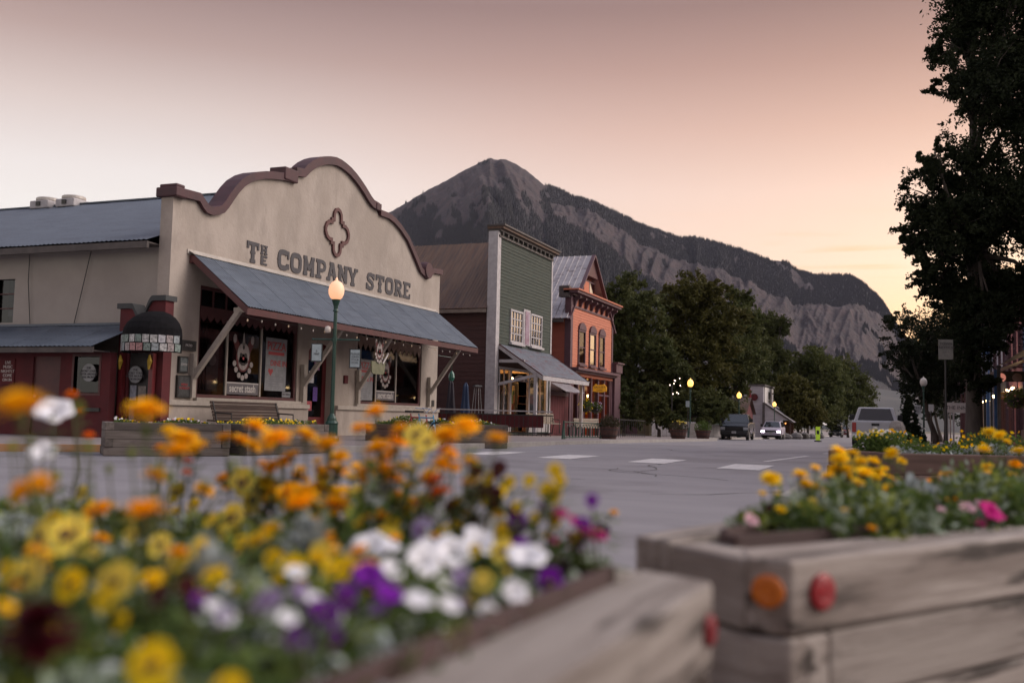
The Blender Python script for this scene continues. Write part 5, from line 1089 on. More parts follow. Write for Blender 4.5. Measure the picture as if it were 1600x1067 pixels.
# ------------------------------------------------------------------ street lamps
def lamp(name, label, x, y, gm, group, z=None, detail=False, h=3.45):
    z = gz(y)+.12 if z is None else z; g = empty(name, (x,y,z), 0, label, 'street lamp', group)
    b = MB(); b.lathe([(.20,0), (.20,.08), (.16,.14), (.155,.42), (.17,.46), (.13,.52), (.12,.58), (.075,.66), (.055,.7)], 12, (x,y,z)); b.build('base', m_greenpost, g, smooth=False)
    b = MB(); b.lathe([(.055,.7), (.05,1.6), (.045,h-.32), (.075,h-.3), (.05,h-.24), (.06,h-.16), (.1,h-.04), (.115,h)], 12, (x,y,z)); b.build('pole', m_greenpost, g)
    b = MB(); b.lathe([(.095,h), (.155,h+.05), (.198,h+.15), (.205,h+.25), (.18,h+.36), (.13,h+.44), (.07,h+.48)], 16, (x,y,z)); b.build('globe', gm, g, smooth=True)
    b = MB(); b.lathe([(.07,h+.48), (.03,h+.50), (.035,h+.53), (.012,h+.57), (0,h+.58)], 10, (x,y,z)); b.build('finial', gm, g, smooth=True)
    return g
L1 = lamp('street_lamp', 'dark green lamp post with glowing pink globe and two notices, before the cream store', -13.6, 22, m_globe, None, .13, h=3.62)
g = L1
b = MB(); b.lathe([(0,0), (.07,.0), (.085,.08), (.06,.16), (0,.18)], 12, (-13.75,21.9,3.02-.13)); b.build('sensor_dome', m_globeoff, g, smooth=True)
b = MB(); b.tube([(-14.15,21.8,2.72), (-13.0,22.24,2.72)], .022); b.lathe([(.07,0), (.07,.12)], 10, (-13.6,22,2.66)); b.build('cross_arm', m_greenpost, g)
m_teal_notice = material('pale_teal_notice', (.42,.5,.52), (.34,.42,.45), rough=.5, scale=(9,9,9))
for k, (x, y, zt, zb, s_) in enumerate(((-14.02,21.84,2.62,2.14,'S\nMAP'), (-13.1,22.2,2.5,2.0,'PLEASE\nLEASH\nYOUR\nDOG'))):
    sg_ = empty('hanging_notice', (x,y,zb), 0, ('left of two framed pale teal notices hung from the green lamp arm','right framed pale teal notice on the green lamp arm, lettered')[k], 'sign', 'notices on the lamp arm')
    f_ = math.radians(20); u = Vector((math.cos(f_), math.sin(f_), 0)); n = Vector((u.y, -u.x, 0)); c = Vector((x,y,0))
    b = MB(); b.obox(c-u*.15+Vector((0,0,zb)), u*.30, NZ*(zt-zb), -n*.03); b.build('frame', m_iron, sg_)
    b = MB(); b.obox(c-u*.12+n*.002+Vector((0,0,zb+.03)), u*.24, NZ*(zt-zb-.06), n*.004); b.build('sheet', m_teal_notice, sg_)
    txt('lettering', s_, .075, m_letter, c+n*.008+NZ*((zt+zb)/2), u, sg_)
    b = MB(); b.tube([c+NZ*zt, c+NZ*2.7], .006, 4); b.build('hanger', m_iron, sg_)
gl = 'lit lamps down the left side'
for (y, lb) in ((67.5,'lit yellow lamp before the dark trees right of the salmon building'), (88.9,'lit yellow lamp above the parked dark pickup'), (114.3,'lit yellow lamp in front of the white hall porch roof')): lamp('street_lamp', lb, -13.6, y, m_globefar, gl)
for (y, lb) in ((150,'small unlit pale lamp halfway between the white hall and the far lit lamps'), (182,'nearest of the three tiny far lamps beyond the road marker'), (218,'middle one of the three tiny far lamps beyond the road marker'), (248,'farthest tiny lamp at the end of the street')): lamp('street_lamp', lb, -13.6, y, m_globefar if y > 160 else m_globeoff, gl)
for (y, lb) in ((63.6,'unlit pale globe lamp on the right, the higher and nearer one'), (93.7,'unlit pale globe lamp on the right, the lower and farther one')): lamp('street_lamp', lb, 1.0, y, m_globeoff, 'unlit lamps on the right')

# ------------------------------------------------------------------ vehicles
m_tyre = material('tyre_rubber', (.018,.018,.018), rough=.85); m_rim = material('alloy_rim', (.35,.35,.36), rough=.35, metal=.8); m_chrome = material('chrome_trim', (.5,.5,.52), rough=.2, metal=.9)
m_carglass = material('car_glass', (.02,.022,.026), rough=.05, spec=.8); m_tail = material('tail_light_red', (.35,.012,.015), rough=.25); m_plate = material('number_plate_paint', (.5,.5,.5), (.4,.4,.42), scale=(20,20,20))
m_blackplastic = material('black_plastic', (.02,.02,.021), rough=.6); m_lens = material('clear_lens', (.4,.42,.45), rough=.12)
m_headon = emis('headlight_glow', (.95,.75,1.0), 7.0, (.5,.5,.5))
def car(name, label, loc, rz, paint, kind='pickup', lights=False, Ln=5.8, Wd=2.0, Ht=1.92, group=None, plate='A41'):
    g = empty(name, loc, rz, label, 'pickup truck' if kind == 'pickup' else 'car', group)
    def B(nm, mb, mt_, par=None, **k): return mb.build(nm, mt_, par or g, local=True, **k)
    h = Ln/2; hw = Wd/2; fy, ry, r = -h+.95, h-1.15, .40
    def arch(c): return [(c+.5*math.cos(math.pi*t/8), .48+.5*math.sin(math.pi*t/8)) for t in range(8, -1, -1)]
    belt = Ht*.66
    low = [(-h,.5)]+arch(fy)+arch(ry)+[(h,.52)]
    if kind == 'pickup': top = [(h,belt+.02),(h-1.6,belt+.03),(-h+1.35,belt+.02),(-h+.2,belt-.12),(-h+.04,belt-.22),(-h,belt-.4)]
    else: top = [(h,belt+.02),(-h+1.05,belt+.0),(-h+.2,belt-.16),(-h+.04,belt-.26),(-h,belt-.42)]
    b = MB(); b.prism([(-hw,y,z) for y, z in low+top], (Wd,0,0)); B('body', b, paint, bevel=.05)
    b = MB(); b.box(-hw+.12, hw-.12, -h+.3, h-.3, .28, .6); B('chassis', b, m_blackplastic)
    # greenhouse
    y0, y1 = (-h+1.35, h-1.95) if kind == 'pickup' else (-h+1.05, h-.05)
    t0, t1 = y0+.75, (y1-.2 if kind == 'pickup' else y1-.35); zb, zt = belt-.02, Ht
    bw, tw = hw-.04, hw-.24
    vb = [(-bw,y0,zb),(bw,y0,zb),(bw,y1,zb),(-bw,y1,zb),(-tw,t0,zt),(tw,t0,zt),(tw,t1,zt),(-tw,t1,zt)]
    b = MB(); b.add(vb, [(3,2,1,0),(4,5,6,7),(0,1,5,4),(1,2,6,5),(2,3,7,6),(3,0,4,7)]); cab = B('cab', b, paint, bevel=.06)
    def face(ids, sh, nm):
        P = [Vector(vb[i]) for i in ids]; c = sum(P, Vector())/4; n = (P[1]-P[0]).cross(P[3]-P[0]).normalized()
        Q = [c+(p-c)*sh+n*.012 for p in P]; m = MB(); m.prism(Q, -n*.02); B(nm, m, m_carglass, cab)
    face((0,1,5,4), .86, 'windscreen'); face((2,3,7,6), .82, 'rear_window'); face((1,2,6,5), .8, 'side_window'); face((3,0,4,7), .8, 'side_window')
    for x in (-hw-.12, hw+.02):
        m = MB(); m.box(x-.06, x+.16, y0+.35, y0+.47, belt+.05, belt+.32); B('mirror', m, m_blackplastic, bevel=.02)
    for sx in (-1, 1):
        for y in (fy, ry):
            m = MB(); m.lathe([(.0,0), (.30,.0), (r,.03), (r,.21), (.3,.24), (0,.24)], 18, (sx*(hw-.25), y, r), (sx,0,0)); w = B('wheel', m, m_tyre)
            m = MB(); m.lathe([(0,.0), (.24,.0), (.26,.02), (0,.03)], 14, (sx*(hw-.01), y, r), (sx,0,0)); B('rim', m, m_rim, w)
    # front
    m = MB(); m.box(-hw+.32, hw-.32, -h-.03, -h+.02, belt-.62, belt-.3); gr = B('grille', m, m_blackplastic)
    m = MB(); m.box(-hw+.34, hw-.34, -h-.05, -h-.03, belt-.48, belt-.43); B('grille_bar', m, m_chrome if kind != 'pickup' else m_blackplastic, gr)
    m = MB(); m.box(-hw+.02, hw-.02, -h-.12, -h+.1, .42, .68); B('front_bumper', m, paint if kind == 'suv' else m_blackplastic, bevel=.03)
    for sx in (-1, 1):
        m = MB(); m.cbox((sx*(hw-.2), -h-.0, belt-.42), (.34,.1,.2)); B('headlight', m, m_headon if lights else m_lens, bevel=.02)
        m = MB(); m.cbox((sx*(hw-.11), h-.0, belt-.28), (.17,.06,.42)); B('tail_light', m, m_tail, bevel=.015)
    for yy, ux in ((-h-.125, 1), (h+.08, -1)):
        m = MB(); m.cbox((0,yy,.6), (.32,.012,.16)); p = B('number_plate', m, m_plate)
        q = txt('lettering', plate, .12, m_letter, (0,0,0), (1,0,0), None); q.parent = p
        q.matrix_local = Matrix(((ux,0,0,0),(0,0,-ux,yy-.008*ux),(0,1,0,.6),(0,0,0,1)))
    m = MB(); m.box(-hw+.02, hw-.02, h-.08, h+.07, .48, .66); B('rear_bumper', m, m_chrome if kind == 'pickup' else paint, bevel=.02)
    if kind == 'pickup':
        m = MB(); m.box(-hw+.14, hw-.14, h-1.75, h-.1, belt+.012, belt+.035); B('bed_cover', m, m_blackplastic)
        m = MB(); m.box(-hw+.2, hw-.2, h-.02, h+.012, .74, belt-.04); tg = B('tailgate', m, paint, bevel=.02)
        m = MB(); m.box(-.16, .16, h+.012, h+.03, belt-.2, belt-.1); B('tailgate_handle', m, m_blackplastic, tg)
        m = MB(); m.cbox((0,h+.015,.95), (.16,.012,.08)); B('badge', m, m_chrome, tg)
        for k in range(5): m = MB(); m.cbox((-.5+.25*k, t0+.06, Ht+.01), (.12,.07,.03)); B('roof_light', m, m_chrome if k != 9 else m_lens)
    return g
p_dark = material('dark_blue_black_paint', (.018,.022,.03), rough=.25, spec=.6); p_white = material('silver_white_paint', (.46,.46,.49), rough=.3, spec=.5); p_lilac = material('pearl_lilac_paint', (.42,.38,.46), rough=.3, spec=.5)
car('parked_pickup', 'dark pickup facing the camera, parked at the left kerb with lights off', (-12.0,78,gz(78)), .05, p_dark, 'pickup', False, 5.7, 2.05, 1.97)
P = W(1208, 685, D=99)
car('oncoming_car', 'pale car driving towards the camera with both headlights glowing', (P.x,P.y,gz(P.y)), .02, p_lilac, 'suv', True, 4.7, 1.9, 1.78)
car('parked_pickup', 'silver white pickup seen from behind, parked at the right kerb', (-1.28,49.2,gz(49)), math.pi+.02, p_white, 'pickup', False, 5.7, 1.98, 1.86, plate='B7')
car('distant_car', 'tiny dark car parked far down the left side below the small lamps', (-10.8,176,gz(176)), 0, p_dark, 'suv')
car('distant_car', 'tiny reddish car parked behind the tiny dark one', (-10.9,196,gz(196)), 0, material('wine_car_paint', (.12,.02,.02), rough=.3), 'suv')

# ------------------------------------------------------------------ benches, tubs, racks, fences
m_slat = material('pale_bench_slats', (.42,.36,.29), (.32,.27,.22), rough=.7, scale=(2,12,12)); m_dslat = material('dark_bench_slats', (.035,.02,.016), (.06,.035,.027), rough=.6, scale=(2,12,12))
def bench(label, loc, rz, w, mt_, fm, n=4):
    g = empty('bench', loc, rz, label, 'bench'); 
    def B(nm, mb, m_): return mb.build(nm, m_, g, local=True)
    for k in range(n): b = MB(); b.cbox((0,-.18+.12*k,.45+.004*(k%2)), (w,.1,.035)); B('seat_slat', b, mt_)
    for k in range(n): b = MB(); b.cbox((0,.27+.025*k,.52+(.08 if n > 4 else .12)*k), (w,.03,.07 if n > 4 else .1)); B('back_slat', b, mt_)
    for s_ in (-1, 1):
        x = s_*(w/2-.08); b = MB(); b.tube([(x,-.24,0), (x,-.22,.43), (x,.22,.43), (x,.38,.95)], .025, 6); b.tube([(x,.3,0), (x,.22,.43)], .025, 6); b.tube([(x,-.22,.43), (x,-.22,.64), (x,.3,.66)], .02, 6); B('frame', b, fm)
    return g
bench('long dark slatted bench with rolled ends below the left store window', (-16.1,22.3,.13), R_(90), 2.9, m_dslat, m_iron, 6)
bench('pale slatted bench before the green shop, nearest the corner post', (-16.2,45.4,.1), R_(60), 1.7, m_slat, m_iron)
bench('pale slatted bench before the salmon building', (-15.6,51.0,-.1), R_(60), 1.8, m_slat, m_iron)
m_tub = material('barrel_tub_staves', (.11,.05,.04), (.07,.035,.03), rough=.75, scale=(8,8,1)); m_shrubleaf = leafmat('tub_leaves', (.05,.07,.03), (.10,.06,.05), trans=.3, sc=(8,8,8))
m_petal_y = leafmat('yellow_petals', (1,.76,.012), (.98,.66,.01), trans=.25, var=.12); m_petal_o = leafmat('orange_petals', (1,.60,.008), (.98,.50,.006), trans=.25, var=.12)
m_petal_ly = leafmat('lemon_petals', (.98,.82,.18), (.98,.74,.08), trans=.25, var=.1); m_petal_w = leafmat('white_petals', (.96,.96,.99), (.90,.89,.96), trans=.2, var=.06)
m_petal_p = leafmat('purple_petals', (.24,.02,.42), (.16,.012,.30), trans=.2, var=.15); m_petal_m = leafmat('magenta_petals', (.62,.015,.24), (.5,.012,.18), trans=.25, var=.15)
m_petal_d = leafmat('maroon_petals', (.05,.004,.010), (.09,.006,.015), trans=.1, var=.2); m_petal_r = leafmat('orange_red_petals', (.85,.17,.008), (.9,.26,.006), trans=.25, var=.1)
m_petal_pk = leafmat('pink_petals', (.65,.32,.38), (.7,.5,.55), trans=.2, var=.1); m_petal_l = leafmat('lilac_petals', (.45,.34,.58), (.55,.48,.66), trans=.2, var=.1)
m_leaf = leafmat('bedding_leaves', (.06,.105,.028), (.12,.17,.045), trans=.3, var=.3); m_leaf2 = leafmat('yellow_green_leaves', (.17,.22,.035), (.25,.28,.06), trans=.35, var=.25)
m_silver = leafmat('silver_leaves', (.36,.41,.42), (.48,.52,.52), trans=.15, var=.12); m_stem = material('green_stem', (.07,.085,.028), (.10,.10,.04), scale=(20,20,20)); m_vari = leafmat('variegated_leaves', (.42,.48,.42), (.18,.24,.14), trans=.2, var=.2, sc=(60,60,60))
def shrub(label, x, y, r, hh, mt_, seed, n=900, flowers=None, z=None, tub=True):
    z = gz(y)+.13 if z is None else z
    if tub:
        g = empty('barrel_tub', (x,y,z), 0, label, 'planter'); b = MB(); b.lathe([(r*.72,0), (r*.85,.25), (r,.5), (r*.93,.5), (r*.9,.46), (0,.46)], 16, (x,y,z)); b.build('tub', m_tub, g)
        for zz in (.12,.38): b = MB(); b.lathe([(r*(.79+.28*zz),zz), (r*(.80+.28*zz)+.02,zz), (r*(.82+.28*zz)+.02,zz+.04), (r*(.81+.28*zz),zz+.04)], 16, (x,y,z)); b.build('hoop', m_iron, g)
        z += .5
    else: g = empty('bedding_plants', (x,y,z), 0, label, 'plant')
    rng = np.random.RandomState(seed); a = rng.uniform(0,6.28,n); q = rng.uniform(0,1,n)**.6; V = np.stack([x+r*1.05*q*np.cos(a), y+r*1.05*q*np.sin(a), z+hh*rng.uniform(0,1,n)*(1-.5*q)], 1)
    V -= np.array(WM[g.name].translation); inst(np_mesh('foliage', leaf_quads(V, .09, rng, .45), mt_), 'foliage', g)
    for k, m_ in enumerate(flowers or ()):
        nn = 40; a = rng.uniform(0,6.28,nn); q = rng.uniform(0,1,nn)**.6; V = np.stack([x+r*q*np.cos(a), y+r*q*np.sin(a), z+hh*(1-.35*q)+rng.uniform(-.05,.06,nn)], 1)-np.array(WM[g.name].translation)
        inst(np_mesh('blossom', leaf_quads(V, .07, rng, .9), m_), 'blossom', g, kind='stuff')
    return g
shrub('barrel tub of reddish plants just beyond the green bike rack', -11.6, 40.6, .42, .6, m_shrubleaf, 1)
shrub('barrel tub of reddish plants right of the first far lamp post', -11.3, 53.0, .5, .5, m_shrubleaf, 2, flowers=(m_petal_ly,))
shrub('barrel tub closest to the parked dark pickup', -11.4, 60.5, .5, .7, m_leaf, 3)
# hoop rack
g = empty('bike_rack', (-12,38.3,.0), 0, 'low dark green hoop bike rack on the brick pavement', 'bike rack')
b = MB(); b.tube([(-12,35.8,.7), (-12,40.8,.62)], .025); b.tube([(-12,35.8,.12), (-12,40.8,.06)], .02)
for y in (35.8, 40.8): b.prism([(-12.03,y-.18,-.02), (-12.03,y+.18,-.02), (-12.03,y,.75)], (.06,0,0))
b.build('frame', m_greenpost, g)
for k in range(12): y = 36.2+k*.38; b = MB(); b.tube([(-12,y,.08), (-12,y,.5), (-12,y+.14,.6), (-12,y+.28,.5), (-12,y+.28,.08)], .013, 5); b.build('hoop', m_greenpost, g)
def fence(name, label, p0, p1, h, n, mt_, rail=2, pk=.02, board=False, cat='fence', z=None):
    p0, p1 = Vector((*p0, 0)), Vector((*p1, 0)); z0, z1 = (gz(p0.y)+.13, gz(p1.y)+.13) if z is None else (z, z); g = empty(name, ((p0.x+p1.x)/2, (p0.y+p1.y)/2, (z0+z1)/2), 0, label, cat)
    d = (p1-p0); nn = Vector((d.y, -d.x, 0)).normalized()
    for j in range(rail): f = h*(.93 if j else .18); b = MB(); b.bar(p0+NZ*(z0+f)-nn*pk*1.6, p1+NZ*(z1+f)-nn*pk*1.6, pk*1.5, .05); b.build('rail', mt_, g)
    w_ = (d.length/n)*.9 if board else pk
    for i in range(n):
        c = p0+d*((i+.5)/n); zz = z0+(z1-z0)*(i+.5)/n; b = MB(); u = d.normalized(); b.obox(c-u*w_/2+NZ*(zz+.04), u*w_, nn*pk, NZ*(h-.04-.01*(i%3))); b.build('picket' if not board else 'board', mt_, g)
    return g
fence('patio_fence', 'black iron picket fence round the patio beside the dark brown wall', (-18.6,36.6), (-13.4,38.6), .95, 30, m_iron)
b = MB(); b.bar((-18.6,36.5,1.1), (-13.4,38.5,1.08), .06, .05); single(b, 'handrail', m_whitetrim, 'thin white rail running along the top of the patio fence', 'rail')
b = MB(); 
for k in range(16): a = k/16; x0 = -18.4+4.6*a; y0 = 36.75+1.8*a; b.quad((x0,y0+.03*(k%2),.42), (x0+.29,y0+.11+.03*((k+1)%2),.42), (x0+.29,y0+.11+.03*((k+1)%2),.92), (x0,y0+.03*(k%2),.92))
single(b, 'patio_banner', m_red, 'red cloth banner tied behind the patio fence', 'banner')
fence('white_fence', 'white board fence beyond the salmon building', (-16.5,68.5), (-13.8,70.5), 1.1, 12, m_whitetrim, board=True)
fence('white_fence', 'white board fence under the trees left of the parked pickup', (-17.0,88), (-13.2,96), 1.1, 16, m_whitetrim, board=True)
fence('iron_fence', 'low black railing between the two nearest barrel tubs', (-12.6,45.5), (-12.6,51), .95, 14, m_iron)
# closed umbrellas, heater
def umb(label, x, y, h, mt_, z=.13):
    g = empty('closed_umbrella', (x,y,z), 0, label, 'umbrella'); b = MB(); b.tube([(x,y,z), (x,y,z+h)], .025); b.build('pole', m_iron, g)
    b = MB(); n = 12; vs = []; prof = [(.03,h), (.09,h-.15), (.14,h-.9), (.2,h-1.5), (.12,h-1.55)]
    for r, zz in prof: vs += [(x+r*(1.25 if k % 2 else .75)*math.cos(6.283*k/n), y+r*(1.25 if k % 2 else .75)*math.sin(6.283*k/n), z+zz) for k in range(n)]
    b.add(vs, [(i*n+k, (i+1)*n+k, (i+1)*n+(k+1)%n, i*n+(k+1)%n) for i in range(len(prof)-1) for k in range(n)]); b.build('canopy', mt_, g)
    b = MB(); b.lathe([(.25,0), (.25,.05), (.05,.1)], 12, (x,y,z)); b.build('foot', m_iron, g); return g
umb('closed dark blue patio umbrella by the brown wall', -17.75, 39.5, 2.15, material('navy_canvas', (.02,.045,.11), (.015,.03,.07), scale=(4,4,1)))
umb('closed near black umbrella, left of the dark blue one', -18.45, 39.5, 2.25, material('dark_canvas', (.025,.02,.03)))
g = empty('patio_heater', (-17.2,39.5,.13), 0, 'pyramid patio heater with four grey legs by the brown wall', 'patio heater')
for sx in (-1,1):
    for sy in (-1,1): b = MB(); b.tube([(-17.2+sx*.22,39.5+sy*.22,.13), (-17.2+sx*.09,39.5+sy*.09,2.05)], .016); b.build('leg', m_rim, g)
b = MB(); b.lathe([(0,2.1), (.24,2.1), (.2,2.16), (0,2.2)], 4, (-17.2,39.5,.0)); b.build('cap', m_iron, g)
b = MB(); b.cbox((-17.2,39.5,.4), (.42,.42,.5)); b.build('burner_box', m_iron, g)
b = MB(); b.lathe([(.03,.42), (.11,.3), (.13,.15), (.08,.02), (0,0)], 10, (-16.9,36.2,2.2)); b.tube([(-16.9,36.2,2.6), (-16.9,36.2,3.15), (-17.2,35.55,3.2)], .008, 4)
single(b, 'hanging_lantern', material('sea_green_glass', (.02,.12,.09), rough=.2), 'sea green glass lantern hung at the right end of the store', 'lantern')
# bicycles
def bike(label, loc, rz, mt_, seed):
    g = empty('bicycle', loc, rz, label, 'bicycle'); 
    def B(nm, b, m_, sm=False): return b.build(nm, m_, g, local=True, smooth=sm)
    for y in (-.52, .52):
        b = MB(); b.tube([(0,y+.33*math.cos(6.2832*k/20),.34+.33*math.sin(6.2832*k/20)) for k in range(21)], .02, 6, False); w = B('wheel', b, m_tyre)
        b = MB()
        for k in range(8): a = math.pi*k/8; b.bar((0,y+.31*math.cos(a),.34+.31*math.sin(a)), (0,y-.31*math.cos(a),.34-.31*math.sin(a)), .005)
        b.tube([(0,y+.3*math.cos(6.2832*k/20),.34+.3*math.sin(6.2832*k/20)) for k in range(21)], .01, 5, False); q = B('rim', b, m_chrome); q.parent = w
    b = MB(); 
    for p, q in (((0,-.52,.34),(0,-.38,.85)), ((0,-.4,.78),(0,.22,.78)), ((0,-.42,.7),(0,.08,.3)), ((0,.08,.3),(0,.25,.88)), ((0,.52,.34),(0,.08,.3)), ((0,.52,.34),(0,.22,.75))): b.tube([p, q], .018)
    B('frame', b, mt_); b = MB(); b.cbox((0,.27,.93), (.13,.28,.05)); B('saddle', b, m_blackplastic)
    b = MB(); b.tube([(-.28,-.28,1.02), (-.1,-.4,1.0), (0,-.38,.9), (.1,-.4,1.0), (.28,-.28,1.02)], .014); B('handlebar', b, m_chrome); return g
bike('light blue bicycle leaning by the corner tree box in front of the patio', (-11.35,22.75,.0), R_(62), material('sky_blue_paint', (.08,.3,.5), rough=.3), 1)
bike('red framed bicycle just behind the light blue one', (-11.75,23.1,.0), R_(66), material('bright_red_frame_paint', (.35,.03,.04), rough=.3), 2)

# signs and markers along the street
def post_sign(label, px, py, D, w, h, board, text=None, tm=None, zpost=True, size=.3, cat='sign', name='road_sign', bar=True):
    P = W(px, py, D=D); zg = gz(P.y)+.1; u = Vector((math.cos(YAW*.6), math.sin(YAW*.6), 0)); n = Vector((u.y, -u.x, 0))
    g = empty(name, (P.x,P.y,zg if zpost else P.z-h/2), 0, label, cat)
    b = MB(); b.obox(P-u*w/2-NZ*h/2, u*w, NZ*h, -n*.03); b.build('board', board, g)
    if text: txt('lettering', text, size, tm or m_letter, P+n*.006, u, g)
    b = MB(); 
    if zpost: c = Vector((P.x,P.y,0))-n*.06; b.tube([c+NZ*zg, c+NZ*(P.z+h/2)], .03); b.build('post', m_iron, g)
    else: b.tube([P+NZ*h/2, P+NZ*(h/2+.5)], .015); b.build('hanger', m_iron, g)
    return g
m_signw = material('sign_white', (.5,.5,.5), (.42,.42,.43), rough=.5, scale=(5,5,5))
post_sign('small pale blue road sign just right of the first lit far lamp', 1075, 631, 68, .3, .42, m_teal_notice)
post_sign('small pale road sign left of the second lit far lamp', 1148, 633, 95, .35, .5, m_signw)
post_sign('white speed limit sign reading 15 under the unlit right lamps', 1433, 640, 60, .42, .55, m_signw, 'SPEED\n15', size=.2)
post_sign('small blank pale sign just right of the speed limit sign', 1455, 637, 62, .3, .42, m_signw)
post_sign('wide white hanging banner with dark lettering beside the trunk of the cottonwood', 1494, 637, 48, .95, .48, m_signw, 'THE INN', size=.24, zpost=False, name='shop_sign')
post_sign('tall grey framed notice against the dark leaves left of the cottonwood trunk', 1478, 546, 29, .40, .58, material('notice_grey', (.22,.21,.19), (.16,.155,.14), scale=(7,7,7)), 'TOWN\nNOTICE\n- - -\n- -', size=.11)
post_sign('purple square shop sign with a white figure right of the cottonwood trunk', 1527, 618, 52, .4, .75, material('purple_sign', (.08,.05,.22), rough=.5), 'S', m_signw, False, .6, name='shop_sign')
post_sign('small mustard shop board under the round lamps', 1563, 618, 44, .5, .3, m_gold, 'ART', m_signw, False, .16, name='shop_sign')
post_sign('thin white banner on the porch post left of the oncoming car', 1221, 662, 104, .3, .75, m_signw)
# twin round lamps on a dark bracket
P = W(1577, 590, D=40); g = empty('bracket_lamp', P, 0, 'dark bracket with two round pinkish lamp faces before the amber shop', 'wall lamp')
b = MB(); b.cbox((P.x,P.y+.06,P.z+.05), (1.15,.1,.42)); b.tube([(P.x-.85,P.y,P.z+.42), (P.x+.9,P.y,P.z+.42)], .02); b.tube([(P.x,P.y,P.z+.42),(P.x,P.y,P.z+.2)], .02); b.build('bracket', m_iron, g)
for k, dx in enumerate((-.3, .28)): b = MB(); b.lathe([(0,0), (.17,.0), (.18,.04), (0,.09)], 14, (P.x+dx,P.y-.0,P.z), (0,-1,0)); b.build('lamp_face', emis('pinkish_lamp_face', (1,.35,.25), .25, (.4,.25,.22)) if not k else material('grey_pink_face', (.3,.22,.2)), g)
b = MB(); b.tube([(P.x-.9,P.y+.1,gz(P.y)), (P.x-.9,P.y+.1,P.z+1.3)], .05); b.tube([(P.x-.65,P.y+.1,gz(P.y)), (P.x-.65,P.y+.1,P.z+1.1)], .04); b.build('post', m_iron, g)
b = MB(); c = W(1532, 582, D=42); b.lathe([(.02,.12), (.2,0), (.2,-.02), (0,.06)], 12, c); b.tube([c+Vector((0,0,.1)), c+Vector((-.3,0,.3)), c+Vector((-.3,0,-1.6))], .02)
single(b, 'gooseneck_lamp', m_iron, 'small dark gooseneck lamp left of the bracket with round lamps', 'lamp')
def basket(label, P, r, seed, fl):
    g = empty('hanging_basket', P, 0, label, 'flower basket'); b = MB(); b.lathe([(0,-r*.8), (r*.6,-r*.5), (r*.75,-.0)], 12, P); b.tube([P, P+NZ*.6], .01, 4); b.build('basket', m_iron, g)
    rng = np.random.RandomState(seed); n = 700; d = rng.normal(size=(n,3)); d /= np.linalg.norm(d,axis=1)[:,None]; V = d*r*rng.uniform(.5,1,(n,1))*np.array([1,1,.85]); inst(np_mesh('foliage', leaf_quads(V, .09, rng, .5), m_leaf), 'foliage', g)
    d = rng.normal(size=(60,3)); d /= np.linalg.norm(d,axis=1)[:,None]; inst(np_mesh('blossom', leaf_quads(d[:40]*r, .08, rng, .9), fl), 'blossom', g, kind='stuff')
basket('left hanging basket of flowers before the salmon shop front', W(915,634,X=-16.2), .42, 1, m_petal_y)
basket('right hanging basket of flowers before the salmon shop front, by the yellow sign', W(931,637,X=-16.1), .40, 2, m_petal_l)
basket('big dark hanging basket at the right edge by the amber shop', W(1590,622,D=34), .45, 3, m_petal_pk)
# crossing marker in the road, white umbrella, boulders, A-board, bin
P = Vector((-4.95,78,gz(78))); P = W(1278, 686, D=80); P.z = gz(P.y); g = empty('crossing_marker', P, 0, 'fluorescent yellow green crossing marker standing in the road', 'road marker')
b = MB(); b.cbox(P+NZ*.65, (.34,.04,1.1)); b.build('panel', emis('fluorescent_yellow', (.5,.8,.05), .12, (.5,.62,.04)), g); b = MB(); b.lathe([(0,0), (.3,0), (.28,.08), (.08,.12)], 12, P); b.build('base', m_blackplastic, g)
b = MB(); b.cbox(P+NZ*.75+Vector((0,-.03,0)), (.2,.01,.3)); b.build('symbol', m_iron, g)
g = empty('patio_umbrella', (-11.3,140,gz(140)), 0, 'tiny white open patio umbrella far down the left side', 'umbrella'); b = MB(); b.lathe([(0,2.6), (.9,2.35), (1.5,2.0), (1.5,1.9), (0,2.3)], 10, (-11.3,140,gz(140))); b.build('canopy', m_wtext, g); b = MB(); b.tube([(-11.3,140,gz(140)), (-11.3,140,gz(140)+2.5)], .04); b.build('pole', m_iron, g)
rr = random.Random(3)
bo = MB(); bo.lathe([(0,0), (.5,.02), (.62,.3), (.45,.62), (.15,.78), (0,.8)], 9); bme = bo.mesh('boulder', material('grey_boulder', (.10,.09,.09), (.16,.15,.145), rough=.9, scale=(4,4,4), bump=.02))
for k in range(9):
    x, y = -11.6+rr.uniform(-.3,.3), 104+k*5.5
    o = inst(bme, 'boulder', None, (x,y,gz(y)), (0,0,rr.random()*6), (rr.uniform(.8,1.3), rr.uniform(.8,1.2), rr.uniform(.7,1.1))); tag(o, ('nearest','second','third','fourth','fifth','sixth','seventh','eighth','farthest')[k]+' grey boulder of the row edging the far left pavement', 'boulder', 'boulders edging the far left pavement')
P = W(1087, 670, D=66); g = empty('sandwich_board', (P.x,P.y,gz(P.y)+.13), 0, 'small pale sandwich board under the trees by the white fence', 'sign'); u = P.copy(); z = gz(P.y)+.13
for s_ in (-1, 1): b = MB(); b.prism([(u.x-.35,u.y+s_*.3,z), (u.x+.35,u.y+s_*.3,z), (u.x+.35,u.y+s_*.04,z+.95), (u.x-.35,u.y+s_*.04,z+.95)], (0,.03*s_,0)); b.build('board', m_creamtrim, g)
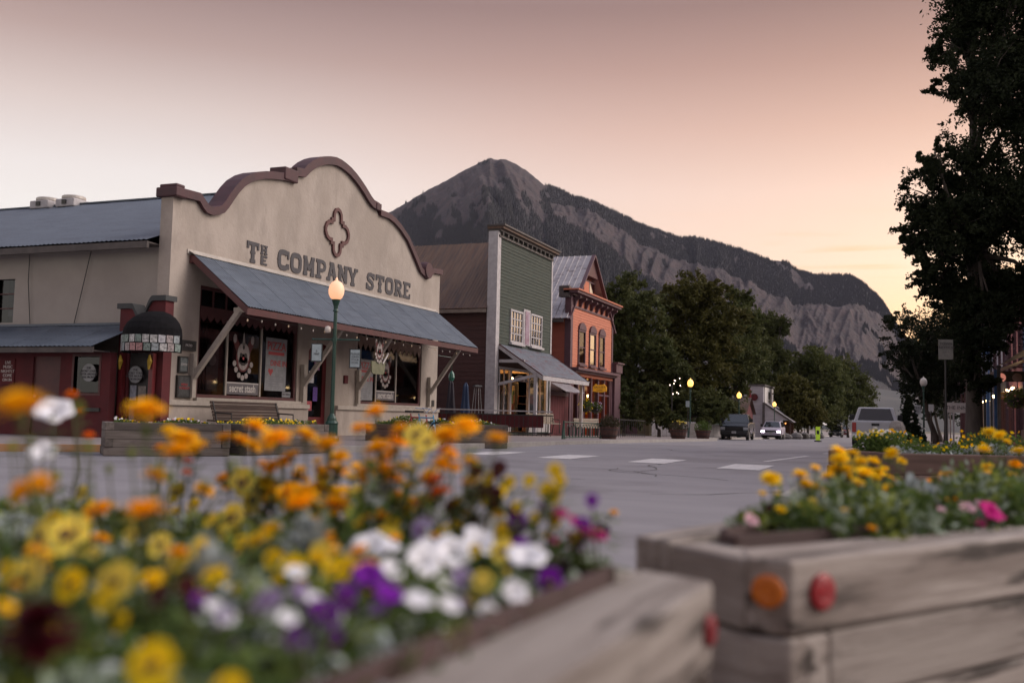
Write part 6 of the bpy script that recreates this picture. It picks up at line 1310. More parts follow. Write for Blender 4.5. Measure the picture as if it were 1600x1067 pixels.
for (px, py, D, lb) in ((1050,610,71,'cluster of small twinkling bulbs beside the first far lamp'),):
    P = W(px, py, D=D); g = empty('string_lights', P, 0, lb, 'string lights'); b = MB(); b.tube([(P.x,P.y,gz(P.y)), (P.x,P.y,P.z+.4)], .05); b.build('pole', m_iron, g)
    BL = bm_.mesh('bulb', emis('pinkish_bulb', (1,.7,.55), 3.0), True)
    for k in range(9): inst(BL, 'bulb', g, (rr.uniform(-.6,.6), rr.uniform(-.2,.2), rr.uniform(-.3,.9)), scale=(1.5,1.5,1.5))
# ------------------------------------------------------------------ timber planters
def V2(p): return Vector((p[0], p[1], 0))
def timber(parent, foot, z0, z1, mt_=None, name='timber', label=None, bev=.009):
    """one squared log from its footprint; local x runs along its length so the grain does too"""
    P = [V2(p) for p in foot]; L_ = sorted(((P[(i+1)%len(P)]-P[i]) for i in range(len(P))), key=lambda v: -v.length)[0]
    ux = L_.normalized(); uy = Vector((-ux.y, ux.x, 0)); o = P[0]+NZ*z0
    q = [((p-P[0]).dot(ux), (p-P[0]).dot(uy), 0) for p in P]
    area = sum(q[i][0]*q[(i+1)%len(q)][1]-q[(i+1)%len(q)][0]*q[i][1] for i in range(len(q)))
    if area < 0: q = q[::-1]
    b = MB(); b.prism(q, (0,0,z1-z0)); me = b.mesh(name, mt_ or m_timber)
    ob = place(me, name, parent, o, ux, uy, label)
    if bev: m = ob.modifiers.new('bevel', 'BEVEL'); m.width = bev; m.segments = 2; m.limit_method = 'ANGLE'
    return ob
def rect_planter(label, p0, p1, depth, h, mt_, courses=4, name='timber_planter', z=0, tw=.15, group=None, plants=None):
    p0, p1 = V2(p0), V2(p1); u = (p1-p0).normalized(); n = Vector((-u.y, u.x, 0)); L_ = (p1-p0).length
    if n.dot((p0+p1)/2) < 0: n = -n
    g = empty(name, (p0+p1)/2+n*depth/2+NZ*z, 0, label, 'planter', group); ch = h/courses; T = lambda a, c: (p0+u*a+n*c)[:2]
    for k in range(courses):
        z0, z1 = z+k*ch+.003, z+(k+1)*ch; e = tw if k % 2 else 0; e2 = 0 if k % 2 else tw; j = random.uniform(-.012,.012)
        for c in (0, depth-tw): timber(g, [T(e+j,c), T(L_-e+j,c), T(L_-e+j,c+tw), T(e+j,c+tw)], z0, z1, mt_)
        for a in (0, L_-tw): timber(g, [T(a,e2+j), T(a+tw,e2+j), T(a+tw,depth-e2+j), T(a,depth-e2+j)], z0+.001, z1-.001, mt_)
    b = MB(); b.quad(*[(*T(a,c), z+h-.06) for a, c in ((tw,tw),(L_-tw,tw),(L_-tw,depth-tw),(tw,depth-tw))]); b.build('soil', m_soil, g)
    return g, T, L_
mt_redtimber = material('red_brown_timber', (.10,.058,.045), (.15,.09,.072), rough=.8, scale=(1.5,14,14), bump=.002, var=.2)
def bed(label, T, L_, depth, z, seed, hh=.22, cols=(m_petal_y, m_petal_o), nleaf=1400, nfl=60, leafm=None, ls=.06, fs_=.055, group='bedding in the corner planters'):
    rng = np.random.RandomState(seed); c = Vector((*T(L_/2, depth/2), z)); g = empty('bedding_plants', c, 0, label, 'plants', group)
    def pts(n, top):
        a = rng.uniform(.18, L_-.18, n); d = rng.uniform(.16, depth-.16, n); P0 = np.array([T(a_, d_) for a_, d_ in zip(a, d)]); hz = hh*(.75+.35*np.sin(a*5+seed))
        zz = hz*(rng.uniform(.8, 1.15, n) if top else rng.uniform(.05, 1, n)); return np.hstack([P0-np.array(c[:2]), zz[:,None]])
    inst(np_mesh('foliage', leaf_quads(pts(nleaf, 0), ls, rng, .5), leafm or m_leaf), 'foliage', g)
    for m_ in cols:
        hd = pts(nfl, 1); inst(np_mesh('blossom', np.concatenate([leaf_quads(hd, fs_, rng, .9), leaf_quads(hd, fs_, rng, .9)]), m_), 'blossom', g, kind='stuff')
    return g
cp = 'timber planters on the far street corner'
g, T, L_ = rect_planter('weathered grey timber planter at the kerb, left of the long bench', (-13.3,13.95), (-11.8,15.55), 1.1, .60, m_timber_grey, 4, group=cp); bed('mixed small flowers in the left corner planter by the red annex', T, L_, 1.1, .54, 1, .12, (m_petal_y, m_petal_pk, m_petal_w), 1500, 26)
g, T, L_ = rect_planter('grey timber planter right of the first, under the near green lamp', (-11.75,16.0), (-11.5,18.5), 1.2, .60, m_timber_grey, 4, group=cp); bed('yellow flowers in the planter under the near lamp post', T, L_, 1.2, .54, 2, .14, (m_petal_y, m_petal_ly), 1800, 60)
g, T, L_ = rect_planter('dark red brown timber box under the right store window', (-13.5,23.55), (-12.0,23.65), 1.0, .58, mt_redtimber, 4, group=cp); bed('leafy plants in the dark box under the right store window', T, L_, 1.0, .52, 3, .28, (m_petal_ly,), 1500, 14)
g, T, L_ = rect_planter('grey timber planter on the corner before the green shop, with stacked log end', (-11.1,24.0), (-9.95,25.0), 1.3, .62, m_timber_grey, 4, group=cp); bed('pale yellow and white flowers in the planter before the green shop', T, L_, 1.3, .56, 4, .16, (m_petal_ly, m_petal_w, m_petal_y), 1600, 34)
g, T, L_ = rect_planter('low grey timber planter close behind the corner one before the green shop', (-12.9,25.5), (-11.3,26.3), 1.0, .58, m_timber_grey, 4, group=cp); bed('sparse yellow flowers behind the bicycles', T, L_, 1.0, .52, 5, .2, (m_petal_y, m_petal_w), 1400, 24)
cq = 'timber planters across the side street'
g, T, L_ = rect_planter('small timber planter with a mound of yellow flowers before the white pickup', (-.74,10.65), (-.17,10.35), .9, .60, mt_redtimber, 4, group=cq); bed('mound of yellow and white flowers before the white pickup', T, L_, .9, .55, 6, .21, (m_petal_y, m_petal_ly, m_petal_w), 1500, 34, ls=.045, fs_=.04, group='bedding across the side street')
g, T, L_ = rect_planter('long brown timber planter across the side street, right of the small one', (-.15,10.1), (1.75,11.1), 1.1, .60, mt_redtimber, 3, group=cq); bed('row of small orange flowers and grey leaves in the long brown planter', T, L_, 1.1, .55, 7, .24, (m_petal_o, m_petal_y), 3200, 40, ls=.045, fs_=.04, group='bedding across the side street')
bed('low silver leaved edging in the long brown planter', T, L_, .5, .55, 8, .14, (), 900, 0, m_silver, .05, group='bedding across the side street')
g, T, L_ = rect_planter('tall red brown timber box at the right edge before the painted shops', (1.95,14.0), (4.2,15.2), 1.1, .84, mt_redtimber, 4, group=cq)
b = MB(); c = W(1401,690,D=12.6); b.lathe([(.0,0), (.13,.0), (.12,.3), (.1,.72), (.07,.78), (0,.8)], 7, (c.x,c.y,.13)); single(b, 'stone_post', material('pale_rough_stone', (.3,.27,.25), (.2,.18,.17), rough=.9, scale=(12,12,12), bump=.02), 'rough pale stone post right beside the white pickup tail', 'stone post')

# ---- the two near planters
m_endg = m_endgrain
nl = empty('timber_planter', (-1.3,.7,.12), 0, 'nearest weathered timber planter at the bottom, overflowing with pansies and marigolds', 'planter', 'near timber planters')
for k in range(4):
    z1 = .60-k*.147; z0 = z1-.144 if k < 3 else .0; j = (0, -.004, .006, -.003)[k]
    A, Bp, Cp = (-.40+j,-.5), (-.303+j,1.714), (-.449,1.791)
    if k % 2 == 0: timber(nl, [A, Bp, Cp, (-.55,-.5)], z0, z1)
    else: timber(nl, [A, (-.311+j,1.60), (-.458,1.675), (-.55,-.5)], z0, z1)
    timber(nl, [Cp if k % 2 == 0 else (-.303,1.712), (-1.45,2.36), (-1.53,2.23), (-.475,1.665)], z0, z1-.003)
    timber(nl, [(-1.45,2.36), (-2.5,1.9), (-2.44,1.77), (-1.46,2.2)], z0, z1-.002); timber(nl, [(-2.5,1.9), (-2.5,-.5), (-2.36,-.5), (-2.36,1.8)], z0, z1-.001)
    timber(nl, [(-.4,-.5), (-2.5,-.5), (-2.5,-.64), (-.4,-.64)], z0, z1-.004)
b = MB(); b.quad((-.50,-.5,.55), (-.455,1.66,.55), (-1.5,2.2,.55), (-2.4,1.8,.55)); b.quad((-.50,-.5,.55), (-2.4,1.8,.55), (-2.4,-.5,.55)); b.build('soil', m_soil, nl)
b = MB(); b.obox((-.553,-.5,.5), (.10,2.14,0), (-.012,0,0), (0,0,.125)); b.obox((-.462,1.65,.5), (-1.0,.53,0), (-.006,-.012,0), (0,0,.12)); b.build('liner', m_liner, nl)
def reflector(parent, c, n, mt_, r=.04):
    g_ = MB(); c = Vector(c); n = Vector(n).normalized(); g_.lathe([(0,.0), (r,.0), (r,.006), (r*.9,.010), (r*.6,.0125), (r*.3,.0105), (r*.28,.013), (0,.014)], 22, c, n); return g_.build('reflector', mt_, parent)
m_refr = material('red_reflector', (.36,.008,.012), (.24,.006,.012), rough=.25, scale=(60,60,60), bump=.001); m_refo = material('orange_reflector', (.62,.16,.006), (.5,.11,.006), rough=.25, scale=(60,60,60), bump=.001)
reflector(nl, (-.304,1.665,.528), (1,-.045,0), material('dim_red_reflector', (.2,.006,.012), rough=.4), .026)
nr = empty('timber_planter', (.2,3.2,.12), 0, 'right hand near timber planter with one orange and one red reflector on its corner', 'planter', 'near timber planters')
H, G, J, K, I = Vector((-.21,2.042,0)), Vector((-.298,2.051,0)), Vector((-.487,2.217,0)), Vector((-.583,2.272,0)), Vector((1.35,4.56,0))
uf = (I-H).normalized(); nf = Vector((-uf.y, uf.x, 0)); ul = (J-G).normalized(); nlft = Vector((ul.y, -ul.x, 0)); ub = Vector((.27,.96,0)).normalized()
if nlft.y < 0: nlft = -nlft
for k in range(4):
    z1 = .60-k*.150; z0 = z1-.146 if k < 3 else 0; o = (0,.004,-.003,.003)[k]; s = nf*o
    if k % 2 == 0:
        timber(nr, [(G)[:2], (H+s)[:2], (I+s)[:2], (I+nf*.14)[:2], (G+nf*.10+uf*.10)[:2]], z0, z1)
        timber(nr, [(G-nlft*.004+ul*.004)[:2], (J-nlft*.004)[:2], (J+nlft*.13)[:2], (G+nlft*.13+ul*.004)[:2]], z0, z1-.004)
    else:
        cc_ = H+ul*-.0; e = uf*.125
        timber(nr, [(G+Vector((.004,-.004,0)))[:2], (J-nlft*.003)[:2], (J+nlft*.13)[:2], (H+e)[:2], (H)[:2]], z0, z1-.002)
        timber(nr, [(H+e+uf*.004+s)[:2], (I+s)[:2], (I+nf*.14)[:2], (H+e+uf*.004+nf*.14)[:2]], z0, z1)
    timber(nr, [K[:2], (J+ul*.003)[:2], (J+ul*.003+ub*1.5)[:2], (K+ub*1.5)[:2]], z0+.001, z1+.002)
    timber(nr, [(K+ub*1.5)[:2], (J+ub*1.5)[:2], (.35,4.9), (.28,5.02)], z0, z1); timber(nr, [I[:2], (.28,5.02), (.22,4.88), (1.25,4.45)], z0, z1-.003)
b = MB(); b.quad(*[(p[0],p[1],.54) for p in ((-.25,2.2),(1.25,4.5),(.3,4.9),(-.1,3.6))]); b.quad(*[(p[0],p[1],.54) for p in ((-.25,2.2),(-.1,3.6),(-.42,2.36))]); b.build('soil', m_soil, nr)
b = MB(); q0 = G+nf*.135+uf*.13; b.obox((q0.x,q0.y,.52), uf*2.2, nf*.012, (0,0,.10)); q1 = J+nlft*.135; b.obox((q1.x,q1.y,.52), (q0-q1)-Vector((0,0,0)), nlft*.012, (0,0,.098)); b.obox((q1.x+.004,q1.y+.004,.52), ub*1.2, (.012,-.003,0), (0,0,.105)); b.build('liner', m_liner, nr)
hn = (H-G).normalized(); hn = Vector((hn.y, -hn.x, 0)); 
c = (G+H)/2+NZ*.538; reflector(nr, c-Vector((0,0,0)), (hn if hn.y < 0 else -hn), m_refo, .033)
c = H+uf*.092+NZ*.533; reflector(nr, c-nf*.002, -nf, m_refr, .037)

# ------------------------------------------------------------------ flowers
def petal(b, o, d, up, ln, w0, w1, curl=.15, n=3):
    """strip of a petal from o along d, lifting by up"""
    s = d.cross(up).normalized(); vs = []
    for i in range(n+1):
        t = i/n; c = o+d*ln*t+up*curl*ln*t*t; w = (w0+(w1-w0)*math.sin(min(1,t*1.15)*math.pi/2))*(1 if i < n else .75); vs += [c-s*w/2, c+s*w/2]
    b.add(vs, [(2*i, 2*i+1, 2*i+3, 2*i+2) for i in range(n)])
def marigold(mp, mc, seed, ball=False):
    r = random.Random(seed); b = MB()
    rings = [(20,8,.44),(18,24,.40),(15,42,.34),(11,60,.27),(7,78,.2)] if not ball else [(16,-40,.4),(18,-15,.46),(18,10,.46),(16,32,.44),(13,52,.4),(8,74,.36)]
    for n, el, R_l in rings:
        for k in range(n):
            a = 6.283*(k+r.random()*.6)/n; e = R_(el+r.uniform(-9,9)); d = Vector((math.cos(a)*math.cos(e), math.sin(a)*math.cos(e), math.sin(e))); up = Vector((-math.cos(a)*math.sin(e), -math.sin(a)*math.sin(e), math.cos(e)))
            petal(b, d*.04, d, up, R_l*r.uniform(.88,1.12), .05, .17, r.uniform(-.25,.1), 2)
    b.mi = 1; b.lathe([(.05,-.34), (.075,-.2), (.1,-.05), (.04,.02)], 8)
    return b.mesh('flower_head', [mp, mc])
def pansy(mp, mb_, mf, seed):
    r = random.Random(seed); b = MB()
    for a, rr_, dist, zo in ((65,.30,.24,0),(115,.30,.24,.01),(10,.27,.22,.03),(170,.27,.22,.035),(270,.33,.22,.05)):
        c = Vector((math.cos(R_(a))*dist, math.sin(R_(a))*dist, zo)); n = 10
        b.mi = 0; b.add([c+Vector((0,0,-.02))]+[c+Vector((rr_*math.cos(6.283*k/n)*r.uniform(.92,1.08), rr_*math.sin(6.283*k/n)*r.uniform(.92,1.08), .04*math.sin(k*2+a))) for k in range(n)], [(0, 1+k, 1+(k+1)%n) for k in range(n)])
    b.mi = 1
    for a in (10,170,270): c = Vector((math.cos(R_(a))*.11, math.sin(R_(a))*.11, .075)); b.add([c+Vector((.10*math.cos(6.283*k/7), .10*math.sin(6.283*k/7), 0)) for k in range(7)], [tuple(range(7))])
    b.mi = 2; b.add([Vector((.045*math.cos(6.283*k/6), .045*math.sin(6.283*k/6)-.01, .09)) for k in range(6)], [tuple(range(6))])
    return b.mesh('flower_head', [mp, mb_, mf])
def petunia(mp, mc, seed):
    b = MB(); n = 30; vs = [(0,0,-.25)]; fs = []
    for i, (rr_, z) in enumerate(((.1,-.12),(.25,0),(.42,.05),(.5,.0))):
        for k in range(n): a = 6.283*k/n; lob = 1-.16*(1-abs(math.sin(2.5*a)))*(i/3); vs.append((rr_*lob*math.cos(a), rr_*lob*math.sin(a), z+.03*math.sin(5*a)*(i > 1)))
    fs += [(0, 1+k, 1+(k+1)%n) for k in range(n)]
    b.add(vs, fs); b.add(vs, [(1+i*n+k, 1+i*n+(k+1)%n, 1+(i+1)*n+(k+1)%n, 1+(i+1)*n+k) for i in range(3) for k in range(n)])
    b.mi = 1; b.lathe([(.03,-.4), (.06,-.2), (.0,-.1)], 6); return b.mesh('flower_head', [mp, mc], True)
m_blot = material('dark_pansy_blotch', (.04,.006,.02), rough=.6)
HEADS = {}; BLOOMS = []
def head(kind):
    if kind in HEADS: return random.choice(HEADS[kind])
    f = {'mo': lambda s: marigold(m_petal_o, m_stem, s), 'my': lambda s: marigold(m_petal_y, m_stem, s), 'mr': lambda s: marigold(m_petal_r, m_stem, s), 'md': lambda s: marigold(m_petal_d, m_stem, s, True), 'pl': lambda s: pansy(m_petal_ly, m_blot, m_petal_o, s), 'py': lambda s: pansy(m_petal_y, m_blot, m_petal_o, s),
         'pv': lambda s: pansy(m_petal_p, m_blot, m_petal_y, s), 'pd': lambda s: pansy(m_petal_d, m_blot, m_petal_y, s), 'pi': lambda s: pansy(m_petal_l, m_petal_p, m_petal_y, s), 'uw': lambda s: petunia(m_petal_w, m_stem, s), 'um': lambda s: petunia(m_petal_m, m_stem, s), 'up': lambda s: petunia(m_petal_p, m_stem, s), 'uk': lambda s: petunia(m_petal_pk, m_stem, s)}[kind]
    HEADS[kind] = [f(s) for s in range(3)]; return HEADS[kind][0]
KN = {'mo': ('orange marigold','marigold_plant','marigold',.058), 'my': ('golden yellow marigold','marigold_plant','marigold',.052), 'mr': ('orange red marigold','marigold_plant','marigold',.052), 'md': ('very dark maroon pompon bloom','pompon_plant','flower',.075), 'pl': ('lemon pansy','pansy_plant','pansy',.052), 'py': ('deep yellow pansy','pansy_plant','pansy',.048), 'pv': ('purple pansy','pansy_plant','pansy',.048), 'pd': ('dark maroon pansy','pansy_plant','pansy',.045), 'pi': ('lilac pansy','pansy_plant','pansy',.048), 'uw': ('white petunia','petunia_plant','petunia',.068), 'um': ('magenta petunia','petunia_plant','petunia',.055), 'up': ('violet petunia','petunia_plant','petunia',.062), 'uk': ('pink petunia','petunia_plant','petunia',.05)}
def inside(p, poly):
    c = False; n = len(poly)
    for i in range(n):
        x0, y0 = poly[i]; x1, y1 = poly[(i+1)%n]
        if (y0 > p[1]) != (y1 > p[1]) and p[0] < (x1-x0)*(p[1]-y0)/(y1-y0)+x0: c = not c
    return c
LPOLY = [(-.53,.1), (-.475,1.62), (-1.45,2.15), (-2.3,1.75), (-2.3,.1)]
RPOLY = [(-.27,2.22), (1.2,4.5), (.35,4.8), (-.12,3.6), (-.40,2.42)]
ORD = ['first','second','third','fourth','fifth','sixth','seventh','eighth','ninth','tenth','eleventh','twelfth','thirteenth','fourteenth','fifteenth','sixteenth','seventeenth','eighteenth','nineteenth','twentieth']+['later']*40
def zoneL(px, py):
    if py < 722: return 'up before the '+('red annex' if px < 170 else 'black canopy doorway' if px < 275 else 'left store window' if px < 460 else 'near lamp post and door' if px < 560 else 'right store window' if px < 672 else 'brown wall patio')
    if py < 800: return 'against the open road, '+('far left' if px < 300 else 'middle of the near planter' if px < 640 else 'above the white petunias' if px < 840 else 'by the planter far corner')
    if py < 880: return 'at mid height, '+('far left' if px < 300 else 'centre of the near planter' if px < 560 else 'among the white blooms' if px < 840 else 'over the timber corner')
    return 'low in the near planter, '+('bottom left' if px < 260 else 'bottom middle' if px < 540 else 'near the timber edge')
def zoneR(px, py):
    if px < 1290: return 'at the left end of the right planter'
    if px < 1400: return 'in the dense cluster, '+('top' if py < 722 else 'middle' if py < 745 else 'foot')+' of it, right planter'
    if px < 1500: return 'middle of the right planter'
    return 'towards the right edge, right planter'
LF = '''mo 30 640 92|uw 84 640 56|mo 228 645 62|mo 285 688 50|mo 306 702 42|my 262 674 30|mo 352 686 32|mo 398 668 40|mo 432 688 52|mo 478 682 40|mo 512 698 52|mo 530 716 34|mo 587 645 40|mo 626 674 38|pl 652 680 42|pl 668 690 34|mo 698 681 46|mo 728 668 46|mo 776 688 42|mo 592 704 50|mo 600 718 34|mr 696 704 34|mo 525 738 44|my 576 744 34|pl 605 743 26|my 672 740 30|mr 680 753 38|mr 689 772 42|mo 709 731 24|mr 729 755 22|mo 522 791 50|mo 470 790 58|mr 524 767 24|mo 564 805 26|mo 592 810 40|py 613 816 26|pl 631 786 28|py 662 781 24|mo 155 800 52|mo 226 804 76|py 276 769 32|mo 421 777 30|pl 449 762 24|pl 363 808 42|mo 427 729 30|mo 456 713 30|mr 112 617 22|mr 139 681 22|mr 293 720 20|pl 62 841 52|pl 106 835 62|pl 147 863 26|pl 178 912 66|py 164 935 40|pl 250 851 38|py 316 857 38|py 425 872 30|py 459 888 40|pi 469 922 32|md 62 985 105|py 237 1042 78|pv 312 938 30|uw 334 945 26|pd 250 929 42|pd 292 916 36|py 9 891 32|my 9 950 34|uw 580 850 58|uw 612 853 32|uw 662 876 58|uw 707 861 60|uw 752 846 62|uw 824 867 64|uw 782 822 56|pv 809 816 32|pi 659 827 38|py 741 861 24|up 575 896 50|up 608 925 46|uw 655 936 48|uw 704 944 38|uw 764 955 40|py 711 824 26|um 876 801 28|um 902 814 28|um 932 835 36|um 915 826 26|pv 925 782 24|mo 959 801 17|my 902 841 20|py 868 736 26|py 875 752 22|py 865 772 30|py 855 760 20|py 795 754 22|py 827 751 22|py 809 792 18|pd 744 733 28|pd 779 733 28|pd 758 762 32|pd 742 776 24|pd 772 795 30|py 764 747 22|py 761 782 20|pd 710 795 34|py 642 800 24|pl 560 770 26|py 505 745 26|my 548 768 24|pl 205 835 28|py 378 845 24|pv 520 960 26|mo 420 700 26|my 640 735 26|my 556 730 26|mo 500 762 28|py 330 812 24|pl 128 770 24|mo 250 700 22|pl 590 775 22|mr 640 758 22|my 470 735 24'''
RF = '''my 1205 749 32|my 1250 743 29|my 1274 732 19|my 1312 719 31|my 1310 706 27|my 1330 708 19|my 1321 736 31|my 1344 722 25|my 1364 723 27|my 1352 741 33|my 1372 740 24|my 1382 733 15|my 1329 768 27|my 1426 758 21|my 1404 756 14|mo 1478 744 27|my 1537 704 26|my 1546 676 23|my 1562 681 21|my 1573 690 14|mo 1587 726 21|my 1592 706 25|mo 1362 826 20|um 1549 798 38|uk 1511 792 28|uk 1524 784 24|uk 1471 795 15|uk 1175 812 27|pd 1202 795 13|um 1560 806 24|mo 1299 738 12'''
_f = random.Random(77)
def fill(n, x0, x1, y0, y1, kinds, a, b_): return ['%s %d %d %d' % (_f.choice(kinds.split()), _f.uniform(x0,x1), _f.uniform(y0,y1), _f.uniform(a,b_)) for _ in range(n)]
LF += '|'+'|'.join(fill(10,20,330,790,920,'py my mo py pl',30,50)+fill(18,340,580,750,900,'my pl mo py mo',26,42)+fill(10,560,760,755,850,'my py mo pl',20,30)+fill(8,700,860,770,850,'py pd pi my',18,28)+fill(9,560,860,850,930,'uw pi uw pl pv',34,50)+fill(12,240,560,880,1010,'py uw pi pv uw',28,44)+fill(4,840,950,800,870,'um pv py',16,24)+fill(8,380,760,690,760,'mo my mo',22,36))
RF += '|'+'|'.join(fill(10,1290,1400,705,760,'my',18,28)+fill(8,1215,1330,735,800,'my my pl',14,24)+fill(6,1400,1600,720,790,'my mo uk',14,24)+fill(4,1190,1290,760,800,'my',12,18))
def plant_all(S_, poly, zone, soil, grp, seed, dmin, dmax, nrm):
    rd_ = random.Random(seed); rows = []
    for it in S_.split('|'):
        k, a, c, sz = it.split(); a, c, sz = float(a), float(c), float(sz); nm, root, cat, real = KN[k]
        D0 = (FPX*real+14)/sz; best = None
        for q in range(160):
            D = dmin+(dmax-dmin)*q/159; P = W(a, c, D=D)
            if inside(P, poly) and P.z > soil+.03: 
                e = abs(D-D0)+max(0, soil+.095-P.z)*22; best = (e, D, P) if best is None or e < best[0] else best
        if best is None:
            D = min(max(D0, dmin), dmax); P = W(a, c, D=D)
            if P.z < soil+.03: P = CAM+(P-CAM)*((CAMH-soil-.04)/(CAMH-P.z)); D = D
            best = (9, (P-CAM).dot(fw), P)
        rows.append((k, a, c, sz, best[1], best[2]))
    byz = {}
    for r_ in rows: byz.setdefault((KN[r_[0]][0], zone(r_[1], r_[2])), []).append(r_)
    for (nm, zn), lst in byz.items():
        lst.sort(key=lambda r_: r_[1])
        for i, (k, a, c, sz, D, P) in enumerate(lst):
            n = len(lst); lb = nm+' '+zn+('' if n == 1 else ', '+(ORD[i]+' from left' if n > 2 else ('left one', 'right one')[i]))
            _, root, cat, real = KN[k]; size = max(.022, (sz*D-8)/FPX*1.2); BLOOMS.append((P.x, P.y, P.z, size))
            base = Vector((P.x+rd_.uniform(-.02,.02), P.y+rd_.uniform(-.02,.02), soil))
            # keep the foot in the bed
            if not inside(base, poly): cx_ = sum(p[0] for p in poly)/len(poly); cy_ = sum(p[1] for p in poly)/len(poly); base = base.lerp(Vector((cx_, cy_, soil)), .12)
            g = empty(root, base, 0, lb, cat, grp[cat if cat in grp else 'flower'])
            L_ = P-base; b = MB(); bend = Vector((rd_.uniform(-.02,.02), rd_.uniform(-.02,.02), 0)); r0 = .0022 if P.z-soil > .12 else .0018
            b.tube([base, base+L_*.5+bend, P-Vector((0,0,size*.2))], [r0*1.2, r0, r0*.8], 5, False); b.build('stem', m_stem, g)
            b = MB()
            for q in range(14):
                t = rd_.uniform(.1,.9); o = base+L_*t+bend*(1-abs(2*t-1)); az = rd_.uniform(0,6.28); d = Vector((math.cos(az), math.sin(az), rd_.uniform(.1,.7))).normalized(); petal(b, o, d, NZ, rd_.uniform(.03,.06), .004, rd_.uniform(.010,.022), -.2, 3)
            b.build('leaves', m_leaf, g, kind='stuff')
            if cat == 'marigold': tl = Vector((rd_.uniform(-.35,.35), rd_.uniform(-.45,.1), 1))
            elif k == 'md': tl = Vector((0,-.2,1))
            elif cat == 'pansy': tl = Vector((.3+rd_.uniform(-.5,.3), -1, rd_.uniform(.2,.8)))
            else: tl = Vector((rd_.uniform(.2,.9), rd_.uniform(-.7,-.25), rd_.uniform(.8,1.5)))
            q = tl.normalized().to_track_quat('Z', 'Y'); ob = bpy.data.objects.new('flower_head', head(k)); COL.objects.link(ob); ob.parent = g; ob.location = P-base
            ob.rotation_mode = 'QUATERNION'; ob.rotation_quaternion = q @ Matrix.Rotation(rd_.uniform(-.4,.4) if cat == 'pansy' else rd_.uniform(0,6.28), 4, 'Z').to_quaternion(); ob.scale = (size,)*3
            if k == 'md': continue
            for w in range((rd_.choice((0,0,1)) if k in ('uw','pl') else rd_.choice((1,1,2))) if sz > 24 else rd_.choice((0,1))):      # side shoots of the same plant
                for tr in range(12):
                    o2 = Vector((rd_.uniform(-1.2,1.2)*size, rd_.uniform(-.4,1.8)*size, -rd_.uniform(.5,1.6)*size)); Q = P+o2
                    if Q.z > soil+.05 and inside(Q, poly): break
                else: continue
                o3 = bpy.data.objects.new('flower_head', head(k)); COL.objects.link(o3); o3.parent = g; o3.location = Q-base; s2 = size*rd_.uniform(.55,.9); BLOOMS.append((Q.x, Q.y, Q.z, s2))
                o3.rotation_mode = 'QUATERNION'; o3.rotation_quaternion = ((tl+Vector((rd_.uniform(-.4,.4), rd_.uniform(-.2,.2), rd_.uniform(-.2,.3)))).normalized().to_track_quat('Z','Y')); o3.scale = (s2,)*3
                b = MB(); b.tube([base, (base+Q)/2+bend, Q-Vector((0,0,s2*.2))], [r0, r0*.9, r0*.7], 5, False); b.build('stem', m_stem, g)
plant_all(LF, LPOLY, zoneL, .56, {'marigold':'marigolds in the nearest planter','pansy':'pansies in the nearest planter','petunia':'petunias in the nearest planter','flower':'pompon blooms'}, 5, .72, 2.35, None)
plant_all(RF, RPOLY, zoneR, .555, {'marigold':'marigolds in the right hand planter','pansy':'pansies in the right hand planter','petunia':'petunias in the right hand planter','flower':'flowers'}, 6, 2.4, 4.6, None)
# leafy carpets
def carpet(label, poly, n, soil, hfun, mats, seed, pxr, dr, size, grp):
    rng = np.random.RandomState(seed); c = Vector((sum(p[0] for p in poly)/len(poly), sum(p[1] for p in poly)/len(poly), soil)); out = [[] for _ in mats]
    ncl = n//26
    for q in range(ncl):
        for tr in range(30):
            D = rng.uniform(*dr); a = rng.uniform(*pxr); P = W(a, 700, D=D)
            if inside((P.x, P.y), poly): break
        else: continue
        k = rng.randint(len(mats)); hh = hfun(P.x, P.y, a, D)*rng.uniform(.65, 1.12); m = 26
        pt = np.array([P.x, P.y, 0])+rng.normal(size=(m,3))*np.array([.022,.022,0]); pt[:,2] = soil+hh*rng.uniform(.15,1,m)
        BA = np.array(BLOOMS); dd = pt[:,None,:2]-BA[None,:,:2]; near = (np.hypot(dd[...,0], dd[...,1]+.03) < BA[None,:,3]*.95+.016) & (pt[:,None,2] > BA[None,:,2]-BA[None,:,3]*.5); pt = pt[~near.any(1)]
        if len(pt): out[k].append(pt-np.array(c))
    g = empty('bedding_foliage', c, 0); tag(g, label, 'foliage', grp)
    for k, m_ in enumerate(mats):
        if out[k]: inst(np_mesh('leaves', leaf_quads(np.concatenate(out[k]), size, rng, .42), m_), 'leaves', g, kind='stuff')
    return g
def hl(x, y, a, D):
    return .088+.035*math.sin(x*9+1)*math.sin(y*7)+(.09 if 520 < a < 690 and D > 1.75 else 0)-(.02 if a > 880 else 0)+(.06 if 690 <= a < 860 and D > 1.8 else 0)-(.015 if D < 1.25 else 0)
carpet('dense green bedding foliage filling the nearest planter under all the blooms', LPOLY, 30000, .555, hl, [m_leaf, m_leaf, m_leaf2, m_leaf, m_vari, m_leaf, m_silver], 1, (-120,1015), (.72,2.3), .032, 'foliage of the near planters')
def hr(x, y, a, D): return .125+.035*math.sin(x*8)*math.sin(y*6)-(.02 if a < 1215 else 0)+(.03 if 1480 < a else 0)+(.03 if 1290 < a < 1400 else 0)
carpet('green bedding foliage filling the right hand planter', RPOLY, 19000, .55, hr, [m_leaf, m_leaf2, m_leaf, m_vari, m_leaf], 2, (1130,1700), (2.4,4.6), .032, 'foliage of the near planters')
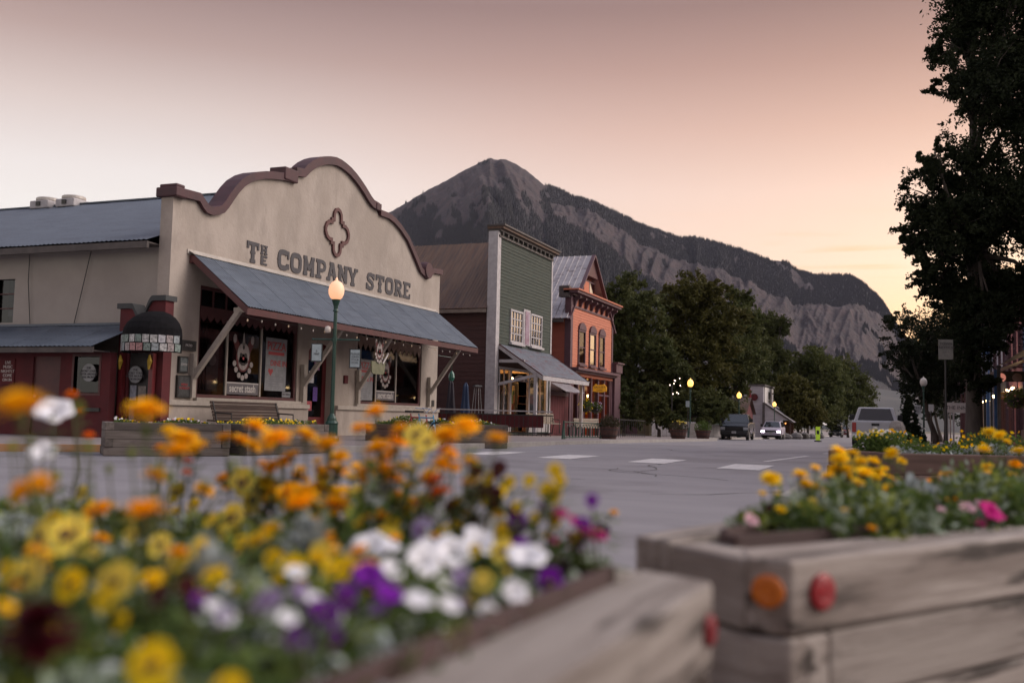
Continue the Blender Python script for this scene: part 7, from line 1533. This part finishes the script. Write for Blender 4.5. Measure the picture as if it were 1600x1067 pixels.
# silver dusty miller, variegated trailing leaves, purple alyssum
def clump(name, label, cat, px, py, D, w, h, mt_, n, leaf, asp, seed, group, poly, soil=.56, upright=True):
    rng = np.random.RandomState(seed); P = W(px, py, D=D); g = empty(name, (P.x,P.y,soil), 0, label, cat, group); r = w*D/FPX/2; hh = max(.05, P.z+h*D/FPX/2-soil)
    a = rng.uniform(0,6.28,n); q = rng.uniform(0,1,n)**.5; t = rng.uniform(.2,1,n); V = np.stack([r*q*np.cos(a)*(.4+.6*t), r*q*np.sin(a)*(.4+.6*t), hh*t*(1-.25*q)], 1)
    d = np.stack([np.cos(a)*q*.7, np.sin(a)*q*.7, np.ones(n)*(1 if upright else .3)], 1)+rng.normal(size=(n,3))*.25; d /= np.linalg.norm(d,axis=1)[:,None]
    e = rng.normal(size=(n,3)); e -= d*(d*e).sum(1)[:,None]; e /= np.linalg.norm(e,axis=1)[:,None]; s = leaf*rng.uniform(.6,1.3,n)[:,None]
    inst(np_mesh('leaves', np.stack([V-d*s*.5, V+e*s*asp*.5, V+d*s*.5, V-e*s*asp*.5], 1).reshape(-1,3), mt_), 'leaves', g, kind='stuff'); b = MB(); b.tube([(P.x,P.y,soil), (P.x,P.y,soil+hh*.7)], .003, 5, False); b.build('stem', m_stem, g)
SG = 'silver leaved plants in the near planters'
for i, (px, py, D, w, h, lb) in enumerate(((478,850,1.7,80,95,'silver grey leaved plant below the flat orange marigolds, centre of the nearest planter'), (535,885,1.6,50,60,'silver plant squeezed left of the violet petunias'), (330,870,1.35,70,60,'dim silver plant at mid height right of the lemon pansies'), (590,760,2.1,40,60,'thin silver plant behind the orange marigolds in the near planter'),
    (1265,775,2.9,60,90,'silver plant at the left end of the right planter'), (1426,772,3.1,40,70,'silver plant left of the pink petunias in the right planter'), (1455,782,3.0,44,66,'small silver plant directly beside the pink petunias'), (1496,768,3.4,44,60,'silver plant behind the pink petunias'))):
    clump('dusty_miller', lb, 'plant', px, py, D, w, h, m_silver, 90, .045, .38, 40+i, SG, None)
for i, (px, py, D, w, lb) in enumerate(((380,1015,1.05,90,'white edged trailing leaves at the bottom, left of centre'), (480,1005,1.15,60,'white edged trailing leaves at the bottom, just right of centre'), (120,1035,.9,90,'white edged leaves in the bottom left corner'), (300,1055,.98,80,'white edged leaves between the bottom yellow pansy and the centre'), (700,955,1.45,80,'white edged leaves below the white petunias'), (770,945,1.6,60,'white edged leaves close to the timber edge'), (925,865,1.8,60,'pale edged leaves below the magenta petunias'), (890,860,1.85,40,'pale edged leaves left of the timber corner'))):
    clump('trailing_plant', lb, 'plant', px, py, D, w, 20, m_vari, 46, .026, .6, 60+i, 'variegated trailing plants', None, upright=False)
for i, (px, py, D, w, lb) in enumerate(((1178,822,2.5,60,'pale green leafy clump at the very left corner of the right planter'), (1215,812,2.6,70,'green leafy clump under the leftmost marigold of the right planter'), (1255,815,2.75,70,'green leafy clump below the silver plant, right planter'))):
    clump('bedding_plant', lb, 'plant', px, py, D, w, 60, (m_leaf2, m_leaf, m_leaf)[i], 260, .03, .5, 110+i, 'leafy clumps in the right hand planter', None, .545, False)
m_alyss = leafmat('purple_alyssum', (.13,.03,.17), (.20,.06,.22), trans=.2, var=.2)
for i, (px, py, D, w, lb) in enumerate(((850,880,1.72,80,'dusky purple low blooms over the timber edge, left clump'), (895,890,1.68,60,'dusky purple low blooms over the timber edge, right clump'), (800,930,1.55,40,'few dusky purple blooms lower on the timber edge'))):
    clump('alyssum_plant', lb, 'plant', px, py, D, w, 24, m_alyss, 160, .013, .8, 80+i, 'purple edging plants', None, upright=False)
# thin bare stems with buds at the far left
rd_ = random.Random(12)
for k, (px, py) in enumerate(((18,700),(48,690),(122,640),(137,700),(170,735),(205,710),(245,735),(320,760),(365,730),(395,745),(262,745),(90,745))):
    D = rd_.uniform(1.3,1.9); P = W(px, py, D=D); base = Vector((P.x+rd_.uniform(-.04,.04), P.y, .56)); g = empty('budding_stem', base, 0, 'thin pale green stem with a small bud, '+['leftmost of all','second from left','before the red annex door','right of the annex disc sign','against the road left of the canopy','under the black canopy','under the black notice frames','before the long bench','above the lemon pansy bud','right of the bench','against the kerb by the canopy','before the orange painted kerb'][k], 'stem', 'bare budding stems')
    b = MB(); b.tube([base, (base+P)/2+Vector((.015,0,0)), P], [.0022,.0018,.0015], 5, False); b.build('stem', m_stem, g); b = MB(); b.lathe([(0,-.008), (.006,-.002), (.006,.006), (0,.012)], 7, P); b.build('bud', m_leaf2, g)
# ------------------------------------------------------------------ evening air
hz = MB(); hz.box(-6100, 6100, -160, 9100, -60, 1150); hb = bpy.data.materials.new('evening_haze'); hb.use_nodes = True; t = hb.node_tree; t.nodes.clear()
ho = _n(t, 'ShaderNodeOutputMaterial'); pv = _n(t, 'ShaderNodeVolumePrincipled'); pv.inputs['Color'].default_value = (.72,.74,.95,1); pv.inputs['Density'].default_value = 1.8e-5; pv.inputs['Anisotropy'].default_value = 0
t.links.new(pv.outputs[0], ho.inputs['Volume'])
hz.build('haze', hb, kind='stuff')
S.cycles.volume_bounces = 0
